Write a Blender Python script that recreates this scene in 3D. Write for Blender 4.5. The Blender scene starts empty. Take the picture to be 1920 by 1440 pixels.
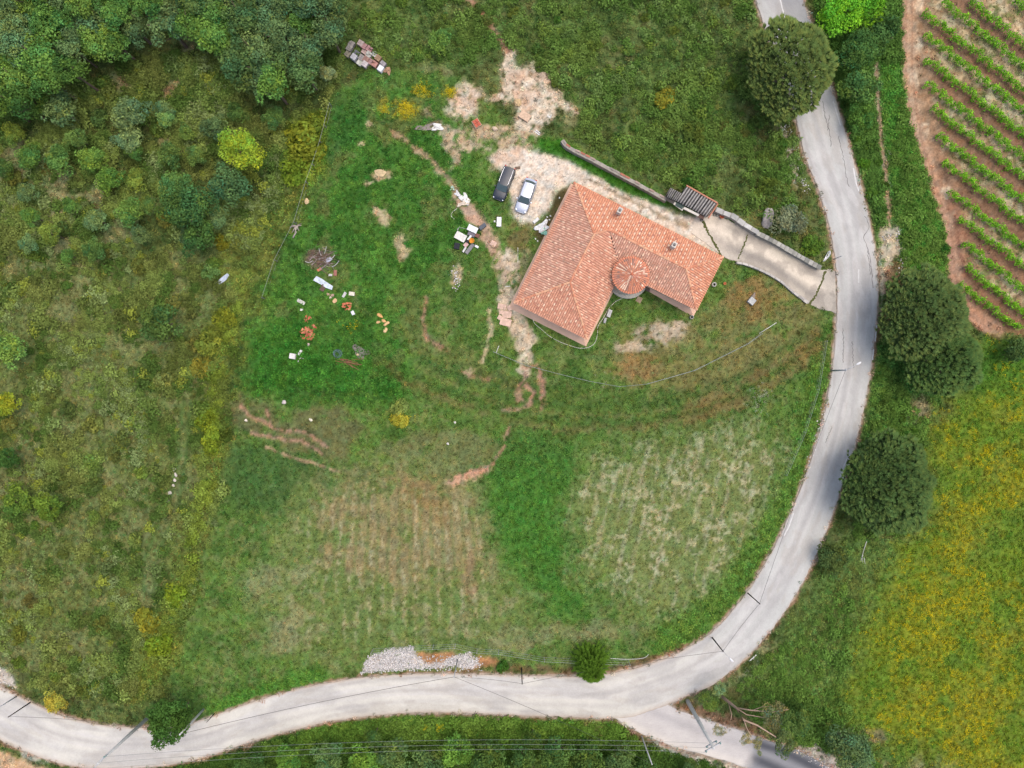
import bpy, bmesh, math, random
import numpy as np
from mathutils import Vector, Matrix

random.seed(7)
RNG = np.random.default_rng(11)
scene = bpy.context.scene
COL = scene.collection

# ------------------------------------------------------------------ camera, sky, sun, exposure
S = 14.0          # photo pixels per metre on the ground plane
CAMH = 95.0       # drone height in metres
cam = bpy.data.cameras.new('camera')
cam.sensor_fit = 'HORIZONTAL'
cam.sensor_width = 36.0
cam.lens = 36.0 * CAMH / (1920.0 / S)
cam.clip_end = 3000
camo = bpy.data.objects.new('camera', cam)
camo.location = (0, 0, CAMH)
camo.rotation_euler = (0, 0, 0)
COL.objects.link(camo)
scene.camera = camo

SUN_EL, SUN_AZ = 74.0, 62.0      # azimuth clockwise from +Y
world = bpy.data.worlds.new('World')
scene.world = world
world.use_nodes = True
wn = world.node_tree.nodes
wl = world.node_tree.links
wn.clear()
sky = wn.new('ShaderNodeTexSky')
sky.sky_type = 'NISHITA'
sky.sun_disc = False
sky.sun_elevation = math.radians(SUN_EL)
sky.sun_rotation = math.radians(SUN_AZ)
sky.air_density = 1.0
sky.dust_density = 5.0
sky.ozone_density = 0.3
bg = wn.new('ShaderNodeBackground')
bg.inputs['Strength'].default_value = 0.15
wo = wn.new('ShaderNodeOutputWorld')
wl.new(sky.outputs[0], bg.inputs[0])
wl.new(bg.outputs[0], wo.inputs[0])

sl = bpy.data.lights.new('sun', 'SUN')
sl.energy = 0.55
sl.angle = math.radians(50)
sl.color = (1.0, 0.985, 0.96)
so = bpy.data.objects.new('sun', sl)
d = Vector((math.sin(math.radians(SUN_AZ)) * math.cos(math.radians(SUN_EL)),
            math.cos(math.radians(SUN_AZ)) * math.cos(math.radians(SUN_EL)),
            math.sin(math.radians(SUN_EL))))
so.rotation_euler = d.to_track_quat('Z', 'Y').to_euler()
so.location = d * 120
COL.objects.link(so)

vs = scene.view_settings
vs.view_transform = 'Standard'
vs.look = 'None'
vs.exposure = 0.92
vs.gamma = 1.0
vs.use_curve_mapping = False

# ------------------------------------------------------------------ helpers
GAIN = 1.75   # picture value of a sunlit level surface of albedo 1 (used to turn seen colours into albedos)

def lin1(c):
    c = c / 255.0
    return c / 12.92 if c <= 0.04045 else ((c + 0.055) / 1.055) ** 2.4

def A(r, g, b, k=1.0):
    return tuple(min(0.85, lin1(c) / GAIN * k) for c in (r, g, b))

def An(rgb):
    return np.array(A(*rgb))

def W(px, py, z=0.0):
    f = (CAMH - z) / CAMH / S
    return Vector(((px - 960) * f, -(py - 720) * f, z))

def hash2(ix, iy, seed):
    h = (ix.astype(np.int64) * 374761393 + iy.astype(np.int64) * 668265263 + seed * 1442695041) & 0xffffffff
    h = ((h ^ (h >> 13)) * 1274126177) & 0xffffffff
    h = (h ^ (h >> 16)) & 0xffffffff
    return h.astype(np.float64) / 4294967295.0

def vnoise(u, v, scale, seed):
    x = np.asarray(u, float) / scale
    y = np.asarray(v, float) / scale
    ix = np.floor(x)
    iy = np.floor(y)
    fx = x - ix
    fy = y - iy
    fx = fx * fx * (3 - 2 * fx)
    fy = fy * fy * (3 - 2 * fy)
    a = hash2(ix, iy, seed)
    b = hash2(ix + 1, iy, seed)
    c = hash2(ix, iy + 1, seed)
    e = hash2(ix + 1, iy + 1, seed)
    return (a * (1 - fx) + b * fx) * (1 - fy) + (c * (1 - fx) + e * fx) * fy

def fbm(u, v, scale, seed, octv=3):
    t = 0
    a = 1.0
    s = 0
    for i in range(octv):
        ca, sa = math.cos(0.7 * i + seed), math.sin(0.7 * i + seed)
        t = t + a * vnoise(u * ca - v * sa, u * sa + v * ca, scale / (2.03 ** i), seed * 17 + i)
        s += a
        a *= 0.55
    return t / s

def sstep(a, b, x):
    t = np.clip((x - a) / (b - a), 0, 1)
    return t * t * (3 - 2 * t)

def sd_poly(u, v, poly):
    """signed distance, positive inside (pixels)"""
    p = np.array(poly, float)
    n = len(p)
    d2 = np.full(u.shape, 1e18)
    ins = np.zeros(u.shape, bool)
    for i in range(n):
        ax, ay = p[i]
        bx, by = p[(i + 1) % n]
        ex, ey = bx - ax, by - ay
        L = ex * ex + ey * ey + 1e-9
        t = np.clip(((u - ax) * ex + (v - ay) * ey) / L, 0, 1)
        dx = u - ax - t * ex
        dy = v - ay - t * ey
        d2 = np.minimum(d2, dx * dx + dy * dy)
        if ay != by:
            c = ((ay > v) != (by > v)) & (u < (bx - ax) * (v - ay) / (by - ay) + ax)
            ins ^= c
    dd = np.sqrt(d2)
    return np.where(ins, dd, -dd)

def dist_line(u, v, pts):
    p = np.array(pts, float)
    d2 = np.full(u.shape, 1e18)
    for i in range(len(p) - 1):
        ax, ay = p[i]
        bx, by = p[i + 1]
        ex, ey = bx - ax, by - ay
        L = ex * ex + ey * ey + 1e-9
        t = np.clip(((u - ax) * ex + (v - ay) * ey) / L, 0, 1)
        d2 = np.minimum(d2, (u - ax - t * ex) ** 2 + (v - ay - t * ey) ** 2)
    return np.sqrt(d2)

def smooth_pts(pts, n):
    """Catmull-Rom resample to n points, even arc length"""
    p = np.array(pts, float)
    q = np.vstack([2 * p[0] - p[1], p, 2 * p[-1] - p[-2]])
    out = []
    for i in range(1, len(q) - 2):
        for t in np.linspace(0, 1, 24, endpoint=False):
            a, b, c, e = q[i - 1], q[i], q[i + 1], q[i + 2]
            out.append(0.5 * (2 * b + (c - a) * t + (2 * a - 5 * b + 4 * c - e) * t * t + (3 * b - a - 3 * c + e) * t ** 3))
    out.append(p[-1])
    out = np.array(out)
    s = np.concatenate([[0], np.cumsum(np.linalg.norm(np.diff(out, axis=0), axis=1))])
    k = np.linspace(0, s[-1], n)
    return np.stack([np.interp(k, s, out[:, j]) for j in range(out.shape[1])], 1)

# ------------------------------------------------------------------ materials
def new_mat(name):
    m = bpy.data.materials.new(name)
    m.use_nodes = True
    nt = m.node_tree
    for n in list(nt.nodes):
        if n.type not in ('BSDF_PRINCIPLED', 'OUTPUT_MATERIAL'):
            nt.nodes.remove(n)
    b = next(n for n in nt.nodes if n.type == 'BSDF_PRINCIPLED')
    return m, nt, b

def nvar(nt, colsock, amount, scale, detail=4, coord='Object'):
    """multiply a colour by a noise centred on 1"""
    tc = nt.nodes.new('ShaderNodeTexCoord')
    nz = nt.nodes.new('ShaderNodeTexNoise')
    nz.inputs['Scale'].default_value = scale
    nz.inputs['Detail'].default_value = detail
    nt.links.new(tc.outputs[coord], nz.inputs['Vector'])
    mr = nt.nodes.new('ShaderNodeMapRange')
    mr.inputs['From Min'].default_value = 0.25
    mr.inputs['From Max'].default_value = 0.75
    mr.inputs['To Min'].default_value = 1 - amount
    mr.inputs['To Max'].default_value = 1 + amount
    nt.links.new(nz.outputs['Fac'], mr.inputs['Value'])
    mx = nt.nodes.new('ShaderNodeMix')
    mx.data_type = 'RGBA'
    mx.blend_type = 'MULTIPLY'
    mx.inputs['Factor'].default_value = 1.0
    nt.links.new(colsock, mx.inputs['A'])
    nt.links.new(mr.outputs['Result'], mx.inputs['B'])
    return mx.outputs['Result'], nz

def mat(name, rgb, rough=0.8, metal=0.0, var=0.15, scale=3.0, bump=0.0, vcol=False, spec=0.3, coat=0.0):
    m, nt, b = new_mat(name)
    if vcol:
        c = nt.nodes.new('ShaderNodeAttribute')
        c.attribute_name = 'Col'
        s = c.outputs['Color']
    else:
        c = nt.nodes.new('ShaderNodeRGB')
        c.outputs[0].default_value = (*rgb, 1)
        s = c.outputs[0]
    nz = None
    if var > 0:
        s, nz = nvar(nt, s, var, scale)
    nt.links.new(s, b.inputs['Base Color'])
    b.inputs['Roughness'].default_value = rough
    b.inputs['Metallic'].default_value = metal
    b.inputs['Specular IOR Level'].default_value = spec
    b.inputs['Coat Weight'].default_value = coat
    if bump and nz:
        bp = nt.nodes.new('ShaderNodeBump')
        bp.inputs['Strength'].default_value = 0.6
        bp.inputs['Distance'].default_value = bump
        nt.links.new(nz.outputs['Fac'], bp.inputs['Height'])
        nt.links.new(bp.outputs['Normal'], b.inputs['Normal'])
    return m

def leaf_mat(name, source, transl=0.3):
    """source: 'OBJECT' (object colour x vertex tint) or 'INSTANCER' (point colour x vertex tint)"""
    m, nt, b = new_mat(name)
    nt.nodes.remove(b)
    out = next(n for n in nt.nodes if n.type == 'OUTPUT_MATERIAL')
    at = nt.nodes.new('ShaderNodeAttribute')
    at.attribute_name = 'Col'
    if source == 'OBJECT':
        oi = nt.nodes.new('ShaderNodeObjectInfo')
        base = oi.outputs['Color']
    else:
        ai = nt.nodes.new('ShaderNodeAttribute')
        ai.attribute_type = 'INSTANCER'
        ai.attribute_name = 'tint'
        base = ai.outputs['Color']
    mx = nt.nodes.new('ShaderNodeMix')
    mx.data_type = 'RGBA'
    mx.blend_type = 'MULTIPLY'
    mx.inputs['Factor'].default_value = 1.0
    nt.links.new(base, mx.inputs['A'])
    nt.links.new(at.outputs['Color'], mx.inputs['B'])
    df = nt.nodes.new('ShaderNodeBsdfDiffuse')
    tr = nt.nodes.new('ShaderNodeBsdfTranslucent')
    ms = nt.nodes.new('ShaderNodeMixShader')
    ms.inputs[0].default_value = transl
    nt.links.new(mx.outputs['Result'], df.inputs['Color'])
    nt.links.new(mx.outputs['Result'], tr.inputs['Color'])
    nt.links.new(df.outputs[0], ms.inputs[1])
    nt.links.new(tr.outputs[0], ms.inputs[2])
    nt.links.new(ms.outputs[0], out.inputs['Surface'])
    return m

# ------------------------------------------------------------------ object helpers
def tag(o, label=None, cat=None, group=None, kind=None):
    if label:
        o['label'] = label
    if cat:
        o['category'] = cat
    if group:
        o['group'] = group
    if kind:
        o['kind'] = kind
    return o

def link(name, me, parent=None, loc=(0, 0, 0), rot=0.0):
    o = bpy.data.objects.new(name, me)
    COL.objects.link(o)
    o.location = loc
    o.rotation_euler = (0, 0, rot)
    if parent is not None:
        o.parent = parent
    return o

def empty(name, loc, label, cat, group=None, rot=0.0):
    o = link(name, None, None, loc, rot)
    o.empty_display_size = 0.3
    return tag(o, label, cat, group)

def arr_mesh(name, verts, faces, col=None, m=None, smooth=False):
    """fast mesh from numpy: faces (M,3) or (M,4)"""
    me = bpy.data.meshes.new(name)
    verts = np.ascontiguousarray(verts, dtype=np.float32)
    faces = np.ascontiguousarray(faces, dtype=np.int32)
    k = faces.shape[1]
    me.vertices.add(len(verts))
    me.vertices.foreach_set('co', verts.ravel())
    me.loops.add(faces.size)
    me.loops.foreach_set('vertex_index', faces.ravel())
    me.polygons.add(len(faces))
    me.polygons.foreach_set('loop_start', np.arange(len(faces), dtype=np.int32) * k)
    me.update(calc_edges=True)
    if smooth:
        me.polygons.foreach_set('use_smooth', np.ones(len(faces), bool))
    if col is not None:
        a = me.color_attributes.new('Col', 'FLOAT_COLOR', 'POINT')
        c = np.ones((len(verts), 4), np.float32)
        c[:, :3] = col
        a.data.foreach_set('color', c.ravel())
    if m:
        me.materials.append(m)
    return me

class MB:
    """collects shapes for one mesh"""
    def __init__(self):
        self.v = []
        self.f = []
        self.c = []

    def add(self, verts, faces, col=(1, 1, 1)):
        n = len(self.v)
        self.v += [tuple(p) for p in verts]
        self.c += [tuple(col)] * len(verts)
        self.f += [tuple(i + n for i in f) for f in faces]

    def box(self, c, size, rot=0.0, col=(1, 1, 1), tilt=(0, 0), taper=1.0):
        sx, sy, sz = size[0] / 2, size[1] / 2, size[2] / 2
        M = Matrix.Rotation(rot, 3, 'Z') @ Matrix.Rotation(tilt[0], 3, 'X') @ Matrix.Rotation(tilt[1], 3, 'Y')
        P = []
        for z, t in ((-sz, 1.0), (sz, taper)):
            for x, y in ((-sx, -sy), (sx, -sy), (sx, sy), (-sx, sy)):
                P.append(M @ Vector((x * t, y * t, z)) + Vector(c))
        self.add(P, [(3, 2, 1, 0), (4, 5, 6, 7), (0, 1, 5, 4), (1, 2, 6, 5), (2, 3, 7, 6), (3, 0, 4, 7)], col)

    def tube(self, pts, r, seg=6, col=(1, 1, 1), r2=None, cap=True):
        pts = [Vector(p) for p in pts]
        n = len(pts)
        r2 = r if r2 is None else r2
        P = []
        for i, p in enumerate(pts):
            t = (pts[min(i + 1, n - 1)] - pts[max(i - 1, 0)])
            if t.length < 1e-9:
                t = Vector((0, 0, 1))
            t.normalize()
            up = Vector((0, 0, 1)) if abs(t.z) < 0.9 else Vector((1, 0, 0))
            a = t.cross(up).normalized()
            b = a.cross(t).normalized()
            rr = r + (r2 - r) * i / max(1, n - 1)
            for k in range(seg):
                w = 2 * math.pi * k / seg
                P.append(p + a * (rr * math.cos(w)) + b * (rr * math.sin(w)))
        F = []
        for i in range(n - 1):
            for k in range(seg):
                k2 = (k + 1) % seg
                F.append((i * seg + k, i * seg + k2, (i + 1) * seg + k2, (i + 1) * seg + k))
        if cap:
            F.append(tuple(range(seg - 1, -1, -1)))
            F.append(tuple((n - 1) * seg + k for k in range(seg)))
        self.add(P, F, col)

    def lathe(self, c, prof, seg=16, col=(1, 1, 1)):
        P = []
        for r, z in prof:
            for k in range(seg):
                w = 2 * math.pi * k / seg
                P.append((c[0] + r * math.cos(w), c[1] + r * math.sin(w), c[2] + z))
        F = []
        for i in range(len(prof) - 1):
            for k in range(seg):
                k2 = (k + 1) % seg
                F.append((i * seg + k, i * seg + k2, (i + 1) * seg + k2, (i + 1) * seg + k))
        self.add(P, F, col)

    def rock(self, c, size, seed, rot=0.0, col=(1, 1, 1), sub=2):
        bm = bmesh.new()
        bmesh.ops.create_icosphere(bm, subdivisions=sub, radius=1)
        rr = random.Random(seed)
        ph = [rr.uniform(0, 6.28) for _ in range(6)]
        M = Matrix.Rotation(rot, 3, 'Z')
        P = []
        for v in bm.verts:
            p = v.co
            k = 1 + 0.16 * math.sin(3.1 * p.x + ph[0]) + 0.14 * math.sin(3.7 * p.y + ph[1]) + 0.12 * math.sin(4.3 * p.z + ph[2]) + 0.07 * math.sin(7 * (p.x + p.y) + ph[3])
            k = min(k, 1.12)
            q = Vector((p.x * k * size[0] / 2, p.y * k * size[1] / 2, p.z * k * size[2] / 2))
            P.append(M @ q + Vector(c))
        F = [tuple(v.index for v in f.verts) for f in bm.faces]
        bm.free()
        self.add(P, F, col)

    def build(self, name, m, parent=None, loc=None, smooth=False, rot=0.0):
        me = bpy.data.meshes.new(name)
        me.from_pydata(self.v, [], self.f)
        me.update()
        a = me.color_attributes.new('Col', 'FLOAT_COLOR', 'POINT')
        c = np.ones((len(self.v), 4), np.float32)
        c[:, :3] = np.array(self.c)
        a.data.foreach_set('color', c.ravel())
        if smooth:
            for p in me.polygons:
                p.use_smooth = True
        me.materials.append(m)
        return link(name, me, parent, loc if loc is not None else (0, 0, 0), rot)
# ------------------------------------------------------------------ measured outlines (photo pixels)
ROAD_IN = [(1384, -120), (1400, -50), (1416, 0), (1432, 48), (1460, 130), (1487, 205), (1508, 290), (1530, 345), (1548, 400),
           (1560, 452), (1567, 505), (1569, 560), (1567, 620), (1560, 690), (1548, 762), (1530, 830), (1507, 900), (1480, 965),
           (1448, 1032), (1410, 1096), (1370, 1148), (1328, 1190), (1270, 1224), (1210, 1247), (1150, 1261), (1090, 1268),
           (1000, 1267), (900, 1264), (800, 1263), (700, 1268), (640, 1276), (560, 1291), (480, 1314), (420, 1335), (370, 1352),
           (330, 1361), (270, 1364), (200, 1360), (130, 1346), (80, 1327), (30, 1301), (0, 1286), (-60, 1250), (-150, 1190)]
ROAD_OUT = [(1470, -120), (1488, -60), (1506, 0), (1520, 42), (1542, 110), (1562, 170), (1577, 220), (1600, 300), (1620, 370),
            (1636, 440), (1645, 505), (1646, 560), (1641, 620), (1633, 690), (1621, 760), (1605, 828), (1590, 880), (1575, 922),
            (1553, 985), (1527, 1050), (1490, 1118), (1448, 1178), (1400, 1232), (1345, 1278), (1268, 1314), (1222, 1332), (1170, 1347),
            (1080, 1345), (1000, 1343), (920, 1339), (840, 1336), (760, 1337), (680, 1344), (620, 1353), (560, 1366), (500, 1382),
            (440, 1402), (390, 1418), (340, 1430), (280, 1439), (200, 1443), (120, 1433), (60, 1414), (0, 1387), (-60, 1352), (-150, 1300)]
SIDE_UP = [(1240, 1312), (1268, 1330), (1310, 1344), (1352, 1358), (1400, 1374), (1450, 1392), (1490, 1404), (1540, 1430), (1580, 1455), (1660, 1520)]
SIDE_LO = [(1140, 1338), (1180, 1364), (1222, 1384), (1270, 1402), (1322, 1416), (1372, 1430), (1420, 1450), (1470, 1475), (1510, 1500), (1580, 1560)]
DRIVE_N = [(1310, 388), (1345, 402), (1400, 430), (1450, 456), (1500, 484), (1540, 505), (1556, 505), (1566, 508)]
DRIVE_S = [(1296, 436), (1330, 462), (1362, 484), (1400, 496), (1440, 512), (1475, 538), (1520, 572), (1568, 588)]
HA = np.array((1077.0, 342.0))
HEX = np.array((0.894, 0.449))
HEY = np.array((-0.449, 0.894))

def hl(x, y):
    p = HA + x * HEX + y * HEY
    return (p[0], p[1])

HOUSE = [hl(-6, 0), hl(314, 0), hl(314, 125), hl(160, 120), hl(160, 266), hl(-6, 266)]
VROWS = [((1907, -2), (1990, 60)), ((1823, 0), (1990, 134)), ((1772, 0), (1990, 176)), ((1735, 20), (1990, 220)), ((1738, 62), (1990, 257)),
         ((1738, 108), (1990, 301)), ((1740, 153), (1990, 342)), ((1750, 200), (1990, 380)), ((1762, 252), (1990, 425)),
         ((1772, 302), (1990, 465)), ((1783, 357), (1990, 508)), ((1802, 407), (1990, 546)), ((1811, 454), (1990, 594)),
         ((1814, 499), (1990, 636)), ((1803, 532), (1917, 617))]

# ------------------------------------------------------------------ terrain grid (regular in plan, dense where the photo looks)
U0, V0, STEP, NU, NV = -160.0, -120.0, 2.8, 801, 601
gu = U0 + STEP * np.arange(NU)
gv = V0 + STEP * np.arange(NV)
GU, GV = np.meshgrid(gu, gv)
warpx = (fbm(GU, GV, 26, 3) - 0.5)
warpy = (fbm(GU, GV, 26, 4) - 0.5)
warp2x = (fbm(GU, GV, 9, 5, 2) - 0.5)
warp2y = (fbm(GU, GV, 9, 6, 2) - 0.5)

def region(poly, soft, amp=14, pad=40):
    """soft mask of a polygon with a ragged edge"""
    p = np.array(poly, float)
    x0, y0 = p.min(0) - soft - amp - pad
    x1, y1 = p.max(0) + soft + amp + pad
    i0, i1 = np.searchsorted(gu, [x0, x1])
    j0, j1 = np.searchsorted(gv, [y0, y1])
    m = np.zeros(GU.shape)
    if i1 <= i0 or j1 <= j0:
        return m
    sl_ = (slice(j0, j1), slice(i0, i1))
    u = GU[sl_] + 2 * amp * warpx[sl_] + 0.9 * amp * warp2x[sl_]
    v = GV[sl_] + 2 * amp * warpy[sl_] + 0.9 * amp * warp2y[sl_]
    m[sl_] = sstep(-soft, soft, sd_poly(u, v, poly))
    return m

def stroke(pts, width, soft, amp=4, pad=20):
    p = np.array(pts, float)
    x0, y0 = p.min(0) - width - soft - amp - pad
    x1, y1 = p.max(0) + width + soft + amp + pad
    i0, i1 = np.searchsorted(gu, [x0, x1])
    j0, j1 = np.searchsorted(gv, [y0, y1])
    m = np.zeros(GU.shape)
    if i1 <= i0 or j1 <= j0:
        return m
    sl_ = (slice(j0, j1), slice(i0, i1))
    u = GU[sl_] + 2 * amp * warpx[sl_] + 1.2 * amp * warp2x[sl_]
    v = GV[sl_] + 2 * amp * warpy[sl_] + 1.2 * amp * warp2y[sl_]
    m[sl_] = 1 - sstep(width / 2 - soft, width / 2 + soft, dist_line(u, v, pts))
    return m

def ell(cx, cy, rx, ry, soft=0.4, amp=10, rot=0.0):
    u = GU + 2 * amp * warpx + amp * warp2x - cx
    v = GV + 2 * amp * warpy + amp * warp2y - cy
    c, s = math.cos(rot), math.sin(rot)
    q = np.sqrt(((u * c + v * s) / rx) ** 2 + ((-u * s + v * c) / ry) ** 2)
    return 1 - sstep(1 - soft, 1 + soft, q)

ROADPOLY = [tuple(p) for p in ROAD_IN] + [tuple(p) for p in ROAD_OUT[::-1]]
SIDEPOLY = [tuple(p) for p in SIDE_UP] + [tuple(p) for p in SIDE_LO[::-1]]
road_sd = np.maximum(sd_poly(GU, GV, ROADPOLY), sd_poly(GU, GV, SIDEPOLY))
drive_sd = sd_poly(GU, GV, [tuple(p) for p in DRIVE_N] + [tuple(p) for p in DRIVE_S[::-1]])
house_sd = sd_poly(GU, GV, HOUSE)

# ---- heights
PLOT = [(640, 150), (760, 110), (900, 110), (1000, 130), (1060, 250), (1250, 352), (1340, 380), (1540, 495), (1535, 600), (1430, 690), (1280, 735),
        (1120, 735), (980, 720), (900, 700), (800, 690), (740, 740), (600, 735), (470, 720), (480, 600), (540, 420), (600, 290)]
HZ = 0.9
hgt = 0.30 * (fbm(GU, GV, 130, 21) - 0.5) + 0.10 * (fbm(GU, GV, 30, 22) - 0.5)
plot_sd = sd_poly(GU + 26 * warpx, GV + 26 * warpy, PLOT)
hgt += HZ * sstep(-22, 16, plot_sd)
TERR = [(1090, 680), (980, 700), (900, 760), (940, 800), (1080, 790), (1260, 790), (1420, 745), (1520, 680), (1500, 850), (1300, 860), (1060, 860), (900, 850)]
BANK = [(400, 760), (470, 740), (620, 760), (760, 800), (940, 800), (1040, 850), (930, 880), (860, 915), (700, 900), (560, 870), (470, 815)]
hgt += 0.5 * sstep(-10, 30, sd_poly(GU + 20 * warpx, GV + 20 * warpy, BANK))
wood_h = sstep(0, 300, 520 - GU) * 0.35
hgt += wood_h
GULLY = [[(452, 762), (485, 790), (505, 800), (520, 806), (575, 808), (608, 835)], [(500, 770), (506, 800)],
         [(470, 812), (520, 822), (565, 828), (600, 850)], [(985, 760), (975, 735), (985, 722), (1000, 735), (993, 760)],
         [(1010, 690), (1018, 715), (1016, 750), (1012, 765)], [(800, 560), (790, 600), (800, 635), (840, 660)],
         [(860, 895), (900, 885), (925, 868), (945, 835), (955, 800)], [(700, 225), (750, 250), (800, 295), (835, 330), (862, 370)]]
gul = np.zeros(GU.shape)
for g in GULLY:
    gul = np.maximum(gul, stroke(g, 7, 4, 4))
hgt -= 0.28 * gul
flat = sstep(-26, -3, house_sd)
hgt = hgt * (1 - flat) + HZ * flat
dflat = sstep(-14, 0, drive_sd)
dl = sstep(1380, 1565, GU)
dh = HZ * (1 - dl) + 0.03 * dl
hgt = hgt * (1 - dflat) + (dh - 0.02) * dflat
rfl = sstep(-45, -6, road_sd)
hgt = hgt * (1 - rfl) + 0.0 * rfl
hgt += 0.05 * (RNG.random(GU.shape) - 0.5) * (1 - np.maximum(np.maximum(rfl, dflat), flat))

def gsample(arr, px, py):
    x = np.clip((np.asarray(px, float) - U0) / STEP, 0, NU - 1.001)
    y = np.clip((np.asarray(py, float) - V0) / STEP, 0, NV - 1.001)
    i = x.astype(int)
    j = y.astype(int)
    fx, fy = x - i, y - j
    if arr.ndim == 3:
        fx, fy = fx[..., None], fy[..., None]
    return (arr[j, i] * (1 - fx) + arr[j, i + 1] * fx) * (1 - fy) + (arr[j + 1, i] * (1 - fx) + arr[j + 1, i + 1] * fx) * fy

def gz(px, py):
    return float(gsample(hgt, np.array([px]), np.array([py]))[0])

def G(px, py, dz=0.0):
    return W(px, py, gz(px, py) + dz)

# ---- soil and turf colours (albedo), painted region by region
def mixc(c, rgb, m):
    return c + (An(rgb) - c) * np.clip(m, 0, 1)[..., None]

def wfbm(sc, k):
    a = min(sc * .9, 26)
    return fbm(GU + a * 1.3 * warpx + a * .5 * warp2x, GV + a * 1.3 * warpy + a * .5 * warp2y, sc, k)
n120, n60, n45, n25, n12, n6 = (wfbm(s, k) for s, k in ((130, 31), (60, 32), (45, 33), (25, 34), (12, 35), (6.5, 36)))
gcol = np.zeros(GU.shape + (3,)) + An((90, 108, 54))
gcol = mixc(gcol, (106, 120, 64), sstep(.42, .62, n60))
gcol = mixc(gcol, (138, 138, 92), sstep(.54, .68, n120) * sstep(.38, .6, n25))
gcol = mixc(gcol, (66, 86, 38), sstep(.52, .38, n25) * 0.7)
gcol = mixc(gcol, (114, 106, 62), sstep(.56, .66, n45) * sstep(.45, .6, n12) * .35)
grass = np.full(GU.shape, 0.75)      # tuft density
tall = np.full(GU.shape, 1.0)        # tuft size

def paint(m, rgb, op=1.0, patch=0.0, nz=None, g=None, t=None):
    """blend a colour in; patch>0 breaks it up with noise"""
    global gcol, grass, tall
    mm = m
    if patch > 0:
        q = n12 if nz is None else nz
        mm = m * sstep(.5 - .22 + .25 * (1 - m) * 1.0, .5 + .10 + .25 * (1 - m), q * 1.0 + .18 * (1 - patch))
    mm = mm * op
    gcol = mixc(gcol, rgb, mm)
    if g is not None:
        grass = grass + (g - grass) * np.clip(mm, 0, 1)
    if t is not None:
        tall = tall + (t - tall) * np.clip(mm, 0, 1)

# left thinner pale meadow among the scrub
for e in ((60, 440, 70, 60), (150, 560, 70, 50), (240, 620, 60, 60), (330, 700, 45, 45), (60, 930, 70, 40), (180, 930, 60, 50), (290, 920, 55, 50), (40, 1220, 70, 60), (260, 1080, 60, 80), (230, 150, 30, 14), (90, 380, 60, 40)):
    paint(ell(*e, .5), (140, 142, 98), .6, .5, n25)
for e in ((235, 158, 18, 10), (330, 205, 22, 14), (310, 170, 30, 10), (300, 330, 24, 10), (180, 400, 30, 14)):
    paint(ell(*e, .5), (150, 122, 90), .7, .3)
LM_ = [(-150, 480), (330, 470), (470, 470), (430, 620), (390, 760), (400, 860), (350, 1030), (280, 1200), (200, 1300), (-150, 1200)]
lm_ = region(LM_, 50, 40)
paint(lm_, (112, 126, 66), .75, g=.9, t=.9)
paint(lm_ * sstep(.46, .6, n45), (128, 132, 84), .55, .2, n12)
# the plot
LOT = [(625, 180), (660, 150), (740, 128), (850, 140), (880, 150), (960, 240), (1060, 262), (1250, 365), (1345, 395), (1545, 505), (1565, 520), (1567, 640), (1552, 760), (1512, 890), (1455, 1020), (1385, 1130), (1310, 1195), (1200, 1240),
       (1000, 1260), (900, 1255), (690, 1262), (600, 1280), (480, 1310), (370, 1350), (335, 1350), (318, 1290), (340, 1200), (365, 1110), (392, 1000), (440, 850), (446, 780), (470, 640), (520, 490), (570, 405), (600, 300)]
paint(region(LOT, 8, 8), (94, 126, 52), 1, g=.9, t=.75)
lot = region(LOT, 8, 8)
paint(lot * sstep(.5, .62, n60), (100, 128, 56), .8)
paint(lot * sstep(.5, .4, n45), (70, 106, 42), .6)
paint(lot * sstep(.52, .62, n12), (126, 134, 78), .45)
LUSH = [(625, 190), (700, 150), (840, 155), (830, 215), (900, 330), (920, 420), (880, 480), (820, 520), (770, 600), (770, 700), (720, 760), (600, 745), (462, 735), (470, 640), (520, 490), (590, 360)]
paint(region(LUSH, 34, 22), (74, 122, 44), .9, g=1.0, t=1.0)
lush = region(LUSH, 34, 22)
paint(lush * sstep(.48, .6, n45), (86, 134, 48), .8)
paint(lush * sstep(.5, .42, n25), (54, 102, 34), .6)
paint(lush * sstep(.54, .66, n60), (112, 120, 66), .6, .3, n12)
paint(region([(470, 640), (560, 600), (600, 660), (760, 700), (760, 750), (600, 745), (462, 735)], 34, 20), (58, 116, 36), .8, g=1, t=1.3)
paint(region([(620, 190), (680, 165), (690, 260), (620, 300)], 16, 14), (54, 106, 42), .6)
# yellow-green scrub strip along the old fence
STRIP = [(600, 210), (612, 300), (585, 350), (560, 410), (515, 490), (470, 610), (440, 760), (432, 860), (400, 950), (370, 1080), (345, 1180), (310, 1300), (250, 1320), (230, 1240), (300, 1120), (350, 1000), (360, 860), (380, 740), (400, 620), (470, 480), (520, 360), (540, 240)]
paint(region(STRIP, 20, 18), (108, 126, 46), .75, .3, n25, g=1, t=1.5)
paint(region([(545, 220), (612, 205), (608, 300), (585, 350), (545, 340), (530, 270)], 10, 8), (118, 140, 40), .9, g=1, t=1.6)
for e in ((410, 640, 30, 60), (400, 830, 30, 40), (285, 1230, 50, 60), (430, 500, 40, 40)):
    paint(ell(*e, .5), (120, 134, 46), .6, .6)
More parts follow.
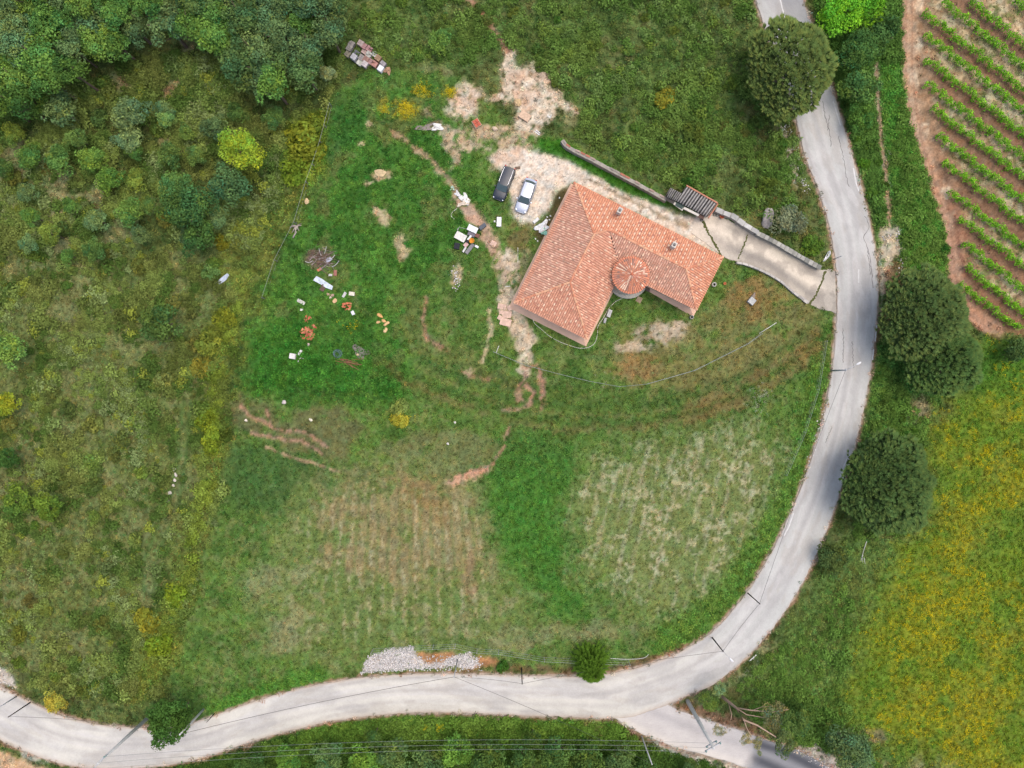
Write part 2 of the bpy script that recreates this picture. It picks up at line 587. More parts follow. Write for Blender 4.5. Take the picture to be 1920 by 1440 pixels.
# pale ground above the gullies, eroded bank
paint(region([(395, 755), (450, 745), (520, 760), (640, 760), (680, 800), (640, 860), (560, 850), (480, 820), (430, 790)], 12, 12), (112, 110, 70), .75, .3, n25, g=.45, t=.6)
paint(region([(440, 830), (500, 835), (620, 880), (650, 950), (600, 990), (520, 960), (440, 960), (410, 900)], 16, 10), (64, 100, 46), .75, t=.7)
paint(region([(740, 810), (860, 800), (940, 830), (920, 880), (850, 900), (740, 870), (700, 840)], 16, 14), (120, 120, 76), .7, .3, n25, g=.6, t=.6)
# mown field
MOWN = [(560, 920), (700, 880), (880, 910), (930, 1040), (1010, 1130), (980, 1210), (700, 1225), (580, 1225), (500, 1190), (500, 1090), (530, 1000)]
mown = region(MOWN, 60, 40)
paint(mown, (112, 130, 66), .9, g=.75, t=.5)
paint(mown * sstep(.5, .62, n25), (150, 146, 104), .55)
paint(region([(640, 900), (760, 880), (860, 910), (930, 960), (930, 1060), (860, 1110), (720, 1100), (600, 1060), (600, 960)], 26, 20), (148, 134, 92), .8, .35, n25, g=.45, t=.45)
paint(region([(720, 890), (800, 890), (850, 930), (840, 980), (760, 960)], 20, 12), (152, 122, 74), .6, .3)
ph = GU - 0.11 * (GV - 1050) * np.sign(GU - 760) * sstep(0, 160, np.abs(GU - 760)) + 7 * warpx
st = 0.5 + 0.5 * np.cos(2 * np.pi * ph / 20.5)
stm = region([(585, 930), (700, 900), (900, 960), (940, 1100), (900, 1215), (580, 1215)], 60, 40)
paint(stm * sstep(.62, .9, st) * sstep(.36, .6, fbm(GU, GV * .4, 14, 41)) * sstep(.38, .6, n6), (172, 164, 126), .55, g=.4)
paint(stm * sstep(.35, .1, st), (92, 118, 56), .35)
paint(ell(880, 1085, 16, 50, .5, 8), (150, 116, 88), .5, .4)
PALE2 = [(1085, 890), (1200, 850), (1400, 800), (1480, 850), (1430, 1000), (1340, 1130), (1210, 1150), (1110, 1080), (1070, 970)]
paint(region(PALE2, 55, 40), (120, 134, 74), .9, g=.7, t=.55)
p2m = region(PALE2, 55, 40)
paint(p2m * sstep(.48, .6, n25) * sstep(.4, .6, n6), (172, 168, 132), .65)
ph2 = GU + 0.25 * (GV - 1000) + 14 * warpx
paint(p2m * sstep(.55, .9, .5 + .5 * np.cos(2 * np.pi * ph2 / 24)) * sstep(.4, .6, fbm(GU, GV * .4, 14, 42)), (176, 170, 134), .45)
for e in ((1140, 1180, 90, 24), (520, 1190, 50, 40), (1000, 1190, 120, 20), (500, 1090, 50, 40)):
    paint(ell(*e, .5, 14), (140, 140, 98), .5, .5, n25)
LUSH2 = [(900, 880), (950, 830), (1085, 840), (1065, 940), (1065, 1050), (1110, 1130), (1060, 1170), (980, 1100), (910, 1010)]
paint(region(LUSH2, 40, 30), (72, 124, 42), .9, g=1, t=.9)
paint(region([(940, 800), (1080, 810), (1060, 880), (930, 890)], 26, 24), (76, 116, 48), .7, g=1, t=1.1)
# inside verge of the bend
paint(stroke([(1553, 640), (1540, 730), (1515, 830), (1480, 920), (1440, 1000), (1390, 1080), (1330, 1150), (1250, 1205)], 62, 22, 14), (92, 132, 48), .9, g=1, t=1.25)
paint(stroke([(600, 1262), (500, 1292), (400, 1330)], 30, 10, 8), (84, 132, 46), .9, g=1, t=1.1)
paint(stroke([(930, 1250), (1060, 1256), (1180, 1250), (1290, 1210)], 14, 6, 6), (112, 88, 60), .8, .4, g=.3)
# worn ground round the house
paint(region([(1150, 620), (1250, 592), (1320, 600), (1345, 530), (1440, 520), (1545, 585), (1548, 640), (1430, 735), (1310, 770), (1250, 725), (1170, 725), (1140, 690)], 22, 22), (138, 120, 76), .55, .55, n25, g=.6, t=.6)
paint(stroke([(1540, 640), (1460, 700), (1380, 745), (1280, 780)], 44, 20, 14), (136, 112, 66), .7, .4, n25)
for e in ((1190, 650, 34, 12), (1245, 625, 36, 20), (1265, 610, 26, 12), (1200, 625, 14, 14)):
    paint(ell(*e, .5, 8), (196, 178, 152), .8, .4, g=.1)
paint(ell(1190, 690, 45, 26, .5, 10), (158, 122, 76), .6, .3)
paint(ell(1410, 560, 50, 40, .5, 14), (150, 112, 64), .55, .4)
paint(stroke([(730, 690), (790, 735), (880, 765), (1040, 800), (1200, 800), (1350, 770), (1470, 700)], 20, 9, 10), (112, 100, 58), .6, .4, g=.5)
paint(stroke([(760, 560), (790, 640), (880, 690), (960, 720)], 50, 22, 20), (112, 114, 64), .5, .4, n25, g=.6)
paint(region([(900, 720), (1100, 740), (1280, 750), (1100, 790), (930, 780)], 20, 16), (92, 118, 50), .6)
# curved terrace bank: bands of darker and paler growth following its foot
ARC = [(790, 690), (860, 730), (950, 762), (1060, 778), (1180, 778), (1300, 758), (1410, 712), (1500, 650), (1550, 600)]
for off, w_, rgb_, op_ in ((-16, 14, (72, 104, 44), .6), (0, 9, (120, 112, 68), .35), (14, 14, (66, 100, 40), .6), (30, 10, (118, 120, 70), .35), (44, 14, (84, 116, 48), .5)):
    paint(stroke([(x - off * .25 * (x - 1150) / 350 * -1, y + off) for x, y in ARC], w_, w_ * .5, 8), rgb_, op_, .25, n12)
# faint double wheel tracks through the lower left meadow
for tk in ([(345, 745), (338, 800), (332, 870), (318, 950), (285, 1010), (268, 1060), (272, 1120)], [(360, 750), (354, 805), (348, 872), (336, 955), (306, 1015), (288, 1062), (292, 1120)]):
    paint(stroke(tk, 7, 4, 4), (72, 104, 46), .7, g=.5, t=.5)
# top middle scrub
TOPM = [(640, -120), (1420, -120), (1440, 60), (1490, 210), (1520, 330), (1555, 470), (1540, 495), (1340, 380), (1250, 350), (1060, 258), (1090, 215), (1000, 120), (940, 90), (880, 130), (740, 120), (640, 140)]
tm = region(TOPM, 8, 8)
paint(tm, (96, 122, 58), .9, t=1.1)
paint(tm * sstep(.46, .6, n60), (104, 118, 64), .7)
paint(tm * sstep(.5, .4, n25), (64, 86, 38), .6)
paint(tm * sstep(.58, .66, n45) * sstep(.45, .6, n12), (124, 122, 76), .4)
paint(region([(1400, 190), (1480, 205), (1545, 460), (1400, 440), (1420, 300)], 20, 18), (112, 108, 62), .7, .3, n25)
for e in ((1480, 290, 8, 60, .4, 5, -.3), (1500, 250, 6, 30, .4, 5, -.25)):
    paint(ell(*e), (205, 196, 180), .7, .6, n6, g=.1)
# bare earth beside the plot
BARE = [(838, 205), (860, 165), (872, 150), (900, 165), (915, 190), (945, 165), (940, 130), (950, 95), (965, 95), (968, 125), (1000, 120), (1035, 150), (1050, 185), (1088, 210), (1080, 217), (1045, 200), (1035, 230), (1000, 250), (960, 250), (975, 215), (960, 185), (930, 195), (900, 185), (890, 215), (870, 230)]
bare = region(BARE, 10, 9)
paint(bare, (216, 196, 168), .97, .35, n6, g=.02)
paint(bare * sstep(.46, .58, n25), (194, 156, 130), .5)
paint(bare * sstep(.5, .68, n12), (230, 214, 190), .5)
paint(stroke([(872, -10), (905, 30), (930, 60), (952, 95)], 13, 5, 5), (176, 134, 106), .9, .3, n6, g=.05)
paint(region([(830, 235), (1010, 240), (1020, 262), (930, 285), (880, 300), (840, 320), (830, 280)], 10, 14), (196, 172, 142), .85, .75, n12, g=.3)
paint(ell(920, 240, 40, 8, .4, 5), (206, 176, 140), .8, .2, g=.1)
paint(ell(815, 235, 12, 10, .4), (150, 128, 108), .8)
for e in ((760, 205, 22, 20), (790, 170, 20, 12), (845, 172, 14, 8), (718, 195, 10, 8)):
    paint(ell(*e, .5), (168, 158, 40), .75, .55, n6)
paint(ell(802, 205, 12, 12, .5), (168, 148, 116), .6, .3)
for e in ((715, 325, 20, 9), (693, 342, 10, 6), (697, 232, 10, 4), (680, 270, 6, 4), (712, 405, 8, 24, .4, 6, -.5), (755, 465, 13, 22), (855, 520, 10, 26, .4, 6, .35), (720, 400, 6, 14, .4, 5, -.7), (875, 695, 16, 8)):
    paint(ell(*e), (198, 176, 136), .85, .3, g=.1)
paint(ell(598, 487, 26, 21, .4, 6), (136, 112, 98), .8, .3, g=.1)
# eroded foot path across the plot and past the house
paint(stroke([(740, 248), (775, 275), (805, 300), (835, 330), (862, 368), (878, 400), (900, 420)], 13, 6, 8), (188, 158, 126), .85, .55, n12, g=.1)
paint(stroke([(862, 368), (880, 395), (905, 430), (925, 465), (945, 495), (955, 520)], 26, 8, 10), (194, 160, 134), .9, .5, n12, g=.06)
paint(stroke([(945, 480), (960, 520), (950, 560), (962, 590), (985, 640), (982, 690)], 34, 9, 12), (212, 192, 164), .92, .45, n12, g=.03)
paint(stroke([(980, 690), (1008, 685), (1016, 715), (1016, 755)], 9, 5, 6), (172, 134, 110), .8, .5, n6, g=.1)
paint(stroke([(985, 700), (968, 735), (972, 750)], 9, 4, 4), (164, 122, 100), .8, .2, g=.1)
paint(stroke([(916, 580), (922, 610), (912, 660), (905, 680)], 8, 3, 4), (196, 178, 136), .8, .3, g=.1)
paint(stroke([(862, 690), (880, 705), (915, 712)], 10, 5, 5), (170, 128, 98), .7, .5, g=.2)
paint(stroke([(940, 770), (985, 765), (1000, 740), (985, 725)], 7, 4, 5), (172, 134, 110), .75, .5, n6, g=.1)
for g in GULLY[:3] + GULLY[3:7]:
    paint(stroke(g, 8, 4.5, 5), (176, 136, 112), .8, .55, n6, g=.2)
paint(stroke([(845, 905), (870, 900), (910, 882)], 15, 7, 8), (202, 156, 128), .85, .5, n6, g=.1)
paint(stroke([(500, 838), (560, 862), (640, 885)], 6, 3, 3), (196, 160, 128), .7, .5)
# gravel forecourt and drive
YARD = [(918, 300), (935, 285), (960, 275), (1010, 282), (1060, 300), (1120, 330), (1200, 370), (1270, 405), (1325, 412), (1352, 480), (1300, 455), (1200, 405), (1130, 372), (1078, 345), (1040, 362), (1025, 400), (1000, 422), (975, 415), (960, 400), (950, 330)]
yard = region(YARD, 8, 7)
paint(yard, (238, 222, 202), .97, g=.0)
paint(yard * sstep(.52, .64, n12), (224, 206, 182), .45)
paint(yard * sstep(.64, .72, n6), (176, 156, 132), .45)
paint(region([(915, 300), (940, 280), (965, 270), (1000, 270), (985, 300), (940, 320), (922, 318)], 8, 6), (220, 186, 156), .75, .4, g=.05)
paint(stroke([(1100, 335), (1160, 366), (1230, 400), (1290, 430)], 8, 5, 6), (142, 126, 92), .8, .35, g=.35)
paint(region([(1078, 345), (1045, 360), (1028, 400), (1015, 420), (1000, 440), (1020, 470), (1060, 380)], 4, 4), (98, 84, 52), .9, .1, g=.3, t=.5)
paint(region([(960, 415), (1000, 425), (985, 470), (960, 470), (945, 440)], 10, 10), (120, 104, 66), .7, .3, g=.5)
paint(ell(985, 490, 14, 24, .5), (164, 152, 120), .6, .4)
paint(region([(1010, 262), (1050, 262), (1240, 368), (1250, 390), (1180, 366), (1080, 310), (1010, 285)], 5, 4), (60, 118, 26), .95, g=1, t=.7)
# vineyard
VINE = [(1690, -130), (1688, 100), (1700, 220), (1738, 345), (1768, 430), (1778, 520), (1790, 570), (1830, 612), (1872, 636), (2200, 660), (2200, -130)]
vine = region(VINE, 5, 5)
sN = np.array([-0.613, 0.79])
svals = [sN[0] * r[0][0] + sN[1] * r[0][1] for r in VROWS]
sv = np.interp(sN[0] * GU + sN[1] * GV, svals, np.arange(len(svals)), left=-1, right=len(svals))
odd = (np.floor(sv).astype(int) % 2 == 1)
startx = np.interp(GV, [0, 20, 150, 250, 360, 455, 540], [1735, 1735, 1740, 1760, 1785, 1811, 1803])
inrow = sstep(-8, 24, GU - startx - 0.35 * np.abs((sv % 1) - .5) * 20)
redm = sstep(150, 520, GV)
soil = An((164, 132, 100)) * (1 - redm)[..., None] + An((154, 112, 90)) * redm[..., None]
gcol = gcol + (soil - gcol) * vine[..., None]
grass = grass * (1 - vine) + .02 * vine
paint(vine * sstep(.5, .6, n12), (190, 158, 126), .35)
paint(vine * inrow * odd, (140, 106, 80), .85)
paint(vine * inrow * (~odd), (170, 150, 112), .85, .1, g=.3, t=.6)
paint(vine * inrow * (~odd) * sstep(.48, .56, n25) * sstep(.06, .2, np.abs(sv % 1 - .5) + .1), (112, 126, 66), .8, .2, g=.6)
paint(vine * inrow * (~odd) * sstep(.55, .62, n12), (214, 196, 158), .6)
for y0, x0 in ((10, 1722), (150, 1716), (240, 1735), (360, 1772), (80, 1722)):
    paint(ell(x0, y0, 9, 16, .5, 6), (226, 204, 170), .7, .3)
tr = [(1706, -120), (1704, 60), (1706, 160), (1722, 260), (1752, 360), (1778, 440), (1786, 520), (1812, 580), (1870, 622)]
paint(stroke(tr, 26, 6, 3), (196, 164, 132), .65 * 1.0)
paint(stroke(tr, 26, 6, 3) * redm, (188, 142, 114), .7)
trs = np.array(tr, float)
for off in (-6, 6):
    paint(stroke([(x + off, y) for x, y in tr], 3, 1.5, 1), (158, 116, 90), .5)
# between road and vineyard
EV = [(1506, -120), (1530, 40), (1568, 170), (1606, 300), (1640, 440), (1650, 560), (1640, 640), (1625, 780), (1600, 880), (1720, 980), (1740, 800), (1790, 700), (1800, 580), (1780, 520), (1770, 430), (1735, 340), (1698, 220), (1686, 100), (1690, -120)]
ev = region(EV, 5, 5)
paint(ev, (88, 128, 54), .95, g=1, t=1.3)
paint(ev * sstep(.5, .4, n25), (74, 110, 48), .4)
paint(region([(1652, 120), (1690, 100), (1705, 240), (1745, 350), (1775, 440), (1775, 520), (1690, 520), (1685, 420), (1660, 300)], 6, 6), (82, 132, 46), .9, g=1, t=1.3)
paint(stroke([(1643, 120), (1646, 190), (1652, 260), (1660, 330), (1666, 400), (1668, 450)], 7, 3, 3), (178, 150, 122), .9, g=.05)
paint(stroke([(1660, 330), (1654, 400), (1650, 450)], 5, 2.5, 3), (170, 146, 112), .7, .2, g=.1)
paint(region([(1648, 430), (1692, 425), (1692, 470), (1672, 500), (1660, 545), (1646, 590), (1644, 500)], 6, 7), (200, 184, 158), .9, .2, g=.08)
paint(region([(1660, 500), (1700, 480), (1700, 540), (1650, 640), (1640, 660), (1646, 580)], 6, 8), (132, 98, 72), .8, .2, g=.2)
# right flower field
FIELD = [(1900, 640), (1845, 655), (1810, 735), (1752, 790), (1735, 880), (1765, 950), (1690, 1015), (1655, 1100), (1605, 1200), (1572, 1320), (1650, 1395), (1780, 1440), (1900, 1560), (2200, 1560), (2200, 640)]
fld = region(FIELD, 45, 26)
paint(region([(1640, 1000), (1570, 1020), (1480, 1180), (1400, 1280), (1420, 1400), (1560, 1430), (1700, 1440), (1760, 1000)], 20, 16), (98, 128, 58), .9, g=1, t=1.1)
paint(region([(1600, 1060), (1660, 1020), (1640, 1150), (1540, 1220), (1500, 1200)], 20, 16), (104, 116, 60), .5, .3)
paint(fld, (106, 130, 40), .97, g=.95, t=.8)
paint(fld * sstep(.52, .64, n60), (118, 132, 50), .7)
paint(fld * sstep(.5, .4, n45), (92, 124, 42), .6)
flw = fld * sstep(.44, .60, .62 * fbm(GU, GV, 80, 52) + .38 * fbm(GU, GV, 18, 53)) * (.25 + .75 * sstep(1640, 1760, GU + .25 * (GV - 1000)))
paint(flw, (148, 142, 34), .4)
paint(region([(1840, 640), (2000, 640), (2000, 740), (1880, 740), (1810, 720)], 20, 16), (74, 122, 44), .7)
paint(ell(1725, 770, 22, 26, .5, 8), (158, 138, 108), .7, .3, g=.2)
paint(ell(1640, 1380, 26, 16, .5), (146, 120, 98), .6, .3)
# south of the road
SOUTH = [(1240, 1340), (1170, 1352), (1080, 1348), (920, 1342), (760, 1340), (620, 1356), (500, 1386), (380, 1424), (300, 1446), (300, 1570), (1600, 1570), (1500, 1500), (1360, 1432), (1260, 1402)]
sth = region(SOUTH, 4, 4)
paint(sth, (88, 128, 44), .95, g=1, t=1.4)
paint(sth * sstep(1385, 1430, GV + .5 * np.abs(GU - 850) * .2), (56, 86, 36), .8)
paint(sth * sstep(.46, .6, n25), (104, 140, 48), .5)
paint(region([(1090, 1350), (1180, 1362), (1240, 1400), (1160, 1400), (1090, 1375)], 8, 8), (128, 106, 76), .6, .4, g=.4)
paint(region([(1215, 1384), (1290, 1405), (1400, 1432), (1480, 1480), (1380, 1460), (1290, 1425), (1240, 1405)], 4, 4), (224, 212, 194), .85, .1, g=.05)
paint(region([(1488, 1400), (1530, 1392), (1560, 1410), (1620, 1445), (1640, 1500), (1570, 1450)], 5, 5), (206, 190, 172), .9, .1, g=.1)
paint(region([(1262, 1318), (1300, 1312), (1400, 1350), (1480, 1390), (1440, 1388), (1330, 1350)], 5, 6), (136, 104, 80), .85, .2, g=.3)
SW = [(-150, 1315), (-60, 1362), (0, 1392), (60, 1418), (120, 1438), (220, 1450), (220, 1570), (-150, 1570)]
sw = region(SW, 4, 4)
paint(sw, (84, 110, 48), .95, g=.9)
paint(region([(-150, 1390), (0, 1408), (60, 1432), (110, 1450), (110, 1570), (-150, 1570)], 6, 7), (204, 170, 132), .95, .05, g=.1)
paint(ell(60, 1420, 30, 8, .4, 5, .3), (216, 212, 200), .6, .5)
paint(region([(-150, 1160), (0, 1248), (26, 1268), (30, 1290), (10, 1285), (-150, 1200)], 4, 4), (206, 192, 176), .9, .1, g=.02)
# crushed stone beside the road
STONE = [(682, 1250), (690, 1232), (730, 1220), (773, 1214), (776, 1228), (800, 1245), (830, 1242), (850, 1228), (880, 1222), (900, 1248), (880, 1252), (840, 1250), (800, 1252), (740, 1256), (680, 1262)]
paint(region([(772, 1222), (832, 1222), (905, 1232), (940, 1240), (900, 1256), (780, 1250)], 6, 6), (188, 134, 92), .85, .3, g=.2)
paint(region(STONE, 4, 4), (222, 216, 210), .9, .1, g=.02)
paint(ell(712, 1235, 14, 4, .5, 5), (196, 160, 118), .8)
# road shoulders
sh = sstep(-9, -3, road_sd + 8 * warpx + 6 * warp2x)
paint(sh, (152, 118, 94), .85, .4, n6, g=.1)
paint(sstep(-4, -1, road_sd + 3 * warp2x), (186, 172, 154), .8, .4, n6, g=0)
grass = np.where(road_sd > 4, 0, np.where(road_sd > -7, .4 * (n12 > .5), grass))
grass = np.where(drive_sd > 0, 0, grass)
grass = np.where(house_sd > -2, 0, grass)
# fine speckle of turf and earth
spk = 1 + 0.42 * (n6 - .5) * 2 + 0.34 * (RNG.random(GU.shape) - .5)
dsat = .07 * (1 - fld[..., None])
gcol = gcol * (1 - dsat) + gcol.mean(-1, keepdims=True) * dsat
gcol = gcol * spk[..., None]
hue = (fbm(GU, GV, 10, 61) - .5)
gcol[..., 0] *= 1 + .35 * hue
gcol[..., 2] *= 1 - .25 * hue
gcol = np.clip(gcol, 0.004, 0.8)

# ---- mesh, with coarse rows out to the horizon
def ring(n, a, far):
    return a * (far / a) ** (np.arange(1, n + 1) / n)
ext = ring(16, 60.0, 9000.0)
gu2 = np.concatenate([(gu[0] - ext)[::-1], gu, gu[-1] + ext])
gv2 = np.concatenate([(gv[0] - ext)[::-1], gv, gv[-1] + ext])
E = 16
H2 = np.pad(hgt, E, mode='edge')
C2 = np.pad(gcol, ((E, E), (E, E), (0, 0)), mode='edge')
UU, VV = np.meshgrid(gu2, gv2)
out = (UU < gu[0]) | (UU > gu[-1]) | (VV < gv[0]) | (VV > gv[-1])
C2[out] = An((92, 108, 50)) * (0.75 + 0.5 * RNG.random(out.sum()))[:, None]
H2[out] *= 0.5
f = (CAMH - H2) / CAMH / S
verts = np.stack([(UU - 960) * f, -(VV - 720) * f, H2], -1).reshape(-1, 3)
n2u, n2v = len(gu2), len(gv2)
idx = np.arange(n2u * n2v).reshape(n2v, n2u)
quads = np.stack([idx[1:, :-1], idx[1:, 1:], idx[:-1, 1:], idx[:-1, :-1]], -1).reshape(-1, 4)

gm, nt, bs = new_mat('ground_turf_and_earth')
at = nt.nodes.new('ShaderNodeAttribute')
at.attribute_name = 'Col'
s1, nzA = nvar(nt, at.outputs['Color'], .22, 5.0, 3)
s2, nzB = nvar(nt, s1, .10, 0.6, 2)
nt.links.new(s2, bs.inputs['Base Color'])
bs.inputs['Roughness'].default_value = .95
bs.inputs['Specular IOR Level'].default_value = .1
bp = nt.nodes.new('ShaderNodeBump')
bp.inputs['Strength'].default_value = .7
bp.inputs['Distance'].default_value = .06
nt.links.new(nzA.outputs['Fac'], bp.inputs['Height'])
nt.links.new(bp.outputs['Normal'], bs.inputs['Normal'])
ground = link('ground', arr_mesh('ground', verts, quads, C2.reshape(-1, 3), gm, True))
tag(ground, 'grassy rural ground with bare earth patches and a vineyard field', 'ground', kind='structure')

# ------------------------------------------------------------------ roads (strips between two measured edges)
rm, nt, bs = new_mat('worn_pale_asphalt')
at = nt.nodes.new('ShaderNodeAttribute')
at.attribute_name = 'Col'
s1, nzA = nvar(nt, at.outputs['Color'], .07, 9.0, 3)
s2, nzB = nvar(nt, s1, .06, 0.35, 2)
nt.links.new(s2, bs.inputs['Base Color'])
bs.inputs['Roughness'].default_value = .9
bs.inputs['Specular IOR Level'].default_value = .25

def strip(name, e1, e2, n, m, z0, colfn, material, skirt=0.12, heights=None):
    a = smooth_pts(e1, n)
    b = smooth_pts(e2, n)
    t = np.linspace(0, 1, m)
    P = a[:, None, :] * (1 - t)[None, :, None] + b[:, None, :] * t[None, :, None]
    u, v = P[..., 0].copy(), P[..., 1].copy()
    # ragged broken edges
    rag = (fbm(u[:, 0], v[:, 0], 9, 71) - .5) * 5
    dirv = (b - a) / np.linalg.norm(b - a, axis=1)[:, None]
    u[:, 0] += rag * dirv[:, 0]
    v[:, 0] += rag * dirv[:, 1]
    rag = (fbm(u[:, -1], v[:, -1], 9, 72) - .5) * 5
    u[:, -1] += rag * dirv[:, 0]
    v[:, -1] += rag * dirv[:, 1]
    z = np.full(u.shape, z0) if heights is None else heights(u, v) + z0
    c = colfn(u, v, np.broadcast_to(t[None, :], u.shape), np.broadcast_to(np.linspace(0, 1, n)[:, None], u.shape))
    # skirts
    u = np.concatenate([u[:, :1], u, u[:, -1:]], 1)
    v = np.concatenate([v[:, :1], v, v[:, -1:]], 1)
    z = np.concatenate([z[:, :1] - skirt, z, z[:, -1:] - skirt], 1)
    c = np.concatenate([c[:, :1], c, c[:, -1:]], 1)
    ff = (CAMH - z) / CAMH / S
    V = np.stack([(u - 960) * ff, -(v - 720) * ff, z], -1).reshape(-1, 3)
    mm = m + 2
    ix = np.arange(n * mm).reshape(n, mm)
    q = np.stack([ix[:-1, :-1], ix[:-1, 1:], ix[1:, 1:], ix[1:, :-1]], -1).reshape(-1, 4)
    if np.cross(V[q[0, 1]] - V[q[0, 0]], V[q[0, 3]] - V[q[0, 0]])[2] < 0:
        q = q[:, ::-1]
    o = link(name, arr_mesh(name, V, q, c.reshape(-1, 3), material, False))
    return tag(o, kind='structure')

def gau(t, c, w):
    return np.exp(-((t - c) / w) ** 2)

def road_col(u, v, t, s):
    c = np.zeros(u.shape + (3,)) + An((203, 203, 197))
    south = sstep(1120, 1280, v) * sstep(1450, 1200, u)
    c += (An((224, 220, 208)) - c) * south[..., None]
    w = t + .012 * (fbm(u, v, 60, 81) - .5)
    lo = fbm(s * 900, t * 70, 26, 82)
    def bl(rgb, mk):
        nonlocal c
        c = c + (An(rgb) - c) * np.clip(mk, 0, 1)[..., None]
    bl((216, 212, 207), gau(w, .30, .035) * .55 + gau(w, .52, .03) * .6)
    bl((178, 174, 172), gau(w, .42, .06) * .5 + gau(w, .70, .07) * (.2 + .3 * lo))
    bl((168, 165, 164), gau(w, .86, .07) * .35 * sstep(.35, .6, lo))
    bl((172, 166, 162), gau(w, .10, .06) * .6 * sstep(.35, .6, fbm(s * 700, t * 60, 20, 83)))
    bl((184, 181, 177), sstep(.5, .62, lo) * .45)
    bl((188, 180, 168), sstep(.56, .66, fbm(s * 1200, t * 80, 16, 87)) * .3)
    bl((222, 219, 214), sstep(.6, .7, fbm(s * 1000, t * 90, 18, 88)) * .35)
    bl((150, 147, 148), ell_uv(u, v, 1590, 620, 36, 130) * .10)
    bl((190, 170, 150), sstep(.05, 0, t) * .7 + sstep(.96, 1, t) * .5)
    bl((150, 150, 152), sstep(70, 0, v) * sstep(.45, .6, w) * .55 + sstep(60, -40, v) * .3)
    bl((196, 176, 156), sstep(.35, .5, south) * (gau(t, .97, .05) + gau(t, .03, .03)) * .4)
    k = 1 + .10 * (fbm(u, v, 8, 84) - .5) + .07 * (RNG.random(u.shape) - .5)
    return np.clip(c * k[..., None], 0, .8)

def ell_uv(u, v, cx, cy, rx, ry):
    return np.exp(-((u - cx) / rx) ** 2 - ((v - cy) / ry) ** 2)

ROADZ = 0.05
road = strip('road', ROAD_IN, ROAD_OUT, 1100, 42, ROADZ, road_col, rm)
tag(road, 'pale worn two-lane asphalt road curving round the plot', 'road')

def side_col(u, v, t, s):
    c = np.zeros(u.shape + (3,)) + An((214, 208, 202))
    dk = sstep(1392, 1425, u + 60 * (fbm(u, v, 40, 85) - .5) + 10 * t)
    st_ = .5 + .5 * np.cos(2 * np.pi * (t * 2.1 + .1))
    dkc = An((88, 90, 96)) + (An((160, 160, 162)) - An((88, 90, 96))) * (st_ * .8)[..., None]
    c = c + (dkc - c) * dk[..., None]
    c = c + (An((184, 180, 178)) - c) * (gau(t, .35, .14) * .6 * (1 - dk))[..., None]
    c = c + (An((232, 224, 212)) - c) * (sstep(.72, .95, t) * .7 * (1 - dk))[..., None]
    k = 1 + .12 * (fbm(u, v, 8, 86) - .5) + .08 * (RNG.random(u.shape) - .5)
    return np.clip(c * k[..., None], 0, .8)

side = strip('side_road', SIDE_UP, SIDE_LO, 260, 30, ROADZ - 0.008, side_col, rm)
tag(side, 'narrow side road leaving the bend, freshly patched dark at its far end', 'road')

def drive_col(u, v, t, s):
    c = np.zeros(u.shape + (3,)) + An((198, 188, 170))
    def bl(rgb, mk):
        nonlocal c
        c = c + (An(rgb) - c) * np.clip(mk, 0, 1)[..., None]
    w = t + .05 * (fbm(u, v, 50, 91) - .5)
    bl((236, 222, 200), gau(w, .42, .15) * .9)
    bl((150, 142, 134), gau(w, .16, .08) * .5 * sstep(.3, .6, fbm(u, v, 40, 92)) + gau(w, .70, .11) * .6)
    bl((206, 196, 182), gau(w, .92, .07) * .5)
    bl((196, 188, 174), sstep(.85, .95, s) * .7)
    bl((140, 132, 122), sstep(.52, .62, fbm(u, v, 24, 93)) * .4)
    bl((236, 222, 202), sstep(.30, .0, s + .2 * (fbm(u, v, 20, 95) - .5)) * .9)
    k = 1 + .2 * (fbm(u, v, 7, 94) - .5) + .08 * (RNG.random(u.shape) - .5)
    return np.clip(c * k[..., None], 0, .8)

cm, nt, bs = new_mat('old_concrete_drive')
at = nt.nodes.new('ShaderNodeAttribute')
at.attribute_name = 'Col'
s1, nzA = nvar(nt, at.outputs['Color'], .12, 7.0, 3)
nt.links.new(s1, bs.inputs['Base Color'])
bs.inputs['Roughness'].default_value = .92
drive = strip('driveway', DRIVE_N, DRIVE_S, 180, 40, 0.045, drive_col, cm, .1, lambda u, v: gsample(hgt, u, v))
tag(drive, 'stained concrete driveway running from the road to the house', 'driveway')

# cracks, old white line, joints: shallow strips lying on the carriageway
def ribbon(pts, w, z, jit=0.0, seed=1, n=None, taper=True):
    rr = random.Random(seed)
    n = n or max(6, int(len(pts) * 6))
    p = smooth_pts(pts, n)
    mb = MB()
    P, F = [], []
    for i in range(n):
        a = p[min(i + 1, n - 1)] - p[max(i - 1, 0)]
        a = a / (np.linalg.norm(a) + 1e-9)
        nn = np.array((-a[1], a[0]))
        c = p[i] + nn * rr.uniform(-jit, jit)
        ww = w * (rr.uniform(.5, 1.2) if taper else 1) * .5
        zz = z(c[0], c[1]) if callable(z) else z
        P += [W(*(c + nn * ww), zz), W(*(c - nn * ww), zz)]
    for i in range(n - 1):
        F.append((2 * i, 2 * i + 1, 2 * i + 3, 2 * i + 2))
    mb.add(P, F)
    return mb

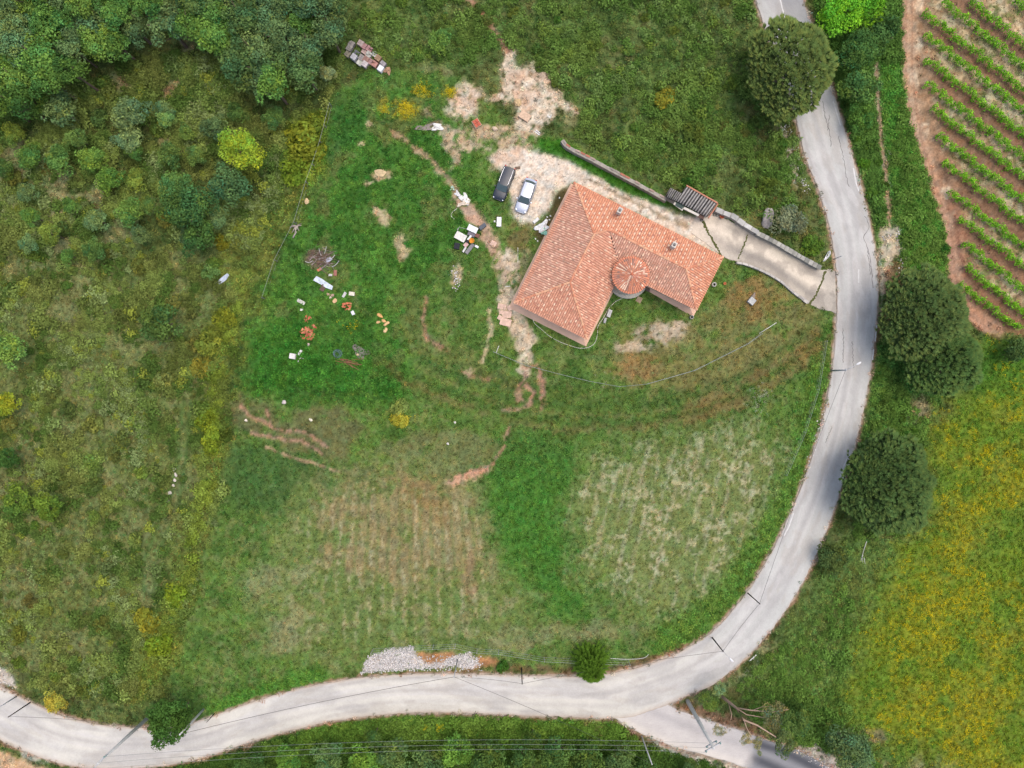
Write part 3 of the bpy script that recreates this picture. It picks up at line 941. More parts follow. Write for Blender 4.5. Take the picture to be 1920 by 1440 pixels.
crack_m = mat('tar_crack', A(122, 118, 116), .9, var=.2)
line_m = mat('worn_white_line', A(226, 224, 220), .8, var=.15, scale=2)
CRACKS = [[(1543, 190), (1548, 220), (1556, 250), (1558, 275)], [(1572, 255), (1580, 290), (1586, 325), (1592, 350)], [(1622, 405), (1630, 425), (1620, 445), (1628, 470), (1634, 500), (1637, 540)],
          [(1626, 470), (1630, 490), (1632, 515)], [(1580, 615), (1582, 650), (1580, 680)], [(1598, 640), (1600, 690)], [(1560, 800), (1548, 830)], [(1555, 215), (1552, 245)]]
for i, cpt in enumerate(CRACKS):
    o = ribbon(cpt, 1.1, ROADZ + .005, 1.2, i, 26).build('crack', crack_m, road)
for i, lp in enumerate([[(1459, -20), (1465, 8), (1472, 36)], [(1562, 190), (1570, 215), (1576, 235)], [(1600, 315), (1606, 345), (1611, 360)], [(1644, 610), (1641, 640)], [(1638, 655), (1636, 675)], [(1588, 860), (1580, 880), (1572, 905)], [(1488, 962), (1480, 985), (1470, 1005)], [(1405, 1240), (1418, 1228)], [(1610, 505), (1610, 530)]]):
    ribbon(lp, 2.2, ROADZ + .005, .3, 50 + i, 14, False).build('painted_line', line_m, road)
joint_m = mat('grassy_joint', A(92, 96, 52), .95, var=.35, scale=8)
dz = lambda x, y: gz(x, y) + .052
for i, (jp, w) in enumerate([([(1318, 414), (1330, 440), (1342, 460), (1352, 480)], 5), ([(1402, 440), (1394, 462), (1384, 486)], 3), ([(1548, 508), (1540, 530), (1528, 555), (1516, 572)], 4.5)]):
    ribbon(jp, w, dz, 1.2, 80 + i, 30).build('expansion_joint', joint_m, drive)
# ------------------------------------------------------------------ the house
tile_m = mat('clay_roof_tile', None, .85, var=.12, scale=6, vcol=True)
under_m = mat('clay_underlay', A(206, 146, 120), .9, var=.2, scale=4)
wall_m = mat('salmon_render', A(246, 212, 186), .9, var=.09, scale=1.2)
plinth_m = mat('salmon_render_plinth', A(250, 206, 176), .9, var=.12, scale=.9)
white_m = mat('off_white_render', A(226, 220, 208), .85, var=.12, scale=2)
grey_m = mat('grey_cement', A(150, 146, 140), .9, var=.2, scale=4)
dark_glass_m = mat('window_glass', (.03, .04, .045), .08, var=0, spec=.5)
frame_m = mat('window_frame_white', A(224, 222, 216), .5, var=.05)
shutter_m = mat('green_shutter', A(72, 92, 76), .6, var=.1)
wood_m = mat('brown_wood', A(112, 84, 62), .8, var=.25, scale=5)

EZ = HZ + 3.3
PITCH = 0.36
hc = W(*hl(120, 110), HZ)
house = empty('house', hc, 'L-shaped single-storey house with an orange clay tile roof and round turret', 'house')

def hw(x, y, z):
    return W(*hl(x, y), z) - hc

KH = (CAMH - EZ) / CAMH / S     # metres per photo pixel at eave height
def hr(x, y, z):                 # roof frame: plan fixed at eave level, so slopes stay true planes
    p = W(*hl(x, y), EZ)
    return Vector((p.x, p.y, z)) - hc

def wdir(v):
    p = HEX * v[0] + HEY * v[1]
    return np.array((p[0], -p[1], 0.0))

def in_poly(x, y, poly):
    r = False
    n = len(poly)
    for i in range(n):
        ax, ay = poly[i]
        bx, by = poly[(i + 1) % n]
        if (ay > y) != (by > y) and x < (bx - ax) * (y - ay) / (by - ay) + ax:
            r = not r
    return r

TK = 1.18
PAL = {'old': [((216, 160, 132), .36), ((206, 148, 120), .30), ((196, 148, 122), .18), ((226, 174, 146), .16)],
       'mid': [((222, 156, 122), .45), ((212, 144, 110), .28), ((200, 142, 112), .15), ((230, 168, 134), .12)],
       'new': [((224, 148, 106), .52), ((216, 136, 96), .28), ((232, 162, 122), .20)]}

def pick(pal, rr):
    q = rr.random()
    for c, w in PAL[pal]:
        if q < w:
            return c
        q -= w
    return PAL[pal][0][0]

NA = 5
ang = np.linspace(0, math.pi, NA)
TW, TL = .285, .40

def tile_arrays(tiles):
    """tiles: list of (pos, across, down, normal, half width, length, colour) -> verts, quads, colours"""
    V, Fq, Cc = [], [], []
    for i, (p, ac, dn, nm, hwid, ln, col) in enumerate(tiles):
        b = i * NA * 2
        for (dd, rad, lift) in ((-ln / 2, hwid * .84, .0), (ln / 2, hwid, .028)):
            for a in ang:
                V.append(p + ac * (rad * math.cos(a)) + dn * dd + nm * (lift + rad * .55 * math.sin(a)))
        for k in range(NA - 1):
            Fq.append((b + k, b + k + 1, b + NA + k + 1, b + NA + k))
        Cc += [col] * (NA * 2)
    Cc = np.array(Cc)
    Cc = Cc * .88 + Cc.mean(1, keepdims=True) * .13
    return np.array(V), np.array(Fq), Cc

PLANES = [  # name, polygon (roof pixels), eave point, inward direction, palette
    ('west', [(0, 0), (76.5, 76.5), (76.5, 175.5), (0, 252)], (0, 0), (1, 0), 'old'),
    ('south_hip', [(0, 252), (76.5, 175.5), (153, 252)], (0, 252), (0, -1), 'mid'),
    ('east_inner', [(153, 252), (76.5, 175.5), (76.5, 76.5), (97.5, 55.5), (153, 111)], (153, 252), (-1, 0), 'mid'),
    ('north', [(0, 0), (312, 0), (256.5, 55.5), (97.5, 55.5), (76.5, 76.5)], (0, 0), (0, 1), 'new'),
    ('east_hip', [(312, 0), (312, 111), (256.5, 55.5)], (312, 0), (-1, 0), 'new'),
    ('south', [(312, 111), (256.5, 55.5), (97.5, 55.5), (153, 111)], (312, 111), (0, -1), 'old')]
rr = random.Random(5)
roof = None
for (nm_, poly, e0, inw, pal) in PLANES:
    e0 = np.array(e0, float)
    inw = np.array(inw, float)
    acr = np.array((-inw[1], inw[0]))
    P, = [[hr(x, y, EZ + PITCH * KH * float(np.dot(np.array((x, y)) - e0, inw))) for x, y in poly]]
    mb = MB()
    low = [p - Vector((0, 0, .16)) for p in P]
    n = len(P)
    mb.add(P, [tuple(range(n))] if True else [])
    mb.add(low, [tuple(range(n - 1, -1, -1))])
    for i in range(n):
        j = (i + 1) % n
        mb.add([P[i], P[j], low[j], low[i]], [(0, 1, 2, 3)])
    o = mb.build('roof', under_m, house) if roof is None else mb.build('roof_slope', under_m, roof)
    if roof is None:
        roof = o
    # tiles
    cosp = 1 / math.sqrt(1 + PITCH ** 2)
    din = wdir(inw)
    dn3 = -(din + np.array((0, 0, PITCH))) * cosp
    ac3 = wdir(acr)
    nm3 = np.cross(ac3, dn3)
    if nm3[2] < 0:
        nm3 = -nm3
    pp = np.array(poly, float)
    dmax = max(float(np.dot(q - e0, inw)) for q in pp)
    amin = min(float(np.dot(q - e0, acr)) for q in pp)
    amax = max(float(np.dot(q - e0, acr)) for q in pp)
    rows = int(dmax * KH / (TL * .86 * cosp)) + 1
    cols = int((amax - amin) * KH / TW) + 1
    tiles = []
    for r in range(rows):
        for c in range(cols):
            a = amin + (c + .5) * TW / KH
            dd = (r + .42) * TL * .86 * cosp / KH
            x, y = e0 + acr * a + inw * dd
            if not in_poly(x, y, poly):
                continue
            col = pick(('new' if pal == 'new' else 'mid') if r < 2 else pal, rr)
            if r >= 2 and (c + 2 * r) % 4 == 0 and rr.random() < (.8 if pal == 'new' else .5):
                col = rr.choice(((238, 198, 164), (236, 188, 154), (230, 188, 156), (230, 178, 144)))
            elif r >= 2 and (c + 2 * r) % 4 == 2 and rr.random() < .2:
                col = (184, 142, 118) if pal == 'old' else (196, 128, 102)
            k = rr.uniform(.88, 1.1)
            p = np.array(hr(x, y, EZ + PITCH * KH * dd)) + nm3 * .02
            tiles.append((p, ac3, dn3, nm3, TW * .40, TL, np.array(A(*col)) * k * TK))
    V, Fq, Cc = tile_arrays(tiles)
    o = link('roof_tiles', arr_mesh('roof_tiles', V, Fq, Cc, tile_m), roof)
    o['kind'] = 'stuff'

def ridge(a, b, name='ridge_tiles'):
    a, b = np.array(a), np.array(b)
    L = np.linalg.norm(b - a)
    n = max(2, int(L / .38))
    t = (b - a) / L
    ac = np.cross(t, (0, 0, 1.0))
    ac /= np.linalg.norm(ac)
    nm = np.cross(ac, t)
    tiles = []
    for i in range(n):
        p = a + (b - a) * (i + .5) / n + nm * .05
        c = np.array(A(*rr.choice(((228, 148, 108), (236, 166, 124), (238, 178, 134), (222, 140, 100))))) * rr.uniform(.9, 1.1)
        tiles.append((p, ac, -t if t[2] > 0 else t, nm, .15, L / n * 1.1, c))
    V, Fq, Cc = tile_arrays(tiles)
    link(name, arr_mesh(name, V, Fq, Cc, tile_m), roof)['kind'] = 'stuff'

def rz(dpx):
    return EZ + PITCH * KH * dpx
RP = {'A': hr(0, 0, EZ), 'R1': hr(76.5, 76.5, rz(76.5)), 'R2': hr(76.5, 175.5, rz(76.5)), 'G': hr(0, 252, EZ), 'F': hr(153, 252, EZ),
      'R3': hr(97.5, 55.5, rz(55.5)), 'R4': hr(256.5, 55.5, rz(55.5)), 'B': hr(312, 0, EZ), 'C': hr(312, 111, EZ)}
for a, b in (('A', 'R1'), ('R2', 'R1'), ('G', 'R2'), ('F', 'R2'), ('R3', 'R1'), ('R4', 'R3'), ('B', 'R4'), ('C', 'R4')):
    ridge(RP[a], RP[b])
# dark valley gutter
mbv = MB()
a, b = hr(97.5, 55.5, rz(55.5) + .06), hr(150, 108, EZ + .1)
mbv.tube([a, (a + b) / 2 - Vector((0, 0, .0)), b], .05, 5)
mbv.build('valley_gutter', mat('lead_valley', A(70, 58, 54), .7, var=.2), roof)
# eaves board under the tile edge
OUT = [(0, 0), (312, 0), (312, 111), (153, 111), (153, 252), (0, 252)]
mb = MB()
for i in range(6):
    a, b = OUT[i], OUT[(i + 1) % 6]
    p, q = hr(*a, EZ - .17), hr(*b, EZ - .17)
    dirn = (q - p).normalized()
    inn = Vector((-dirn.y, dirn.x, 0))
    ctr = (p + q) / 2
    if (Vector((hr(76, 55, 0).x, hr(76, 55, 0).y, 0)) - Vector((ctr.x, ctr.y, 0))).dot(inn) < 0:
        inn = -inn
    mb.add([p - Vector((0, 0, .12)), q - Vector((0, 0, .12)), q, p, p + inn * .5 - Vector((0, 0, .12)), q + inn * .5 - Vector((0, 0, .12)), q + inn * .5, p + inn * .5],
           [(0, 1, 2, 3), (4, 7, 6, 5), (0, 4, 5, 1), (3, 2, 6, 7)])
mb.build('eaves', mat('eaves_board', A(220, 178, 150), .85, var=.1), house)

# walls (upright) and the thick sloping base seen on the downhill sides
INN = [(6, 6), (306, 6), (306, 105), (147, 105), (147, 246), (6, 246)]
mb = MB()
lo = [hr(x, y, HZ - .4) for x, y in INN]
hi = [hr(x, y, EZ - .17) for x, y in INN]
for i in range(6):
    j = (i + 1) % 6
    mb.add([lo[j], lo[i], hi[i], hi[j]], [(0, 1, 2, 3)])
mb.build('wall', wall_m, house)
TOPB = [(7, 7), (305, 7), (305, 104), (146, 104), (146, 247), (7, 247)]
BOT = [(-6, 4), (313, 4), (313, 126), (158, 118), (158, 266), (-6, 266)]
ZT = HZ + .9
mb = MB()
tp = [hr(x, y, ZT) for x, y in TOPB]
bt = [W(*hl(x, y), HZ - .05) - hc for x, y in BOT]
for i in range(6):
    j = (i + 1) % 6
    mb.add([bt[j], bt[i], tp[i], tp[j]], [(0, 1, 2, 3)])
plinth = mb.build('wall_base', plinth_m, house)
plinth['label'] = 'thick sloping salmon wall base below the eaves'

def wall_window(x, y, outward, zc, w=1.2, h=1.2, door=False):
    o = wdir(outward)
    a = wdir((-outward[1], outward[0]))
    c = np.array(hr(x, y, zc))
    R = math.atan2(a[1], a[0])
    f_ = MB()
    f_.box(tuple(c + o * .03), (w, .12, h), R)
    fr = f_.build('door' if door else 'window', wood_m if door else frame_m, house)
    g_ = MB()
    if door:
        g_.tube([tuple(c + a * (w * .38) + o * .1), tuple(c + a * (w * .38) + o * .16), tuple(c + a * (w * .28) + o * .16)], .02, 6)
        g_.build('handle', grey_m, fr)
        return
    for k in (-1, 1):
        g_.box(tuple(c + a * (k * w * .24) + o * .095), (w * .42, .02, h * .86), R)
    g_.build('pane', dark_glass_m, fr)
    s_ = MB()
    s_.box(tuple(c + o * .12 - np.array((0, 0, h / 2 + .04))), (w + .2, .22, .07), R)
    s_.build('sill', grey_m, fr)
for x in (60, 190, 250):
    wall_window(x, 6, (0, -1), HZ + 2.95 - .6)
wall_window(125, 6, (0, -1), HZ + 1.2, 1.0, 2.1, True)
for y in (60, 140, 200):
    wall_window(6, y, (-1, 0), HZ + 2.95 - .6)
wall_window(306, 55, (1, 0), HZ + 2.95 - .6)
# hatch in the sloping base of the right wing
c = (Vector(hr(212, 112, 0)) + Vector((0, 0, 0)))
tt = .44
pa = hr(214, 104, ZT).lerp(W(*hl(214, 122), HZ - .05) - hc, .62)
n_s = Vector(wdir((0, 1)))
mb = MB()
sl_ang = math.atan2(ZT - HZ, (122 - 104) * KH)
dn_ = ((W(*hl(214, 122), HZ) - hc) - hr(214, 104, ZT)).normalized()
ax_ = Vector(wdir((1, 0)))
nn_ = ax_.cross(dn_)
nn_ = nn_ if nn_.z > 0 else -nn_
for sgn, wd, th in ((0, .62, .05),):
    q = [pa + ax_ * (sx * wd / 2) + dn_ * (sy * .3) + nn_ * h for h in (-.02, th) for sx, sy in ((-1, -1), (1, -1), (1, 1), (-1, 1))]
    mb.add(q, [(0, 1, 2, 3), (7, 6, 5, 4), (0, 4, 5, 1), (1, 5, 6, 2), (2, 6, 7, 3), (3, 7, 4, 0)])
mb.build('vent_hatch', mat('grey_hatch', A(128, 108, 92), .8, var=.2), house)

# turret in the inner corner
tc_ = W(*hl(172, 109), EZ + .9)
tc0 = Vector((tc_.x, tc_.y, 0)) - Vector((hc.x, hc.y, 0))
TR = 34.0 * (CAMH - EZ - .9) / CAMH / S
mb = MB()
mb.lathe((tc0.x, tc0.y, 0), [(TR - .28, -1.0), (TR - .28, EZ - HZ + 1.15)], 40)
mb.build('turret', white_m, house)
turret = house.children[-1]
mb = MB()
apex = EZ - HZ + 1.25 + TR * .42
mb.lathe((tc0.x, tc0.y, 0), [(TR - .3, EZ - HZ + 1.10), (TR, EZ - HZ + 1.12), (TR, EZ - HZ + 1.25), (0.01, apex)], 48)
mb.build('turret_roof', under_m, turret)
tiles = []
rt_ = random.Random(31)
NC = 46
colc = [rt_.choice(((240, 200, 168), (220, 140, 100), (214, 132, 94), (206, 124, 90), (226, 150, 112), (190, 126, 98), (164, 122, 104))) for _ in range(NC)]
cp = 1 / math.sqrt(1 + .42 ** 2)
for r in range(8):
    rad = TR - (r + .42) * TL * .82 * cp
    if rad < .12:
        break
    nc = NC if rad > .9 else NC // 2
    for c in range(nc):
        w = 2 * math.pi * (c + .5) / nc
        o = np.array((math.cos(w), math.sin(w), 0))
        dn = (o * 1 + np.array((0, 0, -.42))) * cp
        ac = np.array((-math.sin(w), math.cos(w), 0))
        nm = np.cross(dn, ac)
        nm = nm if nm[2] > 0 else -nm
        z = EZ - HZ + 1.25 + (TR - rad) * .42
        p = np.array((tc0.x, tc0.y, 0)) + o * rad + np.array((0, 0, z)) + nm * .02
        q = rr.random()
        sect = math.sin(w * 3 + 1.0)
        col = (240, 200, 172) if q < .24 else ((214, 140, 112) if q < .6 else ((194, 130, 106) if q < .82 else (160, 122, 106)))
        if r == 0:
            col = (222, 134, 94)
        elif rt_.random() < .7:
            col = colc[c * NC // nc]
        tiles.append((p, ac, dn, nm, min(.12, math.pi * rad / nc * .8), TL, np.array(A(*col)) * rr.uniform(.88, 1.08) * TK))
V, Fq, Cc = tile_arrays(tiles)
link('turret_tiles', arr_mesh('turret_tiles', V, Fq, Cc, tile_m), turret)['kind'] = 'stuff'
mb = MB()
mb.lathe((tc0.x, tc0.y, apex), [(.22, -.06), (.2, .05), (.1, .12), (.01, .16)], 12, A(206, 122, 92))
mb.build('turret_cap', tile_m, turret)
# curved pale step round the foot of the turret
mb = MB()
sc = W(*hl(170, 116), HZ) - hc
mb.lathe((sc.x, sc.y, 0), [(2.72, -.3), (2.72, .34), (2.60, .40), (2.2, .42)], 44, (1, 1, 1))
mb.build('turret_step', mat('pale_step', A(206, 202, 188), .85, var=.12, scale=2), house)

# chimneys
def chimney(x, y, d):
    z = EZ + PITCH * KH * d
    p = hr(x, y, z)
    R = math.atan2(wdir((1, 0))[1], wdir((1, 0))[0])
    mb = MB()
    mb.box((p.x, p.y, z + .25), (.55, .7, 1.1), R)
    ch = mb.build('chimney', white_m, house)
    mb = MB()
    mb.box((p.x, p.y, z + .85), (.3, .34, .09), R)
    mb.box((p.x, p.y, z + .98), (.2, .24, .18), R)
    mb.build('chimney_cap', grey_m, ch)
chimney(99, 17, 17)
chimney(216, 30, 30)

# ------------------------------------------------------------------ boundary walls, shed
stone_m = mat('weathered_wall', None, .92, var=.25, scale=2.2, vcol=True)
def garden_wall(label, pts, w, h, col, top, bricks=None, cap=True, seed=1):
    rr = random.Random(seed)
    p = smooth_pts(pts, max(8, int(len(pts) * 7)))
    c0 = G(*p[len(p) // 2])
    root = empty('garden_wall', c0, label, 'wall', 'low walls beside the driveway')
    mb = MB()
    n = len(p)
    P = []
    for i in range(n):
        a = p[min(i + 1, n - 1)] - p[max(i - 1, 0)]
        a = a / np.linalg.norm(a)
        nn = np.array((-a[1], a[0])) * (w * S / 2)
        zb = min(gz(*(p[i] + nn)), gz(*(p[i] - nn)), gz(*p[i]))
        zt = gz(*p[i]) + h * (1 + .05 * rr.uniform(-1, 1))
        q = W(*p[i], zt)
        m2 = Vector((nn[0] / S, -nn[1] / S, 0))
        for sg, z in ((-1, zb - .2), (-1, zt), (1, zt), (1, zb - .2)):
            v = q + m2 * (sg * rr.uniform(.9, 1.08))
            v.z = z
            P.append(v - c0)
    F = []
    for i in range(n - 1):
        for k in range(3):
            F.append((4 * i + k, 4 * i + k + 1, 4 * i + k + 5, 4 * i + k + 4))
    F += [(0, 1, 2, 3), (4 * n - 1, 4 * n - 2, 4 * n - 3, 4 * n - 4)]
    mb.add(P, F, A(*col))
    mb.build('wall', stone_m, root)
    if cap:
        # coping slabs, each its own piece
        L = np.concatenate([[0], np.cumsum(np.linalg.norm(np.diff(p, axis=0), axis=1))])
        step = top['len'] * S
        k = 0
        s = step / 2
        while s < L[-1]:
            x = np.interp(s, L, p[:, 0])
            y = np.interp(s, L, p[:, 1])
            x2 = np.interp(min(s + 3, L[-1]), L, p[:, 0])
            y2 = np.interp(min(s + 3, L[-1]), L, p[:, 1])
            x1 = np.interp(max(s - 3, 0), L, p[:, 0])
            y1 = np.interp(max(s - 3, 0), L, p[:, 1])
            ang_ = math.atan2(-(y2 - y1), x2 - x1)
            if rr.random() < top.get('keep', 1):
                off = top.get('off', 0)
                q = W(x, y, gz(x, y) + h * 1.04 + .03) - c0
                nv = Vector((-math.sin(ang_), math.cos(ang_), 0)) * off
                b = MB()
                cc = rr.choice(top['cols'])
                b.box(q + nv, (top['len'] * rr.uniform(.78, .96), top['wid'] * rr.uniform(.85, 1.05), .07), ang_ + rr.uniform(-.04, .04), np.array(A(*cc)) * rr.uniform(.85, 1.1))
                b.build(top['name'], stone_m, root)
            s += step
    return root

garden_wall('long grey garden wall with broken red brick coping along the upper edge of the gravel drive', [(1054, 263), (1066, 276), (1110, 299), (1160, 326), (1205, 350), (1250, 375)], .46, 1.0, (172, 164, 152),
            {'len': .75, 'wid': .24, 'keep': .7, 'off': .16, 'name': 'coping_brick', 'cols': [(196, 128, 104), (176, 150, 136), (186, 164, 150), (160, 150, 140)]}, seed=2)
garden_wall('pale cement wall with smooth coping between the shed and the middle of the concrete drive', [(1342, 392), (1365, 402), (1376, 406), (1395, 420), (1418, 434)], .62, .9, (176, 172, 164),
            {'len': 1.1, 'wid': .66, 'name': 'coping_slab', 'cols': [(206, 204, 198), (190, 188, 182)]}, seed=3)
garden_wall('grey slatted concrete wall tapering along the drive to the road', [(1418, 436), (1450, 452), (1490, 475), (1520, 492), (1537, 501)], .55, .75, (160, 158, 148),
            {'len': .62, 'wid': .62, 'name': 'coping_slab', 'cols': [(186, 184, 174), (166, 164, 154), (148, 148, 140)]}, seed=4)
garden_wall('thin curved kerb wall on the lower side of the concrete drive', [(1381, 492), (1400, 496), (1430, 508), (1462, 526), (1488, 548), (1511, 566)], .26, .45, (186, 180, 170),
            {'len': .8, 'wid': .28, 'name': 'coping_slab', 'cols': [(204, 198, 188), (190, 184, 176)]}, seed=6)
# stepped concrete end of the lower wall
mb = MB()
c0 = G(1503, 560)
st_e = empty('concrete_steps', c0, 'small stack of pale concrete steps at the road end of the kerb wall', 'steps')
for i in range(5):
    q = G(1492 + i * 4.2, 551 + i * 3.2, .10 + .06 * (4 - i)) - c0
    b = MB()
    b.box(q, (.34, 1.1, .12), math.radians(58 - 90 + 2 * i) + math.pi / 2, A(196 - 8 * (i % 2), 192 - 8 * (i % 2), 186 - 8 * (i % 2)))
    b.build('step', stone_m, st_e)

# shed with corrugated sheets
corr_m = mat('fibre_cement_sheet', None, .9, var=.3, scale=3, vcol=True)
shed_c = G(1295, 378)
shed = empty('shed', shed_c, 'lean-to shed with a weathered grey corrugated roof against the garden wall', 'shed')
def corr_sheet(p00, p10, p11, p01, zlo, zhi, nw, cols, seed):
    rr = random.Random(seed)
    P, F, C = [], [], []
    nu = nw * 4
    for j in range(5):
        t = j / 4
        for i in range(nu + 1):
            s = i / nu
            x = (p00[0] * (1 - s) + p10[0] * s) * (1 - t) + (p01[0] * (1 - s) + p11[0] * s) * t
            y = (p00[1] * (1 - s) + p10[1] * s) * (1 - t) + (p01[1] * (1 - s) + p11[1] * s) * t
            z = zlo + (zhi - zlo) * t + .07 * math.cos(2 * math.pi * i / 4 + math.pi)
            P.append(W(x, y, z) - shed_c)
            C.append(np.array(A(*(cols[0] if (i % 4) == 2 else (cols[1] if i % 2 else cols[2])))) * rr.uniform(.85, 1.1))
    for j in range(4):
        for i in range(nu):
            a = j * (nu + 1) + i
            F.append((a, a + 1, a + nu + 2, a + nu + 1))
    me = arr_mesh('corrugated_sheet', np.array([tuple(p) for p in P]), np.array(F), np.array(C), corr_m)
    o = link('corrugated_sheet', me, shed)
    sol = o.modifiers.new('thickness', 'SOLIDIFY')
    sol.thickness = .02
    return o
sz = HZ + 1.9
GC = [(196, 192, 186), (120, 116, 112), (78, 76, 74)]
def lerp2(a, b, t):
    return (a[0] + (b[0] - a[0]) * t, a[1] + (b[1] - a[1]) * t)
L0, L1, T0, T1 = (1268, 377), (1325, 407), (1287, 349), (1344, 381)
for k in range(4):
    corr_sheet(lerp2(L0, L1, k / 4 + .004), lerp2(L0, L1, (k + 1) / 4 - .004), lerp2(T0, T1, (k + 1) / 4 - .004), lerp2(T0, T1, k / 4 + .004), sz - .25, sz + .2, 3, GC, k)
L0, L1, T0, T1 = (1249, 369), (1268, 378), (1258, 352), (1279, 363)
for k in range(2):
    corr_sheet(lerp2(L0, L1, k / 2 + .01), lerp2(L0, L1, (k + 1) / 2 - .01), lerp2(T0, T1, (k + 1) / 2 - .01), lerp2(T0, T1, k / 2 + .01), sz - .3, sz + .02, 3, [(176, 172, 166), (112, 110, 106), (80, 78, 76)], 9 + k)
def shed_box(name, a, b, w, z0, z1, m_, col=(1, 1, 1)):
    p, q = W(*a, (z0 + z1) / 2) - shed_c, W(*b, (z0 + z1) / 2) - shed_c
    mb = MB()
    dd = q - p
    mb.box((p + q) / 2, (dd.length, w, z1 - z0), math.atan2(dd.y, dd.x), col)
    return mb.build(name, m_, shed)
brick_m = mat('red_brick_edge', A(206, 140, 112), .9, var=.2, scale=4)
shed_box('brick_edge', (1287, 348), (1345, 381), .16, sz + .05, sz + .32, brick_m)
shed_box('brick_edge', (1346, 382), (1328, 409), .14, sz - .3, sz + .02, brick_m)
shed_box('back_wall', (1284, 353), (1340, 384), .2, HZ - .3, sz + .04, stone_m, A(170, 160, 148))
shed_box('side_wall', (1340, 386), (1326, 405), .2, HZ - .3, sz - .34, stone_m, A(186, 170, 156))
shed_box('side_wall', (1256, 356), (1250, 367), .2, HZ - .3, sz - .4, stone_m, A(186, 170, 156))
shed_box('front_panel', (1262, 379), (1281, 393), .42, sz - .7, sz - .62, white_m)
shed_box('dark_cover', (1250, 372), (1264, 380), .5, sz - .56, sz - .48, mat('dark_cover', A(74, 70, 66), .8, var=.2))
shed_box('green_cover', (1268, 381), (1281, 389), .55, sz - .58, sz - .5, mat('green_cover', A(66, 84, 78), .7, var=.2))
shed_box('pale_lintel', (1282, 390), (1310, 404), .3, sz - .6, sz - .38, white_m)
shed_box('brown_cover', (1309, 404), (1320, 408), .5, sz - .6, sz - .5, mat('brown_cover', A(104, 80, 70), .8, var=.2))
def concrete_ring(px, py, r, label, col=(206, 202, 196), h=.4):
    c = G(px, py)
    mb = MB()
    mb.lathe((0, 0, 0), [(r, 0), (r, h - .04), (r - .03, h), (r * .62, h), (r * .58, h - .05), (r * .58, .02)], 22, A(*col))
    mb.lathe((0, 0, .02), [(r * .6, 0), (.01, .01)], 22, A(70, 66, 60))
    o = mb.build('pipe_ring', stone_m, None, c)
    return tag(o, label, 'pipe ring', 'concrete rings on the ground')
concrete_ring(1338, 534, .30, 'pale concrete ring on the grass off the east corner of the house')
concrete_ring(1296, 595, .26, 'grey concrete ring at the lower corner of the right wing', (170, 168, 164))
concrete_ring(1315, 413, .2, 'small grey pot-like ring at the front corner of the shed', (150, 148, 144), .35)
# ------------------------------------------------------------------ vegetation
leaf_o = leaf_mat('leaves', 'OBJECT')
leaf_i = leaf_mat('undergrowth_leaves', 'INSTANCER')
bark_m = mat('bark', A(120, 104, 88), .95, var=.3, scale=6, bump=.03)
FK = 2.0      # leaves shade one another: leaf albedo for a seen crown colour

def rand_dirs(n, rng, zmin=-1.0):
    z = rng.uniform(zmin, 1, n)
    a = rng.uniform(0, 2 * math.pi, n)
    r = np.sqrt(1 - z * z)
    return np.stack([r * np.cos(a), r * np.sin(a), z], 1)

def leaf_quads(P, N, size, rng, col, aspect=.55):
    """one folded-free leaf face per point"""
    n = len(P)
    t = rng.normal(size=(n, 3))
    a = np.cross(N, t)
    a /= np.linalg.norm(a, axis=1)[:, None] + 1e-9
    b = np.cross(N, a)
    s = size * rng.uniform(.6, 1.3, n)[:, None]
    V = np.stack([P - a * s * .5, P - b * s * aspect * .5, P + a * s * .5, P + b * s * aspect * .5], 1).reshape(-1, 3)
    F = np.arange(n * 4).reshape(n, 4)
    C = np.repeat(col, 4, axis=0)
    return V, F, C

def crown_mesh(name, seed, nblob, per, leaf, flat=.7, blob=.30, gap=.0, hueamp=.18, upb=.35, m=None, zmin=-.35):
    """unit-radius crown made of leafy lobes of unequal size"""
    rng = np.random.default_rng(seed)
    d = rand_dirs(nblob, rng, zmin)
    rad = rng.uniform(.35, .95, nblob) ** .6
    lop = 1 + .22 * np.sin(2 * np.arctan2(d[:, 1], d[:, 0]) + seed) + .14 * np.sin(3 * np.arctan2(d[:, 1], d[:, 0]) + 2 * seed)
    C = d * (rad * .78 * lop)[:, None]
    C[:, 2] *= flat
    br = blob * rng.uniform(.55, 1.25, nblob)
    P, N, K = [], [], []
    for i in range(nblob):
        k = int(per * (br[i] / blob) ** 2)
        dd = rand_dirs(k, rng, -.75)
        rr_ = br[i] * rng.uniform(.55, 1.05, k)[:, None] ** .7
        P.append(C[i] + dd * rr_ * np.array((1, 1, .8)))
        nn = dd + np.array((0, 0, upb)) + rng.normal(size=(k, 3)) * .55
        N.append(nn / np.linalg.norm(nn, axis=1)[:, None])
        t = rng.uniform(.72, 1.28)
        h = rng.normal() * hueamp
        c = np.array((1 + h, 1.0 + .25 * h, 1 - .5 * h)) * t
        K.append(c[None, :] * rng.uniform(.75, 1.3, (k, 1)))
    P, N, K = np.vstack(P), np.vstack(N), np.vstack(K)
    V, F, Cc = leaf_quads(P, N, leaf, rng, K)
    return arr_mesh(name, V, F, np.clip(Cc, .2, 2), m or leaf_o)

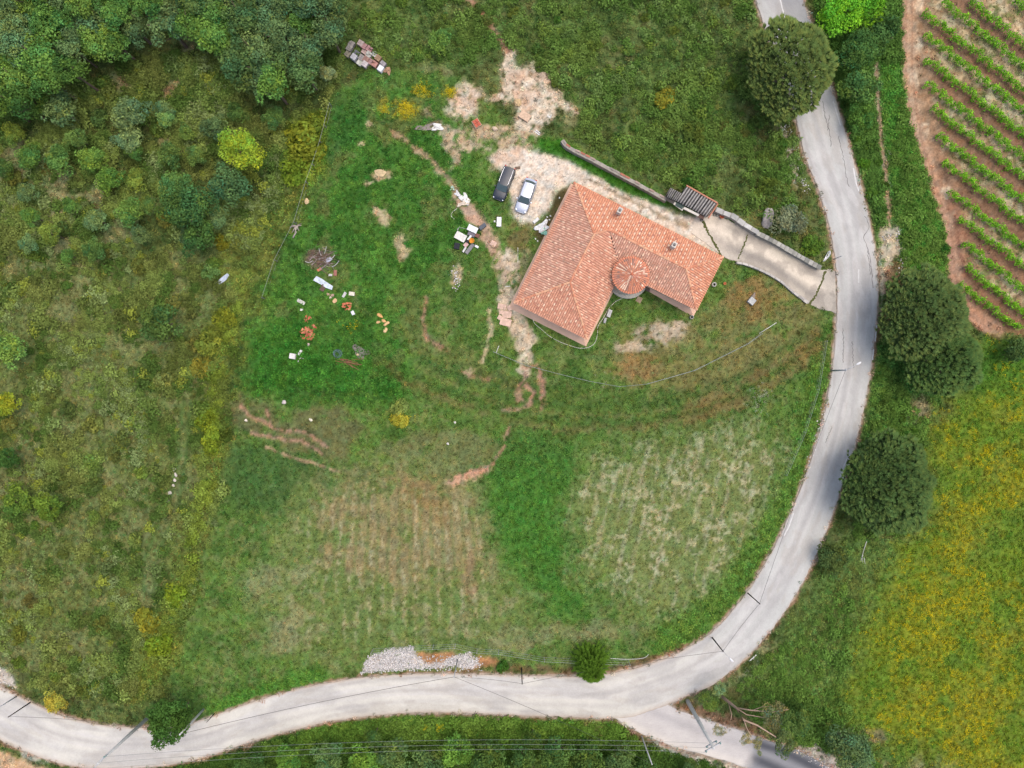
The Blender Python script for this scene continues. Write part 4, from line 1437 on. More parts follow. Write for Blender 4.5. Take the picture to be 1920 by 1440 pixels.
def trunk_mesh(name, seed, r, h, spread):
    """unit tree: trunk from z=0 to h with limbs reaching outwards"""
    rr = random.Random(seed)
    mb = MB()
    mb.tube([(0, 0, -.3), (rr.uniform(-.05, .05), rr.uniform(-.05, .05), h * .4), (rr.uniform(-.1, .1), rr.uniform(-.1, .1), h)], r, 8, r2=r * .5)
    for k in range(6):
        w = k * 1.05 + rr.uniform(-.3, .3)
        z0 = h * rr.uniform(.45, .85)
        e = spread * rr.uniform(.5, .8)
        mb.tube([(0, 0, z0), (e * .5 * math.cos(w), e * .5 * math.sin(w), z0 + h * .22), (e * math.cos(w), e * math.sin(w), z0 + h * .36)], r * .45, 6, r2=r * .12)
    me = bpy.data.meshes.new(name)
    me.from_pydata(mb.v, [], mb.f)
    me.update()
    me.materials.append(bark_m)
    return me

BIG = [crown_mesh('oak_crown', 100 + i, 70, 95, .085, .62, .25) for i in range(5)]
MED = [crown_mesh('tree_crown', 120 + i, 40, 85, .12, .62, .30) for i in range(5)]
SML = [crown_mesh('bush_crown', 140 + i, 22, 60, .20, .6, .36, hueamp=.12) for i in range(5)]
DENSE = [crown_mesh('dense_crown', 175, 75, 130, .095, .85, .25, hueamp=.1)]
SPARSE = [crown_mesh('loose_crown', 160 + i, 38, 64, .11, .6, .26) for i in range(3)]
TR1 = trunk_mesh('trunk', 1, .22, 3.2, 2.2)
TR2 = trunk_mesh('trunk', 2, .14, 2.0, 1.4)

def tree(px, py, rpx, height, rgb, label, group=None, kind='tree', big=True, meshes=None, rz=None, name=None, k=FK):
    """px,py,rpx: crown as seen; height of crown centre above its ground"""
    z0 = gz(px, py)
    zc = z0 + height
    c = W(px, py, zc)
    r = rpx / S * (CAMH - zc) / CAMH
    # ground straight below
    gx = 960 + c.x * S
    gy = 720 - c.y * S
    zb = gz(gx, gy)
    rng = random.Random(int(px * 31 + py * 17))
    root = empty(name or ('tree' if kind == 'tree' else 'bush'), (c.x, c.y, zb), label, kind, group, rng.uniform(0, 6.28))
    sh_ = rng.choice(meshes or (BIG if r > 3.0 else MED))
    o = link('crown', sh_, root, (0, 0, zc - zb))
    o.scale = (r * rng.uniform(.94, 1.1), r * rng.uniform(.94, 1.1), (rz or min(r, height * .85)) * rng.uniform(.9, 1.1))
    jit = rng.uniform(.94, 1.24)
    o.color = (*[c_ * k * jit for c_ in A(*rgb)], 1)
    t = link('trunk', TR1 if r > 2.2 else TR2, root)
    hh = 3.2 if r > 2.2 else 2.0
    t.scale = (min(1.4, r / 2.6), min(1.4, r / 2.6), max(.3, (zc - zb) / hh))
    return root

def bush(px, py, rpx, rgb, label, group, hgt_=None, k=1.65, meshes=None):
    r = rpx / S
    rng = random.Random(int(px * 13 + py * 7))
    g = G(px, py)
    o = link('bush', rng.choice(meshes or SML), None, (g.x, g.y, g.z + r * .32), rng.uniform(0, 6.28))
    o.scale = (r * rng.uniform(.9, 1.15), r * rng.uniform(.9, 1.15), hgt_ or r * .85)
    o.color = (*[c_ * k * rng.uniform(.88, 1.14) for c_ in A(*rgb)], 1)
    return tag(o, label, 'bush', group)

# ---- stone pines: dome of upright needle tufts
def pine_mesh(name, seed, r, lobes):
    rng = np.random.default_rng(seed)
    V, F, C = [], [], []
    base = 0
    area = 0
    pts = []
    tries = 0
    while len(pts) < int(r * r * 60) and tries < 60000:
        tries += 1
        a = rng.uniform(0, 2 * math.pi)
        q = math.sqrt(rng.random())
        edge = r * (1 + .07 * math.sin(3 * a + seed) + .05 * math.sin(7 * a + 2 * seed) + .03 * math.sin(13 * a))
        x, y = q * edge * math.cos(a), q * edge * math.sin(a)
        lob = .5 * math.sin(x * 1.25 + seed) * math.cos(y * 1.15 - seed) + .28 * math.sin(2.6 * x + 1.7 * y + seed) + .2 * math.cos(2.9 * y - 1.3 * x)
        z = r * .55 * (1 - q ** 2.6) + lob * .55
        if rng.random() < .16:
            z -= rng.uniform(.4, 1.3)
        nx, ny = x / r * q * 1.1, y / r * q * 1.1
        pts.append((x, y, z, nx, ny, q))
    for (x, y, z, nx, ny, q) in pts:
        ax = np.array((nx + rng.normal() * .18, ny + rng.normal() * .18, 1.0))
        ax /= np.linalg.norm(ax)
        k = 9
        L = rng.uniform(.34, .52)
        t = rng.uniform(.7, 1.25)
        warm = rng.random() < .35
        cb = np.array((1.0, 1.0, .95)) * t
        ct = (np.array((1.9, 1.55, 1.15)) if warm else np.array((1.25, 1.3, 1.1))) * t
        for j in range(k):
            w = 2 * math.pi * j / k + rng.uniform(-.3, .3)
            o = np.array((math.cos(w), math.sin(w), 0)) * rng.uniform(.45, .95)
            tip = ax * L * .9 + o * L * .75
            sd = np.cross(tip, (0, 0, 1.0))
            sd = sd / (np.linalg.norm(sd) + 1e-9) * L * .20
            p = np.array((x, y, z))
            V += [p - sd, p + sd, p + tip]
            F.append((base, base + 1, base + 2))
            C += [cb, cb, ct]
            base += 3
    # lower shell so the dome is closed from below
    n = int(r * r * 75)
    a = rng.uniform(0, 2 * math.pi, n)
    q = np.sqrt(rng.random(n)) * .97
    P = np.stack([q * r * np.cos(a), q * r * np.sin(a), r * .55 * (1 - q ** 2.6) - rng.uniform(.25, .9, n)], 1)
    N = rand_dirs(n, rng, .3)
    v2, f2, c2 = leaf_quads(P, N, .62, rng, np.repeat(rng.uniform(.5, .9, (n, 1)), 3, 1), .7)
    me = bpy.data.meshes.new(name)
    allv = np.vstack([np.array(V), v2])
    faces = [tuple(f_) for f_ in F] + [tuple(f_ + len(V)) for f_ in f2]
    me.from_pydata([tuple(p) for p in allv], [], faces)
    me.update()
    at_ = me.color_attributes.new('Col', 'FLOAT_COLOR', 'POINT')
    cc = np.ones((len(allv), 4), np.float32)
    cc[:, :3] = np.vstack([np.array(C), c2])
    at_.data.foreach_set('color', cc.ravel())
    me.materials.append(leaf_o)
    return me

def pine(px, py, rx, ry, h, seed, label, rgb=(62, 78, 46)):
    z0 = gz(px, py)
    zc = z0 + h
    c = W(px, py, zc)
    k = (CAMH - zc) / CAMH / S
    rm_ = (rx + ry) / 2 * k
    gx, gy = 960 + c.x * S, 720 - c.y * S
    zb = gz(gx, gy)
    root = empty('pine_tree', (c.x, c.y, zb), label, 'tree', 'stone pines by the road')
    o = link('crown', pine_mesh('pine_crown', seed, rm_, 0), root, (0, 0, zc - zb - rm_ * .25))
    o.scale = (rx * k / rm_, ry * k / rm_, 1)
    o.color = (*[v * 3.8 for v in A(*rgb)], 1)
    t = link('trunk', TR1, root)
    t.scale = (1.7, 1.7, (zc - zb) / 3.2)
    return root
pine(1487, 118, 80, 94, 6.5, 1, 'broad dark stone pine overhanging the road at the top of the picture', (70, 84, 48))
pine(1741, 588, 80, 88, 6.5, 2, 'large dark stone pine just below the reddish end of the vineyard track')
pine(1778, 672, 70, 70, 5.2, 3, 'dark stone pine merging into its bigger neighbour beside the flower field', (58, 78, 44))
pine(1676, 910, 84, 96, 6.0, 4, 'round stone pine standing alone between the road bend and the flower field', (58, 76, 44))

LM = [(0, 0, 'upper left picture corner'), (330, 0, 'middle of the wood'), (640, 0, 'top edge right of the wood'), (448, 275, 'bright yellow-green tree'), (355, 385, 'large dark oak'), (415, 527, 'pale blue panel'),
      (305, 605, 'spiky round dark tree'), (0, 420, 'pale meadow at the left edge'), (14, 755, 'yellow-green tree at the left edge'), (0, 1240, 'left end of the road'), (520, 800, 'eroded gullies'), (320, 1352, 'dark roadside tree'),
      (688, 108, 'paving stacks'), (245, 240, 'paired grey trees'), (115, 208, 'lone grey-green tree'), (170, 310, 'light green tree in the left scrub'), (327, 900, 'line of pale stones'), (200, 1100, 'cart track in the lower left'),
      (960, 0, 'middle of the top edge'), (1200, 0, 'top edge left of the road'), (985, 180, 'bare earth'), (1053, 262, 'upper end of the garden wall'), (1300, 375, 'shed'), (1438, 410, 'grey boulder'), (1487, 118, 'broad pine'), (1245, 185, 'yellowish bush'),
      (1575, 200, 'last tree below the broad pine'), (1660, 440, 'sandy road edge'), (1660, 740, 'pair of merged pines'), (1640, 860, 'round lone pine'), (1000, 1440, 'middle of the bottom edge'), (700, 1440, 'yellow bushes below the road'), (450, 1440, 'left end of the tree belt'), (1210, 1400, 'slim bottom pole')]
RANK = ['', 'second ', 'third ', 'fourth ', 'fifth ', 'sixth ', 'seventh ', 'eighth ', 'ninth ', 'tenth ', 'eleventh ', 'twelfth ', 'thirteenth ', 'fourteenth ', 'fifteenth ', 'sixteenth ', 'seventeenth ', 'eighteenth ', 'nineteenth ', 'twentieth ', 'twenty-first ', 'twenty-second ', 'twenty-third ', 'twenty-fourth ']
def rank_labels(items, noun):
    """items: (object, px, py) of one kind -> each its own label by nearness to a landmark"""
    by = {}
    for (o, x, y) in items:
        k = min(range(len(LM)), key=lambda i: (LM[i][0] - x) ** 2 + (LM[i][1] - y) ** 2)
        by.setdefault(k, []).append(((LM[k][0] - x) ** 2 + (LM[k][1] - y) ** 2, o))
    for k, lst in by.items():
        for r, (_, o) in enumerate(sorted(lst, key=lambda q: q[0])):
            o['label'] = '%s, %snearest to the %s' % (noun, RANK[min(r, 23)], LM[k][2])

# ---- upper-left wood and other trees
GREYG, MIDG, DARKG, BRIGHT, YELG, OLIVE = (92, 116, 72), (84, 118, 56), (62, 90, 46), (104, 138, 50), (142, 158, 44), (98, 108, 58)
WOOD = [(-40, -60), (650, -60), (640, 40), (600, 110), (560, 150), (500, 170), (440, 120), (400, 80), (330, 85), (290, 60), (230, 85), (170, 80), (120, 150), (60, 170), (20, 200), (-40, 190)]
rw = random.Random(3)
pts = []
tries = 0
while tries < 4000 and len(pts) < 66:
    tries += 1
    x, y = rw.uniform(-30, 640), rw.uniform(-50, 200)
    if not in_poly(x, y, WOOD):
        continue
    if all((x - a) ** 2 + (y - b) ** 2 > 33 ** 2 for a, b in pts):
        pts.append((x, y))
woodl = []
for (x, y) in pts:
    col = rw.choice((GREYG, GREYG, MIDG, MIDG, (72, 104, 50), (98, 128, 60)))
    if x > 330:
        col = rw.choice((GREYG, (84, 108, 68), (78, 104, 60), MIDG))
    woodl.append((tree(x, y, rw.uniform(31, 48), rw.uniform(4, 7), col, 'wood tree', 'trees of the upper left wood'), x, y))

rank_labels(woodl, 'leafy wood tree')
ext_ = []
tries = 0
ep = []
while len(ep) < 26 and tries < 4000:
    tries += 1
    x, y = rw.uniform(10, 520), rw.uniform(190, 480)
    if x > 560 - .55 * (y - 150) or any((x - a) ** 2 + (y - b) ** 2 < 46 ** 2 for a, b in ep + [(355, 385), (425, 345), (448, 275), (245, 225), (115, 208), (170, 300), (205, 335)]):
        continue
    ep.append((x, y))
    ext_.append((tree(x, y, rw.uniform(16, 27), rw.uniform(1.8, 3), rw.choice((GREYG, MIDG, (96, 122, 60), (88, 112, 56), (110, 128, 56), (78, 104, 52))), 'scrub tree', 'small trees scattered in the left scrub'), x, y))
rank_labels(ext_, 'small scattered tree')
TREES = [
    (115, 208, 36, 3.5, GREYG, 'grey-green tree on its own below the left end of the wood'),
    (245, 212, 38, 3.5, (98, 122, 80), 'greyish tree in the scrub with a second crown touching it below'),
    (240, 262, 28, 3, (104, 128, 84), 'smaller greyish tree touching the underside of a bigger grey tree'),
    (355, 385, 54, 5, (72, 104, 56), 'large dark green oak in the scrub left of the fence'),
    (330, 350, 32, 4, (80, 112, 58), 'dark green tree on the upper left flank of the large oak'),
    (425, 345, 44, 4.5, (74, 102, 62), 'blue-green tree between the large oak and the bright yellow-green tree'),
    (370, 440, 38, 4, (70, 102, 52), 'dark green tree on the lower side of the large oak'),
    (448, 275, 46, 5.5, (128, 148, 48), 'bright yellow-green tree left of the fenced plot'),
    (170, 300, 28, 2.6, (96, 126, 56), 'light green tree in the middle of the left scrub'),
    (205, 335, 30, 2.6, (88, 122, 54), 'mid green tree just below a light green one in the left scrub'),
    (110, 300, 32, 2.8, (84, 116, 58), 'leafy green tree near the left edge above the pale meadow'),
    (60, 190, 36, 3, (96, 126, 58), 'green tree at the left edge below the wood'),
    (240, 400, 30, 2.6, (92, 120, 56), 'green bushy tree left of the large oak'),
    (310, 225, 20, 2.2, (100, 132, 74), 'small light green tree in the browner scrub'),
    (305, 605, 42, 2.8, (72, 94, 46), 'round spiky dark bush-like tree in the open scrub'),
    (22, 655, 36, 3, (98, 128, 62), 'pale green tree at the left edge halfway down'),
    (14, 755, 26, 2.2, (126, 138, 44), 'yellow-green tree at the left edge below the pale green one'),
    (12, 860, 26, 2.2, (66, 98, 46), 'dark green tree at the left edge'),
    (30, 940, 34, 2.6, (84, 110, 46), 'olive green tree near the left edge in the lower scrub'),
    (90, 950, 30, 2.4, (96, 120, 46), 'leafy green tree in the lower left scrub'),
    (320, 1352, 47, 5.0, (60, 88, 38), 'dense dark green tree overhanging the road at the lower left', None, 'tree', True, DENSE),
    (100, 1317, 22, 3.0, (156, 152, 64), 'small yellowish tree on the verge at the far lower left of the road'),
    (825, 75, 26, 2.2, (88, 120, 58), 'light green rounded tree above the bare earth'),
    (612, 138, 18, 1.8, (128, 142, 98), 'small silvery grey tree beside the stacks of paving'),
    (1572, 22, 52, 4, (104, 156, 44), 'bright fresh green tree right of the road at the top'),
    (1630, 8, 40, 4, (96, 148, 42), 'second bright green tree at the top edge near the vineyard'),
    (1606, 95, 46, 4, (70, 100, 50), 'dark green tree beside the broad pine at the top'),
    (1652, 60, 38, 3.6, (68, 98, 52), 'dark green tree beside the vineyard track at the top'),
    (1612, 165, 38, 3.2, (72, 102, 52), 'dark green tree right of the road below the broad pine'),
    (1615, 222, 28, 2.4, (74, 106, 46), 'green tree right of the road, lowest of the roadside clump'),
    (1481, 412, 36, 2.2, (108, 116, 88), 'greyish olive tree between the driveway wall and the road'),
    (1597, 1402, 50, 4, (86, 110, 70), 'grey-green tree beside the side road at the bottom'),
    (1905, 655, 30, 2.2, (70, 92, 50), 'dark bush-like tree at the right edge below the vineyard'),
    (1566, 1048, 34, 2.0, (62, 78, 42), 'dark round evergreen on the outer verge of the bend'),
    (1500, 1340, 30, 2.5, (70, 96, 44), 'dark green tree behind the bare eucalyptus'),
]
for t in TREES:
    tree(*t)
belt = []
for i, (x, y, r) in enumerate([(470, 1440, 30), (540, 1425, 30), (610, 1420, 34), (680, 1430, 36), (740, 1412, 34), (800, 1430, 36), (855, 1408, 38), (920, 1418, 40), (985, 1430, 36), (1045, 1412, 36), (1105, 1425, 36), (1160, 1432, 34), (1215, 1445, 28), (1300, 1452, 26), (700, 1385, 20), (1000, 1385, 22)]):
    belt.append((tree(x, y, r, 3.2, rw.choice(((72, 98, 48), (80, 104, 58), (64, 88, 42), (90, 124, 50))), 'belt tree', 'trees along the bottom edge'), x, y))
rank_labels(belt, 'dark tree in the bottom belt')

# ---- eucalyptus leaning over the side road: bare pale limbs, sparse drooping clumps
eu = empty('eucalyptus_tree', G(1352, 1300), 'half-bare eucalyptus with pale limbs leaning over the side road', 'tree')
ec = G(1352, 1300)
mb = MB()
def eb(pts, r, r2):
    mb.tube([W(x, y, z) - ec for x, y, z in pts], r, 7, r2=r2)
eb([(1352, 1305, -.2), (1365, 1315, 2.5), (1380, 1327, 4.5), (1395, 1350, 6.5), (1420, 1360, 7.5), (1455, 1382, 8)], .22, .06)
eb([(1380, 1327, 4.5), (1410, 1332, 5.5), (1450, 1335, 6.5), (1478, 1330, 7)], .1, .03)
eb([(1380, 1327, 4.5), (1400, 1340, 5), (1430, 1345, 6), (1460, 1355, 6.5)], .08, .03)
eb([(1365, 1315, 2.5), (1372, 1340, 4), (1370, 1350, 4.5)], .07, .03)
eb([(1395, 1350, 6.5), (1400, 1365, 6.8), (1412, 1385, 7)], .07, .02)
eb([(1410, 1332, 5.5), (1430, 1325, 6), (1465, 1325, 6.5)], .05, .02)
mb.build('trunk', mat('pale_bark', A(196, 166, 144), .85, var=.2, scale=3), eu, smooth=True)
for (x, y, z, r, col) in [(1350, 1292, 4, 16, (112, 134, 88)), (1348, 1370, 6, 14, (132, 130, 96)), (1398, 1385, 6.5, 14, (140, 136, 98)), (1420, 1392, 6.5, 13, (128, 128, 88)), (1470, 1395, 7.5, 28, (84, 100, 60)),
                          (1495, 1355, 7, 32, (80, 104, 54)), (1450, 1340, 6.5, 30, (110, 112, 76)), (1450, 1370, 6.5, 24, (104, 108, 70)), (1424, 1412, 6.5, 6, (110, 120, 70)), (1330, 1318, 3, 22, (88, 112, 52))]:
    o = link('crown', random.choice(SPARSE), eu, W(x, y, z) - ec, random.uniform(0, 6))
    k = r / S * (CAMH - z) / CAMH
    o.scale = (k, k, k * .8)
    o.color = (*[v * FK for v in A(*col)], 1)

# ---- araucaria-like conifer on the verge
cb = G(1106, 1234)
con = empty('conifer_tree', cb, 'spiky young conifer leaning out over the lower edge of the road', 'tree')
rng = np.random.default_rng(9)
V, F, C = [], [], []
HC = 6.6
for tier in range(18):
    f_ = tier / 17
    z = .7 + f_ * (HC - .9)
    Lb = 2.35 * (1 - f_) ** .7 + .3
    nb = 20 - int(f_ * 8)
    for k in range(nb):
        w = 2 * math.pi * k / nb + tier * .7 + rng.uniform(-.12, .12)
        Lk = Lb * rng.uniform(.8, 1.12)
        o = np.array((math.cos(w), math.sin(w), 0))
        sd = np.array((-math.sin(w), math.cos(w), 0))
        segs = 5
        t = rng.uniform(.75, 1.25)
        for s_ in range(segs):
            a = s_ / segs
            b_ = (s_ + 1.5) / segs
            p0 = o * Lk * a + np.array((0, 0, z + .35 * Lk * a * (1 - a) - .12 * a))
            p1 = o * Lk * min(b_, 1.05) + np.array((0, 0, z + .3 * Lk * b_ * (1 - b_) - .1 * b_ + .1))
            for side in (-1, 1, 0):
                tip = p1 + sd * side * .30 * (1 - a * .6) * min(1, Lk)
                wd = sd * .10 + np.array((0, 0, .03))
                n0 = len(V)
                V += [p0 - wd, p0 + wd, tip + np.array((0, 0, .05))]
                F.append((n0, n0 + 1, n0 + 2))
                C += [np.array((.8, .85, .8)) * t, np.array((.8, .85, .8)) * t, np.array((1.5, 1.4, 1.0)) * t]
o = link('crown', arr_mesh('conifer_crown', np.array(V), np.array(F), np.array(C), leaf_o), con)
o.color = (*[v * 1.9 for v in A(70, 98, 36)], 1)
mb = MB()
mb.tube([(0, 0, -.2), (0, 0, HC * .6), (0, 0, HC)], .16, 8, r2=.03)
mb.build('trunk', bark_m, con)

# ---- single bushes one can tell from the rest
BUSH = [(570, 270, 44, (114, 130, 44), 'large loose yellow-green shrub against the old fence', 2.0), (555, 325, 30, (110, 126, 44), 'yellow-green shrub below the large loose one at the fence', 1.4),
        (590, 235, 26, (108, 128, 44), 'yellow-green shrub above the large loose one at the fence', 1.4),
        (415, 455, 18, (126, 124, 40), 'small golden bush below the large dark oak', 1.0), (398, 512, 17, (104, 136, 84), 'pale bluish bush beside the light blue sheet in the scrub', 1.0),
        (480, 455, 13, (122, 150, 76), 'small pale green bush near the top of the fenced plot', .8),
        (395, 640, 30, (116, 128, 48), 'yellowish bush at the edge of the plot', 1.1), (425, 600, 24, (120, 130, 46), 'olive yellow bush above the yellowish one at the plot edge', 1.0), (380, 690, 22, (118, 128, 50), 'olive bush below the yellowish one at the plot edge', 1.0),
        (400, 825, 26, (120, 134, 44), 'yellow-green bush beside the corner of the mown field', 1.2), (388, 790, 22, (112, 126, 40), 'olive green bush above the yellow-green one by the mown field', 1.1), (425, 815, 14, (74, 90, 36), 'dark green bush on the corner of the mown field', 1.0),
        (750, 762, 18, (122, 140, 72), 'low pale bush with yellow flowers on the bank', .7), (750, 788, 17, (150, 152, 56), 'low bush covered in yellow blossom', .6),
        (1438, 350, 20, (84, 108, 44), 'green bush above the boulder', 1.0), (1300, 255, 26, (88, 104, 44), 'olive bush in the scrub above the shed', 1.0), (1330, 290, 22, (92, 122, 58), 'light green bush in the scrub above the shed', 1.0),
        (1245, 185, 22, (122, 126, 44), 'yellowish bush in the scrub above the driveway', 1.0), (1285, 345, 12, (70, 112, 42), 'green creeper bush growing over the shed roof', 1.6), (1520, 460, 22, (78, 112, 40), 'bright bush by the road end of the driveway wall', .9),
        (942, 1250, 14, (72, 108, 40), 'small dark bush at the road edge below the field', .9), (1770, 468, 12, (66, 108, 42), 'small bush on the verge beside the vineyard track', .8),
        (280, 1160, 26, (120, 134, 44), 'yellow-green bush at the lower end of the old hedge', 1.1), (300, 1210, 30, (116, 132, 40), 'broad olive-yellow bush near the dark roadside tree', 1.2), (335, 1115, 24, (108, 124, 42), 'olive bush along the old hedge beside the mown field', 1.0),
        (825, 1362, 9, (196, 190, 50), 'yellow flowering bush below the road, right one of a pair', .6), (800, 1362, 9, (186, 184, 52), 'yellow flowering bush below the road, left one of a pair', .6)]
for (x, y, r, c, lb, h) in BUSH:
    bush(x, y, r, c, lb, 'bushes around the plot', h)
rb = random.Random(8)
pts = []
zones = [([(0, 180), (600, 180), (600, 210), (540, 240), (520, 360), (470, 480), (400, 620), (380, 740), (350, 1000), (300, 1120), (230, 1300), (60, 1290), (0, 1240)], 70, ((104, 118, 56), (92, 112, 50), (116, 124, 62), (100, 108, 54), (112, 116, 54), (118, 132, 64), (86, 108, 52)), 'low scrub bush in the rough ground on the left', (9, 20)),
         ([(650, 0), (1400, 0), (1420, 90), (1410, 180), (1490, 320), (1535, 470), (1340, 370), (1100, 250), (1060, 180), (980, 90), (880, 60), (760, 60)], 44, ((88, 112, 48), (78, 104, 44), (100, 116, 54), (94, 108, 50), (100, 128, 62)), 'low green bush in the scrub above the driveway', (8, 17)),
         ([(1575, 170), (1640, 240), (1660, 330), (1650, 420), (1625, 350), (1595, 250)], 12, ((74, 112, 42), (84, 122, 44), (66, 98, 40)), 'leafy bush on the verge between the road and the field path', (8, 14)),
         ([(1640, 680), (1690, 740), (1720, 820), (1620, 850), (1630, 760)], 8, ((72, 104, 42), (64, 92, 38)), 'low bush between the road and the pines', (7, 12))]
for poly, n, cols, lb, (r0, r1) in zones:
    k = 0
    tries = 0
    got = []
    xs = [p[0] for p in poly]
    ys = [p[1] for p in poly]
    while k < n and tries < 5000:
        tries += 1
        x, y = rb.uniform(min(xs), max(xs)), rb.uniform(min(ys), max(ys))
        r = rb.uniform(r0, r1)
        if not in_poly(x, y, poly) or any((x - a) ** 2 + (y - b) ** 2 < (r + c) ** 2 for a, b, c in pts):
            continue
        if gsample(road_sd, np.array([x]), np.array([y]))[0] > -r:
            continue
        pts.append((x, y, r))
        got.append((bush(x, y, r, rb.choice(cols), lb, lb.replace('low scrub bush', 'scrub bushes').replace('low green bush', 'bushes').replace('leafy bush', 'bushes').replace('low bush', 'bushes')), x, y))
        k += 1
    rank_labels(got, lb.split(' in the')[0].split(' on the')[0].split(' between')[0])

# ---- vine rows
vine_leaf = leaf_mat('vine_leaves', 'OBJECT', .35)
post_m = mat('vine_post', A(140, 128, 112), .9, var=.2)
ordn = ['first (topmost)', 'second', 'third', 'fourth', 'fifth', 'sixth', 'seventh', 'eighth', 'ninth', 'tenth', 'eleventh', 'twelfth', 'thirteenth', 'fourteenth', 'fifteenth and lowest']
for i, (a, b) in enumerate(VROWS):
    rng = np.random.default_rng(300 + i)
    ZT_ = 1.1
    pa_, pb_ = W(*a, gz(*a) + ZT_), W(*b, gz(*b) + ZT_)
    zb_ = gz(*a)
    root = empty('vine_row', (pa_.x, pa_.y, zb_), 'green grapevine row, %s from the top right corner' % ordn[i], 'vine row', 'vine rows')
    dv = np.array((pb_ - pa_))[:2]
    L = np.linalg.norm(dv)
    dv = dv / L
    nv = np.array((-dv[1], dv[0]))
    n = int(L * 230)
    s = rng.uniform(-.1, L, n)
    wob = .12 * np.sin(s * 1.3 + i) + .08 * np.sin(s * 3.1 + 2 * i)
    dens = .75 + .25 * np.sin(s * 2 * math.pi / 1.15 + i)
    keep = rng.random(n) < dens
    s, wob = s[keep], wob[keep]
    n = len(s)
    w = rng.normal(size=n) * .20 * (1 + .3 * np.sin(s * 5.5))
    z = rng.uniform(.45, 1.45, n) - .5 * np.abs(w) + .18 * np.sin(s * 4 + 3 * i)
    P = np.stack([dv[0] * s + nv[0] * (w + wob), dv[1] * s + nv[1] * (w + wob), z], 1)
    N = rand_dirs(n, rng, .0)
    N[:, :2] += (nv[None, :] * np.sign(w)[:, None]) * .4
    N /= np.linalg.norm(N, axis=1)[:, None]
    t = rng.uniform(.6, 1.35, (n, 1)) * (.82 + .3 * np.sin(s * 2.2 + i * 5) ** 2)[:, None]
    tp_ = np.clip((z - .9) / .6, 0, 1)[:, None]
    K = np.array((1.0, 1.0, 1.0)) * t * (1 - tp_) + np.array((1.25, 1.12, .8)) * t * tp_
    V, F_, Cc = leaf_quads(P, N, .19, rng, K, .85)
    o = link('foliage', arr_mesh('vine_foliage', V, F_, Cc, vine_leaf), root)
    o.color = (*[v * 2.3 for v in A(108, 160, 44)], 1)
    for q in np.arange(.1, L, 5.5):
        mb = MB()
        mb.tube([(0, 0, -.2), (0, 0, 1.45)], .04, 6)
        mb.build('post', post_m, root, (dv[0] * q, dv[1] * q, 0))
    mb = MB()
    for zz in (.6, 1.15):
        mb.tube([(0, 0, zz), (dv[0] * L, dv[1] * L, zz)], .008, 4)
    mb.build('wire', grey_m, root)

